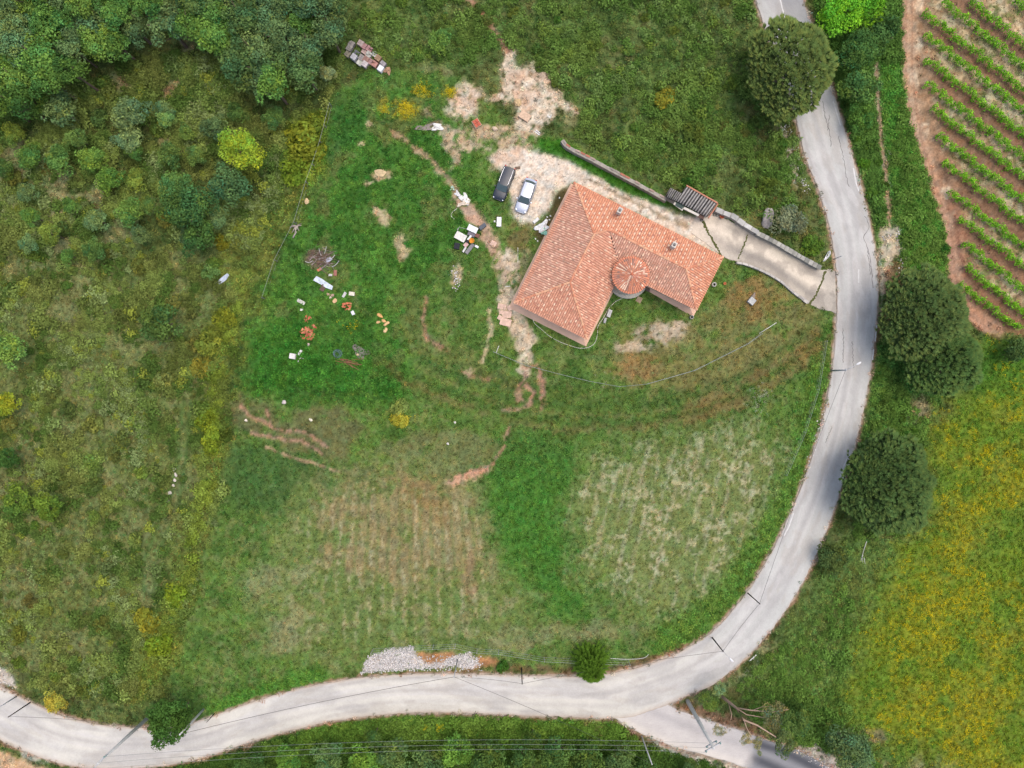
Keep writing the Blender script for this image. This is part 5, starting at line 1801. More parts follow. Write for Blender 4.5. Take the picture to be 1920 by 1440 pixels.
# ------------------------------------------------------------------ scattered ground cover (uncountable)
def gn_scatter(name, srcs, P, tint, scale, rot, var, material, label, cat):
    """one object: source plants + loose points; a node tree puts a plant on every point"""
    V = [np.asarray(P)]
    faces = []
    cols = [np.ones((len(P), 3))]
    vid = [np.zeros(len(P), int)]
    n = len(P)
    loops, starts = [], []
    for k, (v, f_, c) in enumerate(srcs):
        V.append(v)
        cols.append(c)
        vid.append(np.full(len(v), k + 1))
        faces += [tuple(int(q) + n for q in ff) for ff in f_]
        n += len(v)
    me = bpy.data.meshes.new(name)
    allv = np.vstack(V)
    me.from_pydata([tuple(p) for p in allv], [], faces)
    me.update()
    def fl(nm_, arr, typ='FLOAT', fld='value'):
        a = me.attributes.new(nm_, typ, 'POINT')
        a.data.foreach_set(fld, np.ascontiguousarray(arr).ravel())
    m_ = len(allv)
    c4 = np.ones((m_, 4), np.float32)
    c4[:, :3] = np.vstack(cols)
    fl('Col', c4, 'FLOAT_COLOR', 'color')
    t4 = np.ones((m_, 4), np.float32)
    t4[:len(P), :3] = tint
    fl('tint', t4, 'FLOAT_COLOR', 'color')
    def padv(a):
        r_ = np.zeros(m_, np.float32)
        r_[:len(P)] = a
        return r_
    fl('psize', padv(scale))
    fl('prot', padv(rot))
    iv = np.zeros(m_, np.int32)
    iv[:len(P)] = var
    fl('pick', iv, 'INT')
    fl('src', np.concatenate(vid).astype(np.int32), 'INT')
    me.materials.append(material)
    o = link(name, me)
    ng = bpy.data.node_groups.new(name + '_scatter', 'GeometryNodeTree')
    ng.interface.new_socket('Geometry', in_out='INPUT', socket_type='NodeSocketGeometry')
    ng.interface.new_socket('Geometry', in_out='OUTPUT', socket_type='NodeSocketGeometry')
    N, Lk = ng.nodes, ng.links
    gi = N.new('NodeGroupInput')
    go = N.new('NodeGroupOutput')
    def attr(nm_, typ):
        a = N.new('GeometryNodeInputNamedAttribute')
        a.data_type = typ
        a.inputs['Name'].default_value = nm_
        return a.outputs['Attribute']
    src = attr('src', 'INT')
    def eq(k):
        c = N.new('FunctionNodeCompare')
        c.data_type = 'INT'
        c.operation = 'EQUAL'
        Lk.new(src, c.inputs[2])
        c.inputs[3].default_value = k
        return c.outputs[0]
    def sep(k):
        s_ = N.new('GeometryNodeSeparateGeometry')
        s_.domain = 'POINT'
        Lk.new(gi.outputs[0], s_.inputs[0])
        Lk.new(eq(k), s_.inputs[1])
        return s_.outputs[0]
    jn = N.new('GeometryNodeJoinGeometry')
    for k in range(len(srcs)):
        g2 = N.new('GeometryNodeGeometryToInstance')
        Lk.new(sep(k + 1), g2.inputs[0])
        Lk.new(g2.outputs[0], jn.inputs[0])
    iop = N.new('GeometryNodeInstanceOnPoints')
    Lk.new(sep(0), iop.inputs['Points'])
    Lk.new(jn.outputs[0], iop.inputs['Instance'])
    iop.inputs['Pick Instance'].default_value = True
    Lk.new(attr('pick', 'INT'), iop.inputs['Instance Index'])
    cx = N.new('ShaderNodeCombineXYZ')
    Lk.new(attr('prot', 'FLOAT'), cx.inputs[2])
    er = N.new('FunctionNodeEulerToRotation')
    Lk.new(cx.outputs[0], er.inputs[0])
    Lk.new(er.outputs[0], iop.inputs['Rotation'])
    Lk.new(attr('psize', 'FLOAT'), iop.inputs['Scale'])
    Lk.new(iop.outputs[0], go.inputs[0])
    md = o.modifiers.new('scatter', 'NODES')
    md.node_group = ng
    return tag(o, label, cat, kind='stuff')

def tuft(seed, n, spread, h, wid):
    rng = np.random.default_rng(seed)
    V, F_, C = [], [], []
    for i in range(n):
        a = rng.uniform(0, 6.28)
        r0 = spread * .25 * rng.random()
        r1 = spread * rng.uniform(.45, 1.0)
        hh = h * rng.uniform(.4, 1.0)
        o = np.array((math.cos(a), math.sin(a), 0))
        sd = np.array((-math.sin(a), math.cos(a), 0)) * wid * rng.uniform(.7, 1.3)
        p0, p1 = o * r0, o * r1 + np.array((0, 0, hh))
        mid = o * (r0 + r1) * .45 + np.array((0, 0, hh * .85))
        t = rng.uniform(.75, 1.25)
        n0 = len(V)
        V += [p0, mid - sd, p1, mid + sd]
        F_.append((n0, n0 + 1, n0 + 2, n0 + 3))
        C += [np.array((1, 1, 1)) * t * .9, np.array((1, 1, 1)) * t, np.array((1.15, 1.1, 1.0)) * t, np.array((1, 1, 1)) * t]
    return np.array(V), np.array(F_), np.array(C)

def to_world(x, y, dz=0.0):
    z = gsample(hgt, x, y) + dz
    f_ = (CAMH - z) / CAMH / S
    return np.stack([(x - 960) * f_, -(y - 720) * f_, z], 1)

rg = np.random.default_rng(77)
NG = 330000
x = rg.uniform(-70, 1990, NG)
y = rg.uniform(-60, 1500, NG)
ok = rg.random(NG) < gsample(grass, x, y) * .62
x, y = x[ok], y[ok]
n = len(x)
tc3 = gsample(gcol, x, y)
tall_ = gsample(tall, x, y)
lush_ = 1 + .55 * (rg.random(n) - .5) * 2
tint = tc3 * lush_[:, None] * 1.58
tint[:, 0] *= 1 + .16 * rg.normal(size=n)
tint = np.clip(tint, .004, .7)
srcs = [tuft(500 + k, 9, .30, .17, .035) for k in range(4)]
gn_scatter('grass', srcs, to_world(x, y, -.01), tint, tall_ * rg.uniform(.6, 1.5, n), rg.uniform(0, 6.28, n), rg.integers(0, 4, n), leaf_i, 'short green grass and weeds covering the plot, verges and fields', 'grass')

# scrub: low woody clumps in the rough ground, colours drifting from place to place
SCRUB = [[(-60, 100), (650, 100), (610, 200), (540, 240), (530, 350), (480, 480), (450, 600), (430, 760), (440, 860), (370, 1090), (330, 1200), (300, 1310), (60, 1300), (-60, 1250)],
         [(640, -60), (1400, -60), (1430, 60), (1480, 210), (1535, 470), (1340, 370), (1240, 340), (1075, 255), (1092, 200), (1000, 110), (940, 80), (880, 120), (740, 110), (640, 130)],
         [(1515, -60), (1690, -60), (1690, 110), (1640, 130), (1665, 330), (1650, 430), (1600, 260), (1565, 160)],
         [(1690, 180), (1745, 345), (1775, 440), (1775, 500), (1695, 500), (1670, 300)],
         [(1640, 660), (1700, 740), (1740, 800), (1700, 1000), (1600, 1020), (1590, 900), (1620, 800)],
         [(1490, 1180), (1600, 1080), (1580, 1300), (1660, 1440), (1540, 1410), (1420, 1360), (1380, 1290)],
         [(300, 1450), (500, 1392), (640, 1362), (850, 1345), (1150, 1356), (1260, 1410), (1420, 1460), (1400, 1500), (300, 1500)],
         [(940, 800), (941, 800), (941, 801)]]
sx, sy, sk = [], [], []
for i, poly in enumerate(SCRUB):
    xs = [p[0] for p in poly]
    ys = [p[1] for p in poly]
    area = (max(xs) - min(xs)) * (max(ys) - min(ys))
    m_ = int(area * [.050, .046, .055, .05, .04, .035, .055, .05][i])
    qx = rg.uniform(min(xs), max(xs), m_)
    qy = rg.uniform(min(ys), max(ys), m_)
    ins = sd_poly(qx, qy, poly) > 0
    den = fbm(qx, qy, 45, 121)
    ins &= rg.random(m_) < (sstep(.36, .58, den) * np.where(qy > 470, .38, .8) if i == 0 else (sstep(.36, .58, den) * .5 if i == 1 else (.6 if i in (2, 6) else .32)))
    ins &= gsample(road_sd, qx, qy) < -12
    ins &= gsample(bare, qx, qy) < .3
    ins &= dist_line(qx, qy, [(1643, 120), (1646, 190), (1652, 260), (1660, 330), (1666, 400), (1668, 450)]) > 9
    ins &= dist_line(qx, qy, [(872, -10), (905, 30), (930, 60), (952, 95)]) > 10
    ins &= dist_line(qx, qy, [(352, 747), (346, 803), (340, 871), (327, 953), (296, 1012), (278, 1061), (282, 1120)]) > 14
    sx.append(qx[ins])
    sy.append(qy[ins])
    sk.append(np.full(ins.sum(), i))
sx, sy, sk = np.concatenate(sx), np.concatenate(sy), np.concatenate(sk)
n = len(sx)
cA = fbm(sx, sy, 40, 131)
cB = fbm(sx, sy, 55, 132)
cC = rg.random(n)
base = np.zeros((n, 3)) + An((90, 112, 54))
def bl(rgb, m_):
    global base
    base = base + (An(rgb) - base) * np.clip(m_, 0, 1)[:, None]
bl((114, 130, 66), sstep(.45, .62, cA))
bl((74, 98, 44), sstep(.5, .38, cA))
bl((116, 112, 62), sstep(.57, .68, cB) * (sk < 2) * .35)
bl((120, 134, 86), sstep(.5, .38, cB) * (sk < 2) * (cC > .6) * .8)
bl((126, 136, 56), (cC < .05) * 1.0)
bl((92, 126, 54), ((sk >= 2) & (sk != 6)) * .75)
bl((74, 108, 48), (sk == 2) * .7)
bl((92, 124, 46), (sk == 6) * .75)
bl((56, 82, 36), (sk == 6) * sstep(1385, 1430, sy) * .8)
bl((86, 118, 52), (sk == 1) * .6)
bl((116, 134, 48), sstep(30, 0, dist_line(sx, sy, [(585, 230), (575, 330), (520, 440), (440, 600), (400, 720), (400, 850), (360, 1050), (290, 1240)])) * .8)
base = base * rg.uniform(.75, 1.3, n)[:, None] * 1.92
def clump(seed):
    rng = np.random.default_rng(seed)
    d_ = rand_dirs(150, rng, -.1)
    P = d_ * rng.uniform(.4, 1.0, 150)[:, None] * np.array((.5, .5, .42)) * (1 + .3 * np.sin(3 * np.arctan2(d_[:, 1], d_[:, 0]) + seed))[:, None]
    P[:, 2] += .12
    N_ = d_ + rng.normal(size=(150, 3)) * .6 + np.array((0, 0, .4))
    N_ /= np.linalg.norm(N_, axis=1)[:, None]
    return leaf_quads(P, N_, .16, rng, np.repeat(rng.uniform(.7, 1.35, (150, 1)), 3, 1), .6)
gn_scatter('scrub', [clump(600 + k) for k in range(5)], to_world(sx, sy), np.clip(base, .004, .6), np.clip(np.exp(rg.normal(size=n) * .38 - .05), .4, 2.3) * np.where(sk < 2, 1.0, .9), rg.uniform(0, 6.28, n), rg.integers(0, 5, n), leaf_i, 'low woody scrub and weeds covering the rough ground and verges', 'scrub')

# clods and small stones on the bare earth
qx, qy = rg.uniform(400, 1100, 60000), rg.uniform(60, 920, 60000)
bare_d = np.clip(1 - gsample(grass, qx, qy) * 4, 0, 1) * (gsample(road_sd, qx, qy) < -8) * (gsample(house_sd, qx, qy) < -3) * (gsample(drive_sd, qx, qy) < -3)
ok = rg.random(60000) < bare_d * np.where(gsample(yard, qx, qy) > .4, .12, .55)
qx, qy = qx[ok], qy[ok]
n = len(qx)
def clod(seed):
    mb = MB()
    mb.rock((0, 0, .25), (1, .8, .6), seed, 0, (1, 1, 1), 1)
    return np.array(mb.v), np.array([f_[:3] for f_ in mb.f]), np.array(mb.c)
earth_i = leaf_mat('earth_clods', 'INSTANCER', 0.0)
gn_scatter('soil_clods', [clod(k + 20) for k in range(4)], to_world(qx, qy), np.clip(gsample(gcol, qx, qy) * rg.uniform(.75, 1.3, (n, 1)), .02, .7), np.exp(rg.normal(size=n) * .5 - 2.0), rg.uniform(0, 6.28, n), rg.integers(0, 4, n), earth_i, 'clods and small stones lying on the bare earth', 'soil')

# wild flowers
def flower_src(seed):
    rng = np.random.default_rng(seed)
    P = np.stack([rng.uniform(-.2, .2, 7), rng.uniform(-.2, .2, 7), rng.uniform(.15, .3, 7)], 1)
    return leaf_quads(P, np.tile(np.array((0, 0, 1.0)), (7, 1)) + rng.normal(size=(7, 3)) * .2, .065, rng, np.repeat(rng.uniform(.8, 1.1, (7, 1)), 3, 1), .9)
qx, qy = rg.uniform(1560, 1990, 90000), rg.uniform(620, 1500, 90000)
pf = gsample(flw, qx, qy) * sstep(.42, .6, fbm(qx, qy, 11, 141))
ok = rg.random(90000) < pf * .22
qx, qy = qx[ok], qy[ok]
ex = [(760, 205, 20, 90), (795, 170, 18, 50), (845, 172, 12, 40), (750, 786, 14, 70), (720, 205, 9, 20), (660, 610, 20, 14)]
for (cx_, cy_, r_, k_) in ex:
    qx = np.concatenate([qx, cx_ + rg.normal(size=k_) * r_ * .5])
    qy = np.concatenate([qy, cy_ + rg.normal(size=k_) * r_ * .45])
n = len(qx)
tint = np.array(A(228, 206, 36))[None, :] * rg.uniform(.8, 1.2, (n, 1)) * 1.15
gn_scatter('yellow_wildflowers', [flower_src(1), flower_src(2)], to_world(qx, qy), tint, rg.uniform(.7, 1.4, n), rg.uniform(0, 6.28, n), rg.integers(0, 2, n), leaf_i, 'yellow wildflowers blooming in drifts across the right field', 'flowers')
qx, qy = [], []
for (cx_, cy_, r_, k_) in [(1425, 745, 22, 50), (1418, 768, 8, 14), (1435, 735, 10, 16), (790, 1378, 26, 40), (800, 1370, 14, 30), (740, 1366, 12, 12), (1130, 715, 14, 10), (1660, 300, 30, 16), (1700, 470, 20, 14), (1400, 1265, 24, 24)]:
    qx.append(cx_ + rg.normal(size=k_) * r_ * .6)
    qy.append(cy_ + rg.normal(size=k_) * r_ * .5)
qx, qy = np.concatenate(qx), np.concatenate(qy)
n = len(qx)
gn_scatter('white_wildflowers', [flower_src(3), flower_src(4)], to_world(qx, qy), np.array(A(236, 236, 214))[None, :] * np.ones((n, 1)), rg.uniform(.5, 1.0, n), rg.uniform(0, 6.28, n), rg.integers(0, 2, n), leaf_i, 'small white wildflowers in loose patches on the verges', 'flowers')
# ------------------------------------------------------------------ cars
rubber_m = mat('tyre_rubber', (.02, .02, .02), .8, var=.1)
rim_m = mat('alloy_rim', (.45, .46, .48), .35, .8, var=0)
glass_car = mat('car_glass', (.05, .075, .08), .12, var=0, spec=.5)
black_trim = mat('black_trim', (.018, .018, .02), .45, var=0)
lamp_m = mat('lamp_lens', (.75, .77, .8), .12, var=0, spec=.6)
red_lamp = mat('tail_lamp', (.35, .03, .025), .2, var=0)
chrome_m = mat('roof_rail_metal', (.75, .76, .78), .3, .6, var=0)
plate_m = mat('number_plate', (.7, .7, .68), .5, var=0)

def car(front, rear, label, paint, L=4.6, Wd=1.80, estate=True, group='parked cars'):
    fx, fy = front
    bx, by = rear
    cx, cy = (fx + bx) / 2, (fy + by) / 2
    g = G(cx, cy)
    rot = math.atan2(-(fy - by), fx - bx)
    root = empty('car', g, label, 'car', group, rot)
    hw_ = Wd / 2
    # stations: x, half width factor, deck height
    if estate:
        ST = [(-.5, .70, .62), (-.487, .82, .86), (-.46, .92, .96), (-.40, .975, 1.0), (-.2, 1, .99), (.0, 1, .97), (.16, .995, .96), (.22, .985, .95), (.30, .975, .92), (.40, .95, .86), (.455, .885, .79), (.485, .77, .70), (.5, .60, .55)]
    else:
        ST = [(-.5, .68, .60), (-.487, .80, .84), (-.46, .90, .95), (-.38, .97, .99), (-.2, 1, .98), (.0, 1, .96), (.16, .99, .95), (.22, .98, .94), (.30, .97, .90), (.40, .94, .82), (.455, .87, .75), (.485, .76, .66), (.5, .58, .52)]
    prof = [(0.0, None), ]
    V, F_ = [], []
    K = 9
    for (x, w, dk) in ST:
        w = w * hw_
        half = [(0, .24), (w * .82, .24), (w * .97, .34), (w, .52), (w * .985, dk * .86), (w * .93, dk * .965), (w * .80, dk), (w * .4, dk + .025), (0, dk + .03)]
        ring = [(x * L, -a, z) for a, z in half] + [(x * L, a, z) for a, z in reversed(half[1:-1])]
        V += ring
    nr = 2 * K - 2
    for i in range(len(ST) - 1):
        for k in range(nr):
            k2 = (k + 1) % nr
            F_.append((i * nr + k, i * nr + k2, (i + 1) * nr + k2, (i + 1) * nr + k))
    F_.append(tuple(range(nr)))
    F_.append(tuple((len(ST) - 1) * nr + k for k in reversed(range(nr))))
    mb = MB()
    mb.add(V, F_)
    body = mb.build('body', paint, root, smooth=True)
    # cabin
    if estate:
        zb, zr = .955, 1.50
        xa, xb, xc, xd = .235, .085, -.415, -.468      # windscreen foot, head, roof rear, tailgate foot
    else:
        zb, zr = .945, 1.42
        xa, xb, xc, xd = .225, .075, -.315, -.405
    wb, wr = hw_ * .93, hw_ * .74
    def P(x, y, z):
        return (x * L, y, z)
    mb = MB()
    n = 6
    def panel(x0, w0, z0, x1, w1, z1, crown0, crown1, bow0, bow1):
        A0, B0 = [], []
        for i in range(n + 1):
            t = -1 + 2 * i / n
            A0.append(P(x0 + bow0 * (1 - t * t), t * w0, z0 + crown0 * (1 - t * t)))
            B0.append(P(x1 + bow1 * (1 - t * t), t * w1, z1 + crown1 * (1 - t * t)))
        return A0 + B0, [(i, i + 1, n + 1 + i + 1, n + 1 + i) for i in range(n)]
    def part(name, m_, data, parent=root, smooth=True):
        b_ = MB()
        b_.add(*data)
        return b_.build(name, m_, parent, smooth=smooth)
    part('windscreen', glass_car, panel(xa, wb * .93, zb, xb, wr, zr, .02, .045, .022, .016))
    rf = panel(xb, wr, zr, (xb + xc) / 2, wr * 1.02, zr + .03, .045, .05, .016, 0)
    rf2 = panel((xb + xc) / 2, wr * 1.02, zr + .03, xc, wr * .95, zr - .02, .05, .045, 0, -.012)
    b_ = MB()
    b_.add(*rf)
    b_.add(*rf2)
    # side rails of the roof and pillars
    for sg in (-1, 1):
        b_.add([P(xb, sg * wr, zr), P((xb + xc) / 2, sg * wr * 1.02, zr + .03), P(xc, sg * wr * .95, zr - .02), P(xc, sg * (wr * .95 + .05), zr - .12), P((xb + xc) / 2, sg * (wr * 1.02 + .05), zr - .07), P(xb, sg * (wr + .05), zr - .08)],
               [(0, 1, 4, 5), (1, 2, 3, 4)])
        for (x0, x1, w0, w1) in ((xa, xb, wb * .93, wr), (xd, xc, wb * .88, wr * .95)):
            b_.tube([P(x0, sg * (w0 + .01), zb), P(x1, sg * (w1 + .01), zr - .01)], .035, 6)
        b_.tube([P(-.13, sg * (wb + .005), zb), P(-.13, sg * (wr + .05), zr - .05)], .035, 6)
    b_.build('roof', paint, root, smooth=True)
    part('rear_window', glass_car, panel(xc, wr * .95, zr - .02, xd, wb * .88, zb + .03, .045, .02, -.012, -.02))
    for sg in (-1, 1):
        for x0, x1, t0, t1 in ((xa - .02, -.125, xb, -.125), (-.135, xd + .01, -.135, xc)):
            part('side_window', glass_car, ([P(x0, sg * wb, zb), P(x1, sg * wb * (.99 if x1 > -.3 else .93), zb), P(t1, sg * (wr + .045), zr - .08), P(t0, sg * (wr + .045), zr - .08)], [(0, 1, 2, 3)]), smooth=False)
        mb = MB()
        mb.box(P(.165, sg * (hw_ + .07), 1.0), (.14, .2, .13), sg * -.15, taper=.85)
        mb.build('wing_mirror', paint, root)
        mb = MB()
        mb.rock(P(.452, sg * hw_ * .68, .72), (.34, .26, .12), 3, sg * -.6)
        mb.build('headlight', lamp_m, root, smooth=True)
        mb = MB()
        mb.box(P(-.488, sg * hw_ * .70, .84), (.10, .24, .18), sg * .35)
        mb.build('tail_light', red_lamp, root)
        if estate:
            mb = MB()
            mb.tube([P(.05, sg * wr * .93, zr + .06), P(-.05, sg * wr * .97, zr + .11), P(-.3, sg * wr * .96, zr + .10), P(-.40, sg * wr * .90, zr + .03)], .028, 6)
            mb.build('roof_rail', chrome_m, root)
        for x_ in (.30, -.295):
            mb = MB()
            R_ = .325
            prf = []
            mb.tube([P(x_, sg * (hw_ - .22), R_), P(x_, sg * (hw_ - .005), R_)], R_, 18)
            wh = mb.build('wheel', rubber_m, root)
            mb = MB()
            mb.tube([P(x_, sg * (hw_ - .02), R_), P(x_, sg * (hw_ + .006), R_)], R_ * .66, 14)
            mb.build('rim', rim_m, wh)
    mb = MB()
    mb.box(P(xa + .012, 0, zb + .005), (.14, wb * 1.78, .03))
    mb.build('cowl', black_trim, root)
    mb = MB()
    mb.box(P(.497, 0, .40), (.06, hw_ * 1.1, .16))
    mb.build('grille', black_trim, root)
    mb = MB()
    mb.box(P(-.499, 0, .62), (.03, .5, .11))
    mb.build('number_plate', plate_m, root)
    if not estate:
        mb = MB()
        mb.tube([P(-.27, 0, zr + .05), P(-.29, 0, zr + .18)], .02, 5)
        mb.build('aerial', black_trim, root)
    return root
car((933, 378), (957.5, 315.5), 'black estate car with silver roof rails parked on the left', mat('black_paint', (.018, .024, .036), .32, var=0, spec=.3, coat=.15))
car((974.5, 402), (997.5, 336.5), 'pale silver-blue hatchback parked beside the black car', mat('silver_blue_paint', (.34, .37, .44), .28, .2, var=0, spec=.5, coat=.4), L=4.65, estate=False)

# ------------------------------------------------------------------ loose things on the ground
paint_m = mat('loose_debris', None, .8, var=.26, scale=3.5, vcol=True)
def slab(name, px, py, size, ang_deg, rgb, label, cat, z=0.0, tilt=(0, 0), group=None, m_=None, taper=1.0):
    """size metres (l, w, h); angle in the picture, clockwise"""
    g = G(px, py)
    mb = MB()
    mb.box((0, 0, size[2] / 2 + z), size, math.radians(-ang_deg), A(*rgb), tilt, taper)
    o = mb.build(name, m_ or paint_m, None, g)
    b = o.modifiers.new('edge', 'BEVEL')
    b.width = min(.02, size[2] * .2)
    b.segments = 1
    return tag(o, label, cat, group)

def crumple(name, px, py, l, w, ang_deg, rgb, label, cat, amp=.12, seed=1, group=None, z=.05, rgb2=None):
    rng = np.random.default_rng(seed)
    n, m_ = 12, 9
    c, s = math.cos(math.radians(-ang_deg)), math.sin(math.radians(-ang_deg))
    P, F_, C = [], [], []
    for j in range(m_):
        for i in range(n):
            u, v = (i / (n - 1) - .5), (j / (m_ - 1) - .5)
            k = 1 + .22 * math.sin(3 * math.atan2(v, u) + seed) + .12 * math.sin(5 * math.atan2(v, u) + 2 * seed)
            x, y = u * l * k, v * w * k
            zz = z + amp * (.6 * math.sin(9 * u + seed) * math.cos(7 * v + seed * 2) + .4 * rng.random()) * (1 - 1.2 * max(abs(u), abs(v)))
            P.append((x * c - y * s, x * s + y * c, max(.02, zz + amp * .4)))
            q = rng.random() < .3 and rgb2
            C.append(np.array(A(*(rgb2 if q else rgb))) * rng.uniform(.85, 1.1))
    for j in range(m_ - 1):
        for i in range(n - 1):
            a = j * n + i
            F_.append((a, a + 1, a + n + 1, a + n))
    o = link(name, arr_mesh(name, np.array(P), np.array(F_), np.array(C), paint_m), None, G(px, py))
    so_ = o.modifiers.new('thickness', 'SOLIDIFY')
    so_.thickness = .02
    return tag(o, label, cat, group)

def rocks(name, items, label, cat, px, py, seed=1):
    """one heap of touching stones with each stone a part"""
    g = G(px, py)
    root = empty(name, g, label, cat)
    rr_ = random.Random(seed)
    for (dx, dy, sx_, sy_, sz_, rgb) in items:
        mb = MB()
        q = G(px + dx, py + dy) - g
        mb.rock((q.x, q.y, q.z + sz_ * .3), (sx_, sy_, sz_), rr_.randint(0, 999), rr_.uniform(0, 3), A(*rgb), 2)
        mb.build('brick' if 'brick' in name else 'stone', paint_m, root)
    return root

def stone(px, py, size, rgb, label, rot=0.0, seed=1):
    mb = MB()
    mb.rock((0, 0, size[2] * .3), size, seed, math.radians(-rot), A(*rgb), 3)
    return tag(mb.build('boulder', paint_m, None, G(px, py)), label, 'boulder', 'loose boulders')
stone(1438, 411, (1.5, 2.9, 1.1), (176, 168, 162), 'large pale grey boulder in the scrub near the road', 10, 5)
stone(971, 193, (.9, 1.0, .6), (222, 190, 142), 'cream rounded boulder on the bare earth', 0, 6)
stone(928, 242, (.9, .6, .4), (224, 200, 172), 'flat pale boulder below the bare earth', 20, 7)
stone(713, 325, (1.7, .9, .35), (214, 190, 146), 'cream stone ledge in the lush grass', 8, 8)
stone(576, 378, (.6, .8, .4), (224, 196, 150), 'cream stone by the old fence', 0, 9)
stone(1412, 556, (.5, 1.2, .3), (150, 134, 118), 'dull brown stone in the worn grass by the drive', 30, 10)
rocks('stone_pile', [(-1, -8, .9, .5, .35, (224, 172, 108)), (-4, 4, .7, .4, .3, (228, 186, 130)), (6, 2, .4, .8, .3, (226, 178, 118)), (11, 7, .5, .9, .35, (232, 192, 136)), (9, 19, .6, .7, .3, (236, 202, 148))], 'loose group of orange-cream stones in the middle of the grass', 'stones', 714, 600, 2)
RB = [(214, 128, 92), (196, 108, 78), (222, 150, 112), (206, 116, 84)]
def brick_heap(px, py, r, n, label, seed, extra=()):
    rr_ = random.Random(seed)
    g = G(px, py)
    root = empty('brick_heap', g, label, 'brick heap', 'heaps of broken brick')
    for k in range(n):
        a, q = rr_.uniform(0, 6.28), math.sqrt(rr_.random())
        p = G(px + q * r * math.cos(a), py + q * r * math.sin(a) * .85) - g
        mb = MB()
        mb.box((p.x, p.y, p.z + .05 + .35 * (1 - q) * rr_.random()), (rr_.uniform(.2, .36), rr_.uniform(.14, .22), rr_.uniform(.1, .16)), rr_.uniform(0, 3.1), np.array(A(*rr_.choice(RB))) * rr_.uniform(.85, 1.15), (rr_.uniform(-.4, .4), rr_.uniform(-.4, .4)))
        mb.build('brick', paint_m, root)
    for (dx, dy, l, rgb) in extra:
        mb = MB()
        p = G(px + dx, py + dy) - g
        mb.rock((p.x, p.y, p.z + .1), (l, l * .8, .25), seed + 3, 0, A(*rgb))
        mb.build('stone', paint_m, root)
    return root
brick_heap(577, 626, 14, 60, 'large heap of broken orange bricks in the grass', 1, ((1, 20, .5, (226, 200, 190)),))
brick_heap(577, 598, 6, 10, 'small cluster of orange bricks just above the large brick heap', 2)
brick_heap(651, 574, 9, 24, 'heap of orange rubble below the blue-white sheet', 3)
brick_heap(590, 612, 4, 6, 'few dull bricks at the upper right rim of the large brick heap', 5)

# pallets of paving blocks
PAVE = [(661, 86, (152, 146, 140)), (657, 94, (160, 154, 146)), (653, 104, (158, 152, 132)), (669, 103, (122, 124, 134)), (666, 112, (196, 196, 200)), (678, 85, (186, 168, 162)), (684, 90, (180, 138, 136)),
        (685, 99, (184, 160, 152)), (694, 96, (178, 136, 134)), (693, 106, (196, 196, 186)), (704, 104, (204, 204, 200)), (680, 112, (160, 152, 148)), (676, 120, (206, 208, 196)), (688, 115, (158, 124, 112)), (694, 117, (176, 140, 138)), (686, 124, (214, 204, 204)),
        (711, 114, (160, 132, 104)), (704, 124, (190, 140, 128)), (719, 124, (166, 160, 162))]
rp = random.Random(4)
colname = lambda c: 'reddish' if c[0] > c[1] * 1.25 else ('brownish' if c[0] > c[2] * 1.3 else ('whitish' if c[0] > 190 else ('bluish grey' if c[2] > c[0] + 8 else 'grey')))
cnt = {}
ORD = ['first', 'second', 'third', 'fourth', 'fifth', 'sixth', 'seventh', 'eighth', 'ninth']
tot = {}
for q in PAVE:
    tot[colname(q[2])] = tot.get(colname(q[2]), 0) + 1
for (x_, y_, c_) in sorted(PAVE):
    nm_ = colname(c_)
    cnt[nm_] = cnt.get(nm_, 0) + 1
    which = 'the only %s one in the group' % nm_ if tot[nm_] == 1 else '%s %s one from the left' % (ORD[cnt[nm_] - 1], nm_)
    g = G(x_, y_)
    root = empty('paving_stack', g, 'stack of paving blocks at the wood edge, ' + which, 'paving stack', 'stacks of paving blocks')
    R_ = math.radians(-35) + rp.uniform(-.08, .08)
    mb = MB()
    for k in (-.28, 0, .28):
        mb.box((-k * math.sin(R_), k * math.cos(R_), .06), (.74, .09, .10), R_, A(150, 128, 100))
    mb.build('pallet', paint_m, root)
    hN = rp.choice((2, 3, 3, 4))
    for lay in range(hN):
        for i in range(2):
            for j in range(3):
                if lay == hN - 1 and rp.random() < .12:
                    continue
                lx, ly = (i - .5) * .38, (j - 1) * .25
                b = MB()
                b.box((lx * math.cos(R_) - ly * math.sin(R_), lx * math.sin(R_) + ly * math.cos(R_), .22 + lay * .2), (.365, .235, .19), R_ + rp.uniform(-.05, .05), np.array(A(*c_)) * rp.uniform(.85, 1.15))
                b.build('block', paint_m, root)
slab('white_block', 715, 132, (.7, .75, .7), 35, (250, 250, 250), 'bright white cube at the lower end of the paving stacks', 'block')
crumple('dirt_sack', 727, 133, .9, .8, 30, (176, 140, 110), 'brown torn sack beside the white cube', 'sack', .25, 3)

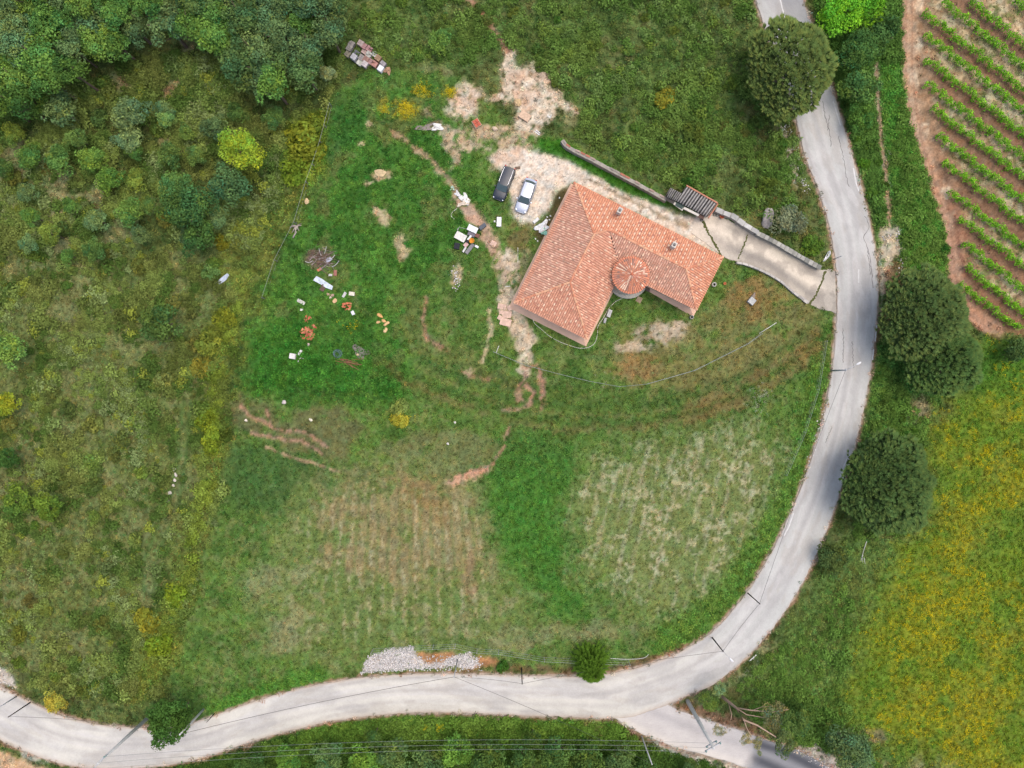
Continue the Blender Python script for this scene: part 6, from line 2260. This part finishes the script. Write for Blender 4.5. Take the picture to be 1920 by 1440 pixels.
# yard and plot odds and ends
slab('white_box', 935.8, 417, (.62, 1.25, .45), 2, (252, 252, 250), 'clean white rectangular box lying on the grass below the cars', 'box')
slab('small_white_block', 927.5, 415.5, (.22, .25, .2), 10, (226, 228, 222), 'tiny white block left of the white box', 'block')
slab('wood_offcut', 971, 315, (.65, .32, .16), -8, (132, 110, 92), 'brown wooden offcut behind the black car', 'wood')
def tile_crate(px, py, ang_deg, label, l=1.1, w=.95, base=(206, 178, 150)):
    g = G(px, py)
    R_ = math.radians(-ang_deg)
    root = empty('tile_crate', g, label, 'crate')
    mb = MB()
    mb.box((0, 0, .2), (l, w, .4), R_, A(*base))
    mb.build('crate_body', paint_m, root)
    for i in range(2):
        for j in range(2):
            lx, ly = (i - .5) * l * .46, (j - .5) * w * .42
            b = MB()
            b.box((lx * math.cos(R_) - ly * math.sin(R_), lx * math.sin(R_) + ly * math.cos(R_), .47), (l * .42, w * .36, .14), R_, A(206, 104, 78))
            b.build('brick', paint_m, root)
    return root
tile_crate(894, 233, 58, 'crate of red bricks standing on the grass below the bare earth')
slab('cream_slab', 984, 219, (1.5, 1.0, .35), 32, (224, 192, 162), 'cream stone slab on the bare earth patch', 'slab')
for k in range(2):
    slab('white_plank', 1007 + k * 2.2, 250 - k * 2.6, (.8, .11, .1), 36, (246, 246, 246), 'white plank by the end of the wall, %s of the pair' % ('lower' if k == 0 else 'upper'), 'plank', group='pair of white planks')
crumple('white_rubble', 820, 239, .9, 1.3, 90, (236, 234, 228), 'heap of white plaster rubble in the grass', 'rubble', .25, 4)
crumple('grey_rubble', 795, 240, 2.0, .7, -5, (150, 138, 130), 'low heap of grey ash left of the white rubble', 'rubble', .15, 5)
crumple('plastic_sheet', 1016, 426, 1.7, 1.1, -30, (246, 248, 248), 'white plastic sheet crumpled beside the house', 'plastic sheet', .35, 6)
crumple('turquoise_sheet', 1019, 434, 1.0, .8, 60, (150, 206, 186), 'turquoise plastic sheet under the white one beside the house', 'plastic sheet', .2, 7)
slab('white_bag', 1005, 414, (.9, .4, .28), -40, (244, 244, 240), 'white bag at the edge of the gravel near the plastic sheet', 'bag')
for k, (x_, y_) in enumerate([(1030, 412), (1026, 407), (1032, 405), (1004, 448), (1008, 452), (1049, 371)]):
    slab('litter', x_, y_, (.22, .16, .08), 20 * k, (234, 236, 230), ['white scrap right of the plastic sheet, nearest the roof', 'white scrap above the plastic sheet', 'white scrap at the eave above the plastic sheet', 'white scrap below the turquoise sheet', 'lowest white scrap beside the west wall', 'white scrap on the brown earth near the roof corner'][k], 'litter', group='white scraps beside the house')
slab('white_stick', 971, 478, (.07, 2.0, .06), 0, (226, 224, 214), 'straight white stick lying on the grass left of the house', 'stick')
# junk heap
J = [('white_sheet', 886.5, 431, (1.35, .8, .10), 25, (250, 250, 250), 'white panel on top of the junk heap', .55), ('cream_sheet', 864, 445, (1.5, 1.0, .12), 28, (238, 234, 224), 'cream mattress-like sheet on the left of the junk heap', .35),
     ('dark_case', 905, 426, (1.0, .5, .4), -38, (98, 104, 112), 'dark grey case at the upper right of the junk heap', .1), ('dark_box', 877, 454, (.4, .35, .4), 30, (48, 44, 48), 'small dark box in the middle of the junk heap', .25),
     ('grey_board', 881, 467, (1.6, .5, .08), -52, (142, 140, 140), 'long grey board at the bottom of the junk heap', .2), ('white_offcut', 894, 463, (.5, .3, .12), 30, (246, 246, 246), 'white offcut at the lower right of the junk heap', .15),
     ('black_bag', 857, 462, (.7, .8, .4), 10, (44, 46, 54), 'black bag at the lower left of the junk heap', .0), ('pink_board', 874, 460, (.6, .5, .06), -45, (230, 190, 182), 'pink board in the junk heap', .38),
     ('white_strip', 871, 469, (.75, .25, .08), -60, (240, 238, 232), 'narrow white strip at the bottom of the junk heap', .3), ('brown_board', 893, 442, (.9, .5, .08), 20, (140, 96, 80), 'brown board below the white panel of the junk heap', .3),
     ('grey_pallet', 884, 441, (1.0, .5, .1), 25, (126, 120, 128), 'grey pallet in the junk heap', .42), ('white_board', 880, 448, (.9, .25, .05), -50, (244, 244, 240), 'slim white board across the junk heap', .5)]
for (nm_, x_, y_, sz_, an, rgb, lb, z_) in J:
    slab(nm_, x_, y_, sz_, an, rgb, lb, nm_.split('_')[1], z_, group='junk heap by the path')
g = G(885, 453)
mb = MB()
mb.lathe((0, 0, .3), [(.22, 0), (.34, .35), (.36, .36), (.31, .33), (.18, .06), (.01, .05)], 20, A(236, 160, 56))
tag(mb.build('orange_tub', paint_m, None, g, True), 'orange tub in the middle of the junk heap', 'tub', 'junk heap by the path')
def pipe(name, pts, r, rgb, label, cat, zs=.05, group=None, seg=6):
    c0 = G(*pts[0])
    p = smooth_pts(pts, max(6, len(pts) * 5)) if len(pts) > 2 else np.array(pts, float)
    mb = MB()
    mb.tube([G(x_, y_, zs + r) - c0 for x_, y_ in p], r, seg, A(*rgb))
    return tag(mb.build(name, paint_m, None, c0, True), label, cat, group)
pipe('white_hose', [(857, 391), (848, 398), (846, 405), (852, 411)], .035, (240, 238, 224), 'curved white hose on the grass above the junk heap', 'hose')
pipe('bent_pipe', [(862, 425), (858, 432), (860, 440)], .035, (214, 214, 214), 'thin bent pipe sticking out left of the junk heap', 'pipe')
pipe('thin_rod', [(857, 430), (863, 427), (878, 430)], .03, (200, 200, 200), 'thin grey rod across the top of the junk heap', 'rod')
for k, (x_, y_, l_, w_, an, c_, lb) in enumerate([(860, 364, 1.0, .6, 30, (244, 244, 244), 'white rag at the upper end of the eroded path'), (872, 373, 1.5, .9, 45, (248, 246, 240), 'big white rag on the eroded path'), (848, 353, .5, .5, 0, (190, 222, 206), 'pale green scrap on the grass by the path'), (868, 382, 1.4, .5, -20, (232, 216, 196), 'cream rag below the big white one on the path')]):
    crumple('rag', x_, y_, l_, w_, an, c_, lb, 'rag', .12, 20 + k, 'rags on the eroded path')
slab('pink_slab', 925, 457, (.8, .7, .12), 30, (222, 188, 168), 'pink slab on the eroded path right of the junk heap', 'slab')
# paving fragments at the west corner of the house
PV = [(941, 575, 1.1, .7, 10), (950, 590, 1.3, .9, 5), (938, 596, .7, .6, 30), (948, 604, 1.5, 1.0, 15), (955, 578, .7, .5, 60), (940, 586, .6, .5, 0)]
for k, (x_, y_, l_, w_, an) in enumerate(PV):
    slab('paving_slab', x_, y_, (l_, w_, .14), an, (230, 196, 174), ['left upper', 'middle', 'left lower', 'largest, lowest', 'upper right', 'small left'][k] + ' pink paving slab on the earth by the west corner of the house', 'paving slab', group='pink slabs by the house corner')
slab('white_plank', 952, 537, (.7, .1, .08), -5, (236, 234, 226), 'short white plank on the earth left of the roof edge', 'plank')
slab('stone_block', 1142, 588, (.5, 1.0, .45), 20, (206, 206, 206), 'pale stone block by the inner wall of the house', 'block')
slab('stone_block', 1134, 601, (.3, .7, .35), 15, (190, 192, 194), 'smaller grey block below the pale one by the inner wall', 'block')
slab('brown_slab', 1198, 562, (.75, .75, .12), 30, (166, 146, 120), 'square brown slab on the grass in the inner corner', 'slab')
slab('utility_cover', 1408, 565, (.85, .85, .5), 40, (196, 196, 192), 'light grey square cover standing in the worn grass', 'cover')
mb = MB()
mb.lathe((0, 0, 0), [(.13, 0), (.19, .3), (.2, .32), (.15, .3), (.01, .1)], 14, A(214, 130, 84))
tag(mb.build('clay_pot', paint_m, None, G(1358, 532)), 'small orange clay pot in the grass near the concrete ring', 'pot')
mb = MB()
mb.lathe((0, 0, 0), [(.2, 0), (.3, .45), (.31, .47), (.25, .44), (.01, .2)], 14, A(196, 106, 72))
tag(mb.build('clay_pot', paint_m, None, G(1352, 407)), 'red clay pot beside the shed on the concrete', 'pot')
mb = MB()
for k in range(5):
    mb.rock((.3 * math.cos(k * 1.3), .25 * math.sin(k * 1.3), .15), (.4, .35, .35), k, k, A(120 + 14 * k, 116 + 14 * k, 112 + 12 * k))
tag(mb.build('rubble', paint_m, None, G(1342, 401)), 'small heap of grey rubble beside the shed', 'rubble')
pipe('garden_hose', [(998, 596), (1003, 607), (1016, 618), (1030, 630), (1050, 641), (1075, 650), (1090, 653), (1104, 651), (1115, 643), (1120, 628), (1121, 612), (1130, 598), (1142, 578), (1155, 565), (1172, 558), (1185, 556)], .03, (238, 234, 222), 'white hose looping round the lower corner of the house', 'hose')
# scrap heap
sc0 = G(604, 486)
sc = empty('branch_heap', sc0, 'heap of grey dead branches in the grass', 'branch heap')
rs = random.Random(12)
for k in range(70):
    a = rs.uniform(0, 6.28)
    q = rs.random() * 26
    x_, y_ = 596 + q * math.cos(a), 484 + q * .8 * math.sin(a)
    L_ = rs.uniform(8, 24)
    b_ = rs.uniform(-1.2, .9)
    p = []
    for t in (0, .35, .7, 1):
        p.append(G(x_ + L_ * t * math.cos(b_) + rs.uniform(-2, 2), y_ + L_ * t * math.sin(b_) + rs.uniform(-2, 2), .08 + .5 * rs.random() * (1 - q / 30)) - sc0)
    mb = MB()
    c_ = rs.choice(((150, 134, 124), (132, 108, 96), (176, 164, 156), (146, 112, 96), (120, 100, 90)))
    mb.tube(p, rs.uniform(.03, .06), 5, A(*c_), .015)
    mb.build('branch', paint_m, sc)
for (x_, y_, a, L_, rgb) in [(598, 466, 1.2, 14, (206, 200, 196)), (612, 462, 1.9, 14, (200, 196, 190)), (572, 490, -.1, 14, (214, 210, 206)), (628, 478, 2.6, 12, (214, 212, 208)), (622, 500, -.7, 18, (220, 218, 214))]:
    mb = MB()
    p = [G(x_ + L_ * t * math.cos(a), y_ + L_ * t * math.sin(a) + 3 * math.sin(3 * t), .3 + .1 * t) - sc0 for t in (0, .33, .66, 1)]
    mb.tube(p, .04, 5, A(*rgb))
    mb.build('pale_branch', paint_m, sc)
for (x_, y_, l_, w_, an, rgb, lb) in [(617, 487, .8, .55, -35, (186, 190, 206), 'blue-grey metal sheet on the right of the branch heap'), (599, 506, .6, .35, -30, (216, 134, 100), 'orange tile fragment below the branch heap'), (629, 512, .45, .75, 5, (166, 112, 98), 'red-brown board at the lower right of the branch heap'), (608, 500, 1.6, .12, -38, (150, 140, 138), 'long grey batten across the branch heap'), (620, 516, .5, .3, 0, (206, 202, 196), 'white fragment between the branch heap and the blue-white sheet'), (606, 540, .6, .9, 30, (110, 88, 78), 'dark brown board left of the blue-white sheet')]:
    slab('scrap_board', x_, y_, (l_, w_, .06), an, rgb, lb, 'scrap', .12, group='scrap around the branch heap')
# blue-white sheets
def sheet(px, py, pts, rgb, label, seed):
    g = G(px, py)
    mb = MB()
    top, bot = [], []
    n = len(pts)
    for (dx, dy) in pts:
        q = G(px + dx, py + dy) - g
        top.append((q.x, q.y, q.z + .22 + .05 * math.sin(dx * .5)))
        bot.append((q.x, q.y, q.z + .1))
    mb.add(top + bot, [tuple(range(n)), tuple(range(2 * n - 1, n - 1, -1))] + [(i, (i + 1) % n, n + (i + 1) % n, n + i) for i in range(n)], A(*rgb))
    return tag(mb.build('plastic_sheet', paint_m, None, g), label, 'panel', 'pale blue sheets')
sheet(607, 531, [(-19, -5), (-13, -13), (-3, -8), (7, -1), (18, 6), (16, 13), (5, 9), (-4, 3)], (218, 228, 240), 'blue-white twisted panel lying below the branch heap', 1)
sheet(415, 528, [(-15, 12), (-9, 3), (4, -9), (12, -15), (16, -12), (10, -3), (-2, 7), (-11, 15)], (196, 206, 222), 'long pale blue panel lying in the scrub outside the fence', 2)
slab('white_slab', 565, 566, (1.1, .45, .15), 28, (210, 208, 196), 'long pale slab in the grass above the brick heap', 'slab')
slab('white_slab', 566, 581, (.42, .28, .15), 5, (238, 236, 226), 'small white slab just below the long pale one', 'slab')
slab('white_slab', 660, 551, (.75, .5, .22), 8, (236, 230, 208), 'cream slab at the upper right of the rubble', 'slab')
slab('white_slab', 646, 553, (.35, .75, .2), 30, (214, 210, 208), 'greyish slab left of the cream slab', 'slab')
slab('white_slab', 662, 587, (.4, .55, .25), -25, (242, 242, 246), 'bright white block below the orange rubble', 'slab')
rocks('rubble_pile', [(-6, -4, .5, .4, .25, (206, 170, 146)), (2, -2, .4, .5, .25, (192, 160, 140)), (6, 8, .5, .7, .25, (226, 186, 140)), (-2, 2, .4, .3, .2, (236, 214, 196))], 'small pinkish rubble group below the blue-white panel', 'rubble', 622, 556, 7)
# white tub with its lid and ring
g = G(550, 668)
mb = MB()
mb.box((0, 0, .28), (.85, .75, .5), math.radians(-10), A(236, 232, 224), taper=.9)
mb.build('white_tub', paint_m, None, g)
tag(bpy.context.scene.collection.objects[-1], 'white square tub standing in the lush grass', 'tub')
slab('tub_lid', 563, 661, (.32, .75, .1), 35, (228, 226, 220), 'white lid lying beside the square tub', 'lid', .1)
pipe('half_hoop', [(559, 679), (560, 674), (565, 671), (569, 673)], .06, (206, 206, 204), 'white half hoop below the tub lid', 'hoop')
# coil and rusty mesh
g = G(632, 663)
mb = MB()
for k in range(5):
    r_ = .25 + .09 * k
    mb.tube([(r_ * math.cos(w) + .03 * k, r_ * math.sin(w) * .9, .1 + .05 * math.sin(w * 2 + k) + .03 * k) for w in np.linspace(0, 6.28, 24)], .025, 5, A(*((120, 150, 152) if k % 2 else (84, 108, 112))))
tag(mb.build('cable_coil', paint_m, None, g), 'blue-green coil of cable in the grass', 'cable coil')
g = G(655, 682)
rt = empty('rusty_rod_heap', g, 'heap of rusty reinforcing rods below the cable coil', 'rod heap')
for k in range(22):
    a = rs.uniform(-.2, .9)
    x_, y_ = 628 + rs.uniform(0, 34), 672 + rs.uniform(0, 12)
    L_ = rs.uniform(10, 26)
    mb = MB()
    mb.tube([G(x_, y_, .08 + .2 * rs.random()) - g, G(x_ + L_ * math.cos(a), y_ + L_ * math.sin(a) * .6, .08 + .2 * rs.random()) - g], .025, 4, A(*rs.choice(((168, 104, 82), (142, 92, 78), (186, 128, 104)))))
    mb.build('rod', paint_m, rt)
crumple('ash_patch', 675, 660, 2.0, 1.4, 30, (128, 124, 114), 'grey ash patch right of the cable coil', 'ash', .06, 31)
stone(671, 665, (.4, .3, .25), (214, 190, 150), 'small cream stone on the grey ash patch', 0, 44)
# dead stump by the fence
g = G(558, 425)
st_ = empty('dead_stump', g, 'bleached dead stump with splayed roots at the old fence', 'stump')
for k in range(9):
    a = rs.uniform(0, 6.28)
    mb = MB()
    L_ = rs.uniform(.5, 1.3)
    mb.tube([(0, 0, .35), (L_ * .5 * math.cos(a), L_ * .5 * math.sin(a), .4), (L_ * math.cos(a), L_ * math.sin(a), .12)], .14, 6, A(*rs.choice(((176, 164, 150), (150, 138, 126), (190, 178, 164)))), .03)
    mb.build('root', paint_m, st_)
pipe('log', [(549, 446), (556, 434)], .11, (172, 164, 154), 'bleached log below the dead stump', 'log')
# stones lining the scar, small pale stones
for k, (x_, y_, sz_, rgb, lb) in enumerate([(533, 754, .6, (224, 212, 206), 'white stone above the eroded gullies'), (462, 788, .45, (240, 226, 206), 'white stone at the left end of the gullies'), (583, 787, .5, (240, 232, 206), 'cream stone right of the gullies'), (840, 832, .4, (232, 226, 214), 'small white stone on the bank'), (853, 792, .35, (226, 222, 210), 'small white stone below the worn path')]):
    stone(x_, y_, (sz_, sz_ * .8, sz_ * .6), rgb, lb, 15 * k, 60 + k)
rocks('stone_line', [(0, 0, .5, .5, .3, (222, 212, 196)), (3, 10, .4, .6, .3, (206, 198, 184)), (1, 20, .5, .4, .3, (226, 216, 200)), (-2, 30, .4, .5, .25, (206, 196, 180)), (-8, 44, .5, .5, .25, (190, 184, 170)), (-12, 60, .4, .5, .25, (196, 188, 172))], 'ragged line of pale stones beside the old cart track', 'stones', 327, 880, 9)
# fallen pale branch on the outer verge
g = G(1618, 1030)
fb = empty('fallen_branch', g, 'bare white fallen branch on the outer verge near the round pine', 'branch')
for pts_ in ([(1625, 1015), (1620, 1030), (1616, 1045), (1618, 1055)], [(1618, 1040), (1614, 1052)], [(1620, 1046), (1622, 1057)]):
    mb = MB()
    mb.tube([G(x_, y_, .25) - g for x_, y_ in pts_], .05, 5, A(214, 214, 204), .02)
    mb.build('branch', paint_m, fb)
# white trough by the junction with the drive
g = G(1548, 481)
mb = MB()
pp = []
for k in range(9):
    t = k / 8
    a = math.radians(-62)
    w_ = .30 * math.sin(math.pi * (t * .92 + .04)) + .05
    cxx, cyy = (t - .5) * 1.55 * math.cos(a), -(t - .5) * 1.55 * math.sin(a)
    for sgn, zz in ((-1, .35), (-.6, .12), (.6, .12), (1, .35)):
        pp.append((cxx + sgn * w_ * math.sin(a) * -1 + .12 * math.sin(math.pi * t), cyy + sgn * w_ * math.cos(a), zz))
mb.add(pp, [(4 * k + j, 4 * k + j + 1, 4 * k + j + 5, 4 * k + j + 4) for k in range(8) for j in range(3)], A(240, 240, 242))
o = mb.build('white_trough', paint_m, None, g, True)
so_ = o.modifiers.new('thickness', 'SOLIDIFY')
so_.thickness = .04
tag(o, 'white boat-shaped trough by the roadside at the top of the drive', 'trough')

# crushed stone heap
rg2 = np.random.default_rng(55)
qx, qy = rg2.uniform(675, 905, 6500), rg2.uniform(1205, 1265, 6500)
ok = (gsample(region(STONE, 5, 5), qx, qy) > rg2.random(6500) * .9)
ok |= (rg2.random(6500) < .10) & (qy > 1228) & (qy < 1258) & (qx > 690)
qx, qy = qx[ok], qy[ok]
bx, by = rg2.normal(size=150) * 1 + 0, 0
ex_ = []
for pl, k in (([(1472, 225), (1480, 255), (1492, 290), (1500, 330), (1515, 365)], 150), ([(1655, 450), (1680, 440), (1690, 470), (1690, 520)], 90), ([(1545, 760), (1530, 830), (1510, 890)], 60), ([(20, 1285), (0, 1268), (-20, 1258)], 40), ([(850, 505), (858, 530), (852, 540)], 60), ([(1495, 1405), (1560, 1440)], 50)):
    p = smooth_pts(pl, k)
    ex_.append(p + rg2.normal(size=p.shape) * 4)
ex_ = np.vstack(ex_)
qx, qy = np.concatenate([qx, ex_[:, 0]]), np.concatenate([qy, ex_[:, 1]])
def peb(seed):
    mb = MB()
    mb.rock((0, 0, .3), (1, .8, .7), seed, 0, (1, 1, 1), 1)
    return np.array(mb.v), np.array([f_[:3] for f_ in mb.f]), np.array(mb.c)
stone_i = leaf_mat('pale_stones', 'INSTANCER', 0.0)
n = len(qx)
gn_scatter('crushed_stone', [peb(k) for k in range(4)], to_world(qx, qy, .0), np.array(A(232, 226, 220))[None, :] * rg2.uniform(.6, 1.15, (n, 1)), rg2.uniform(.10, .26, n), rg2.uniform(0, 6.28, n), rg2.integers(0, 4, n), stone_i, 'white crushed stone tipped beside the road and along the verges', 'gravel')

# ------------------------------------------------------------------ fences
post_w = mat('fence_post', A(206, 206, 200), .8, var=.15)
net_m = mat('fence_wire', A(176, 184, 176), .6, var=.1)
def fence(label, pts, h, step_px=None, wires=3, m_=post_w, r=.04, top=False):
    c0 = G(*pts[0])
    root = empty('wire_fence', c0, label, 'fence', 'wire fences')
    tops = []
    for (x_, y_) in pts:
        b = G(x_, y_) - c0
        mb = MB()
        mb.tube([b - Vector((0, 0, .2)), b + Vector((0, 0, h))], r, 6)
        mb.build('post', m_, root)
        tops.append(b)
    for k in range(wires):
        mb = MB()
        zz = h * (1 - .9 * k / max(1, wires - 1)) - .03
        mb.tube([t + Vector((0, 0, zz)) for t in tops], .012 if k else .018, 4)
        mb.build('wire', net_m, root)
    return root
fence('wire fence with white posts along the roadside edge of the mown field', [(700, 1216), (772, 1211), (813, 1209), (854, 1207), (895, 1216), (935, 1218), (1020, 1232), (1110, 1236), (1178, 1238)], 1.7)
fence('sagging wire fence round the terrace below the house', [(925, 660), (985, 685), (1050, 702), (1105, 715), (1160, 725), (1212, 720), (1300, 695), (1400, 645), (1426, 626)], .9, r=.025)
fence('old wire fence with grey posts on the left side of the plot', [(622, 200), (612, 240), (604, 270), (590, 312), (578, 345), (556, 420), (520, 490), (497, 560)], 1.3, m_=mat('grey_post', A(150, 150, 148), .8, var=.15), r=.05, wires=2)
fence('thin wire fence beside the inner verge of the bend', [(1545, 640), (1530, 730), (1505, 810), (1470, 890)], 1.1, r=.025)
pipe('white_pole', [(1424, 625), (1456, 605)], .045, (230, 230, 220), 'white pole lying at the end of the terrace fence', 'pole', .5)
pipe('bent_white_pipe', [(1120, 1232), (1170, 1236), (1206, 1234), (1216, 1227)], .035, (226, 226, 220), 'bent white pipe on the verge right of the spiky conifer', 'pipe', .4)
slab('white_post', 933, 655, (.08, 1.0, .08), 22, (226, 226, 216), 'short white post by the upper end of the terrace fence', 'post', .3)

# ------------------------------------------------------------------ poles and cables
conc_m = mat('concrete_pole', A(222, 222, 218), .85, var=.15, scale=2)
wood_p = mat('dark_wood_pole', A(74, 66, 60), .85, var=.2)
galv_m = mat('galvanised_pole', A(196, 198, 200), .55, .1, var=.1)
white_lamp = mat('lamp_head_white', A(244, 244, 244), .4, var=0)
insul_m = mat('insulator', A(140, 176, 170), .3, var=0)
cable_m = mat('cable', A(70, 68, 68), .6, var=0)
thin_m = mat('power_line', A(150, 156, 150), .5, var=0)
TOPS = {}
def pole(key, base, h, r, m_, label, arms=0, lamp=None, cat='pole', r2=None):
    c = G(*base)
    root = empty('utility_pole' if lamp is None else 'street_lamp', c, label, cat, 'roadside poles')
    mb = MB()
    mb.tube([(0, 0, -.4), (0, 0, h * .5), (0, 0, h)], r, 10, r2=r2 or r * .65)
    mb.build('shaft', m_, root, smooth=True)
    TOPS[key] = c + Vector((0, 0, h))
    if arms:
        for k in range(2):
            mb = MB()
            zz = h - .35 - .7 * k
            mb.box((0, 0, zz), (2.2 if k == 0 else 1.5, .12, .12), .3 + .9 * arms)
            am = mb.build('crossarm', galv_m, root)
            for q in (-.9, 0, .9):
                mb = MB()
                w_ = .3 + .9 * arms
                f2 = q * (1.05 if k == 0 else .7)
                mb.lathe((f2 * math.cos(w_), f2 * math.sin(w_), zz + .06), [(.05, 0), (.10, .05), (.05, .1), (.10, .15), (.04, .24), (.01, .25)], 10)
                mb.build('insulator', insul_m, am)
    if lamp:
        dx, dy = lamp
        v = Vector((dx, -dy, 0)) / S
        mb = MB()
        mb.tube([(0, 0, h - .1), (v.x * .3, v.y * .3, h + .25), (v.x * .75, v.y * .75, h + .35)], .035, 6)
        arm = mb.build('lamp_arm', galv_m, root)
        mb = MB()
        mb.rock((v.x * .9, v.y * .9, h + .36), (.75, .26, .16), 2, math.atan2(v.y, v.x))
        mb.build('lamp_head', white_lamp, arm, smooth=True)
        mb = MB()
        mb.box((0, 0, h - .25), (.5, .06, .06), 1.0)
        mb.build('bracket', galv_m, root)
    return root
pole('BL', (276, 1347), 11.3, .26, conc_m, 'tall concrete power pole leaning across the lower left of the road', arms=.6, r2=.13)
pole('BL2', (382, 1330), 6.9, .15, conc_m, 'pale concrete pole right of the dense dark roadside tree')
pole('BL3', (403, 1337), 2.6, .06, wood_p, 'short thin dark post right of the pale concrete pole')
pole('FL1', (57, 1317), 4.2, .09, wood_p, 'thin dark wooden pole at the far left of the road')
pole('FL2', (32, 1305), 3.6, .10, galv_m, 'grey metal pole at the extreme left end of the road')
pole('BR', (1289, 1314), 12.4, .30, conc_m, 'tall thick concrete power pole at the side road junction', arms=.25, r2=.16)
pole('BR2', (1203, 1380), 7.1, .10, conc_m, 'slim concrete pole at the bottom edge left of the side road')
pole('M1', (858, 1236), 5.9, .09, galv_m, 'slim metal pole standing on the crushed stone')
pole('M2', (978, 1252), 5.2, .09, wood_p, 'dark wooden pole at the lower road edge left of the spiky conifer')
pole('R1', (1335, 1195), 5.1, .10, wood_p, 'street lamp on a dark pole inside the lower bend', lamp=(14, 14), cat='street lamp')
pole('R2', (1402, 1112), 4.7, .09, wood_p, 'dark wooden pole without lamp inside the bend')
pole('R3', (1559, 695), 4.2, .13, galv_m, 'street lamp with white head reaching over the right-hand road', lamp=(22, -13), cat='street lamp')
pole('R4', (1563, 486), 2.4, .07, galv_m, 'short grey post at the mouth of the drive')
def cable(a, b, sag, r, m_, label, key=None):
    mb = MB()
    pts_ = []
    for k in range(17):
        t = k / 16
        p = a.lerp(b, t)
        p.z -= sag * 4 * t * (1 - t)
        pts_.append(p - a)
    mb.tube(pts_, r, 4)
    o = mb.build('overhead_cable', m_, None, a)
    return tag(o, label, 'cable', 'overhead cables')
lo = Vector((0, 0, -.15))
cable(TOPS['R3'] + lo, TOPS['R2'] + lo, .5, .018, cable_m, 'dark cable between the right-hand street lamp and the pole in the bend')
cable(TOPS['R2'] + lo, TOPS['R1'] + lo, .2, .018, cable_m, 'dark cable between the two poles inside the bend')
cable(TOPS['R1'] + lo, TOPS['M2'] + lo, .6, .018, cable_m, 'dark cable from the lower bend lamp to the dark wooden pole')
cable(TOPS['M2'] + lo, TOPS['M1'] + lo, .3, .016, cable_m, 'short dark cable between the two poles by the crushed stone')
cable(TOPS['M1'] + lo, TOPS['BL2'] + lo, .9, .022, cable_m, 'long dark cable along the lower road to the pale concrete pole')
cable(TOPS['M1'] + lo, TOPS['BR2'] + lo, .6, .018, cable_m, 'dark cable slanting across the lower road from the metal pole')
cable(TOPS['BL2'] + lo, TOPS['FL1'] + lo, .9, .018, cable_m, 'dark cable across the lower left of the road')
for k, q in enumerate((-1.0, 0, 1.0)):
    a = TOPS['BL'] + Vector((q * math.cos(.84), q * math.sin(.84), -.1))
    b = TOPS['BR'] + Vector((q * math.cos(.525), q * math.sin(.525), -.1))
    cable(a, b, 2.2, .016, thin_m, ['lowest', 'middle', 'uppermost'][k] + ' of three pale power lines strung along the bottom of the picture')
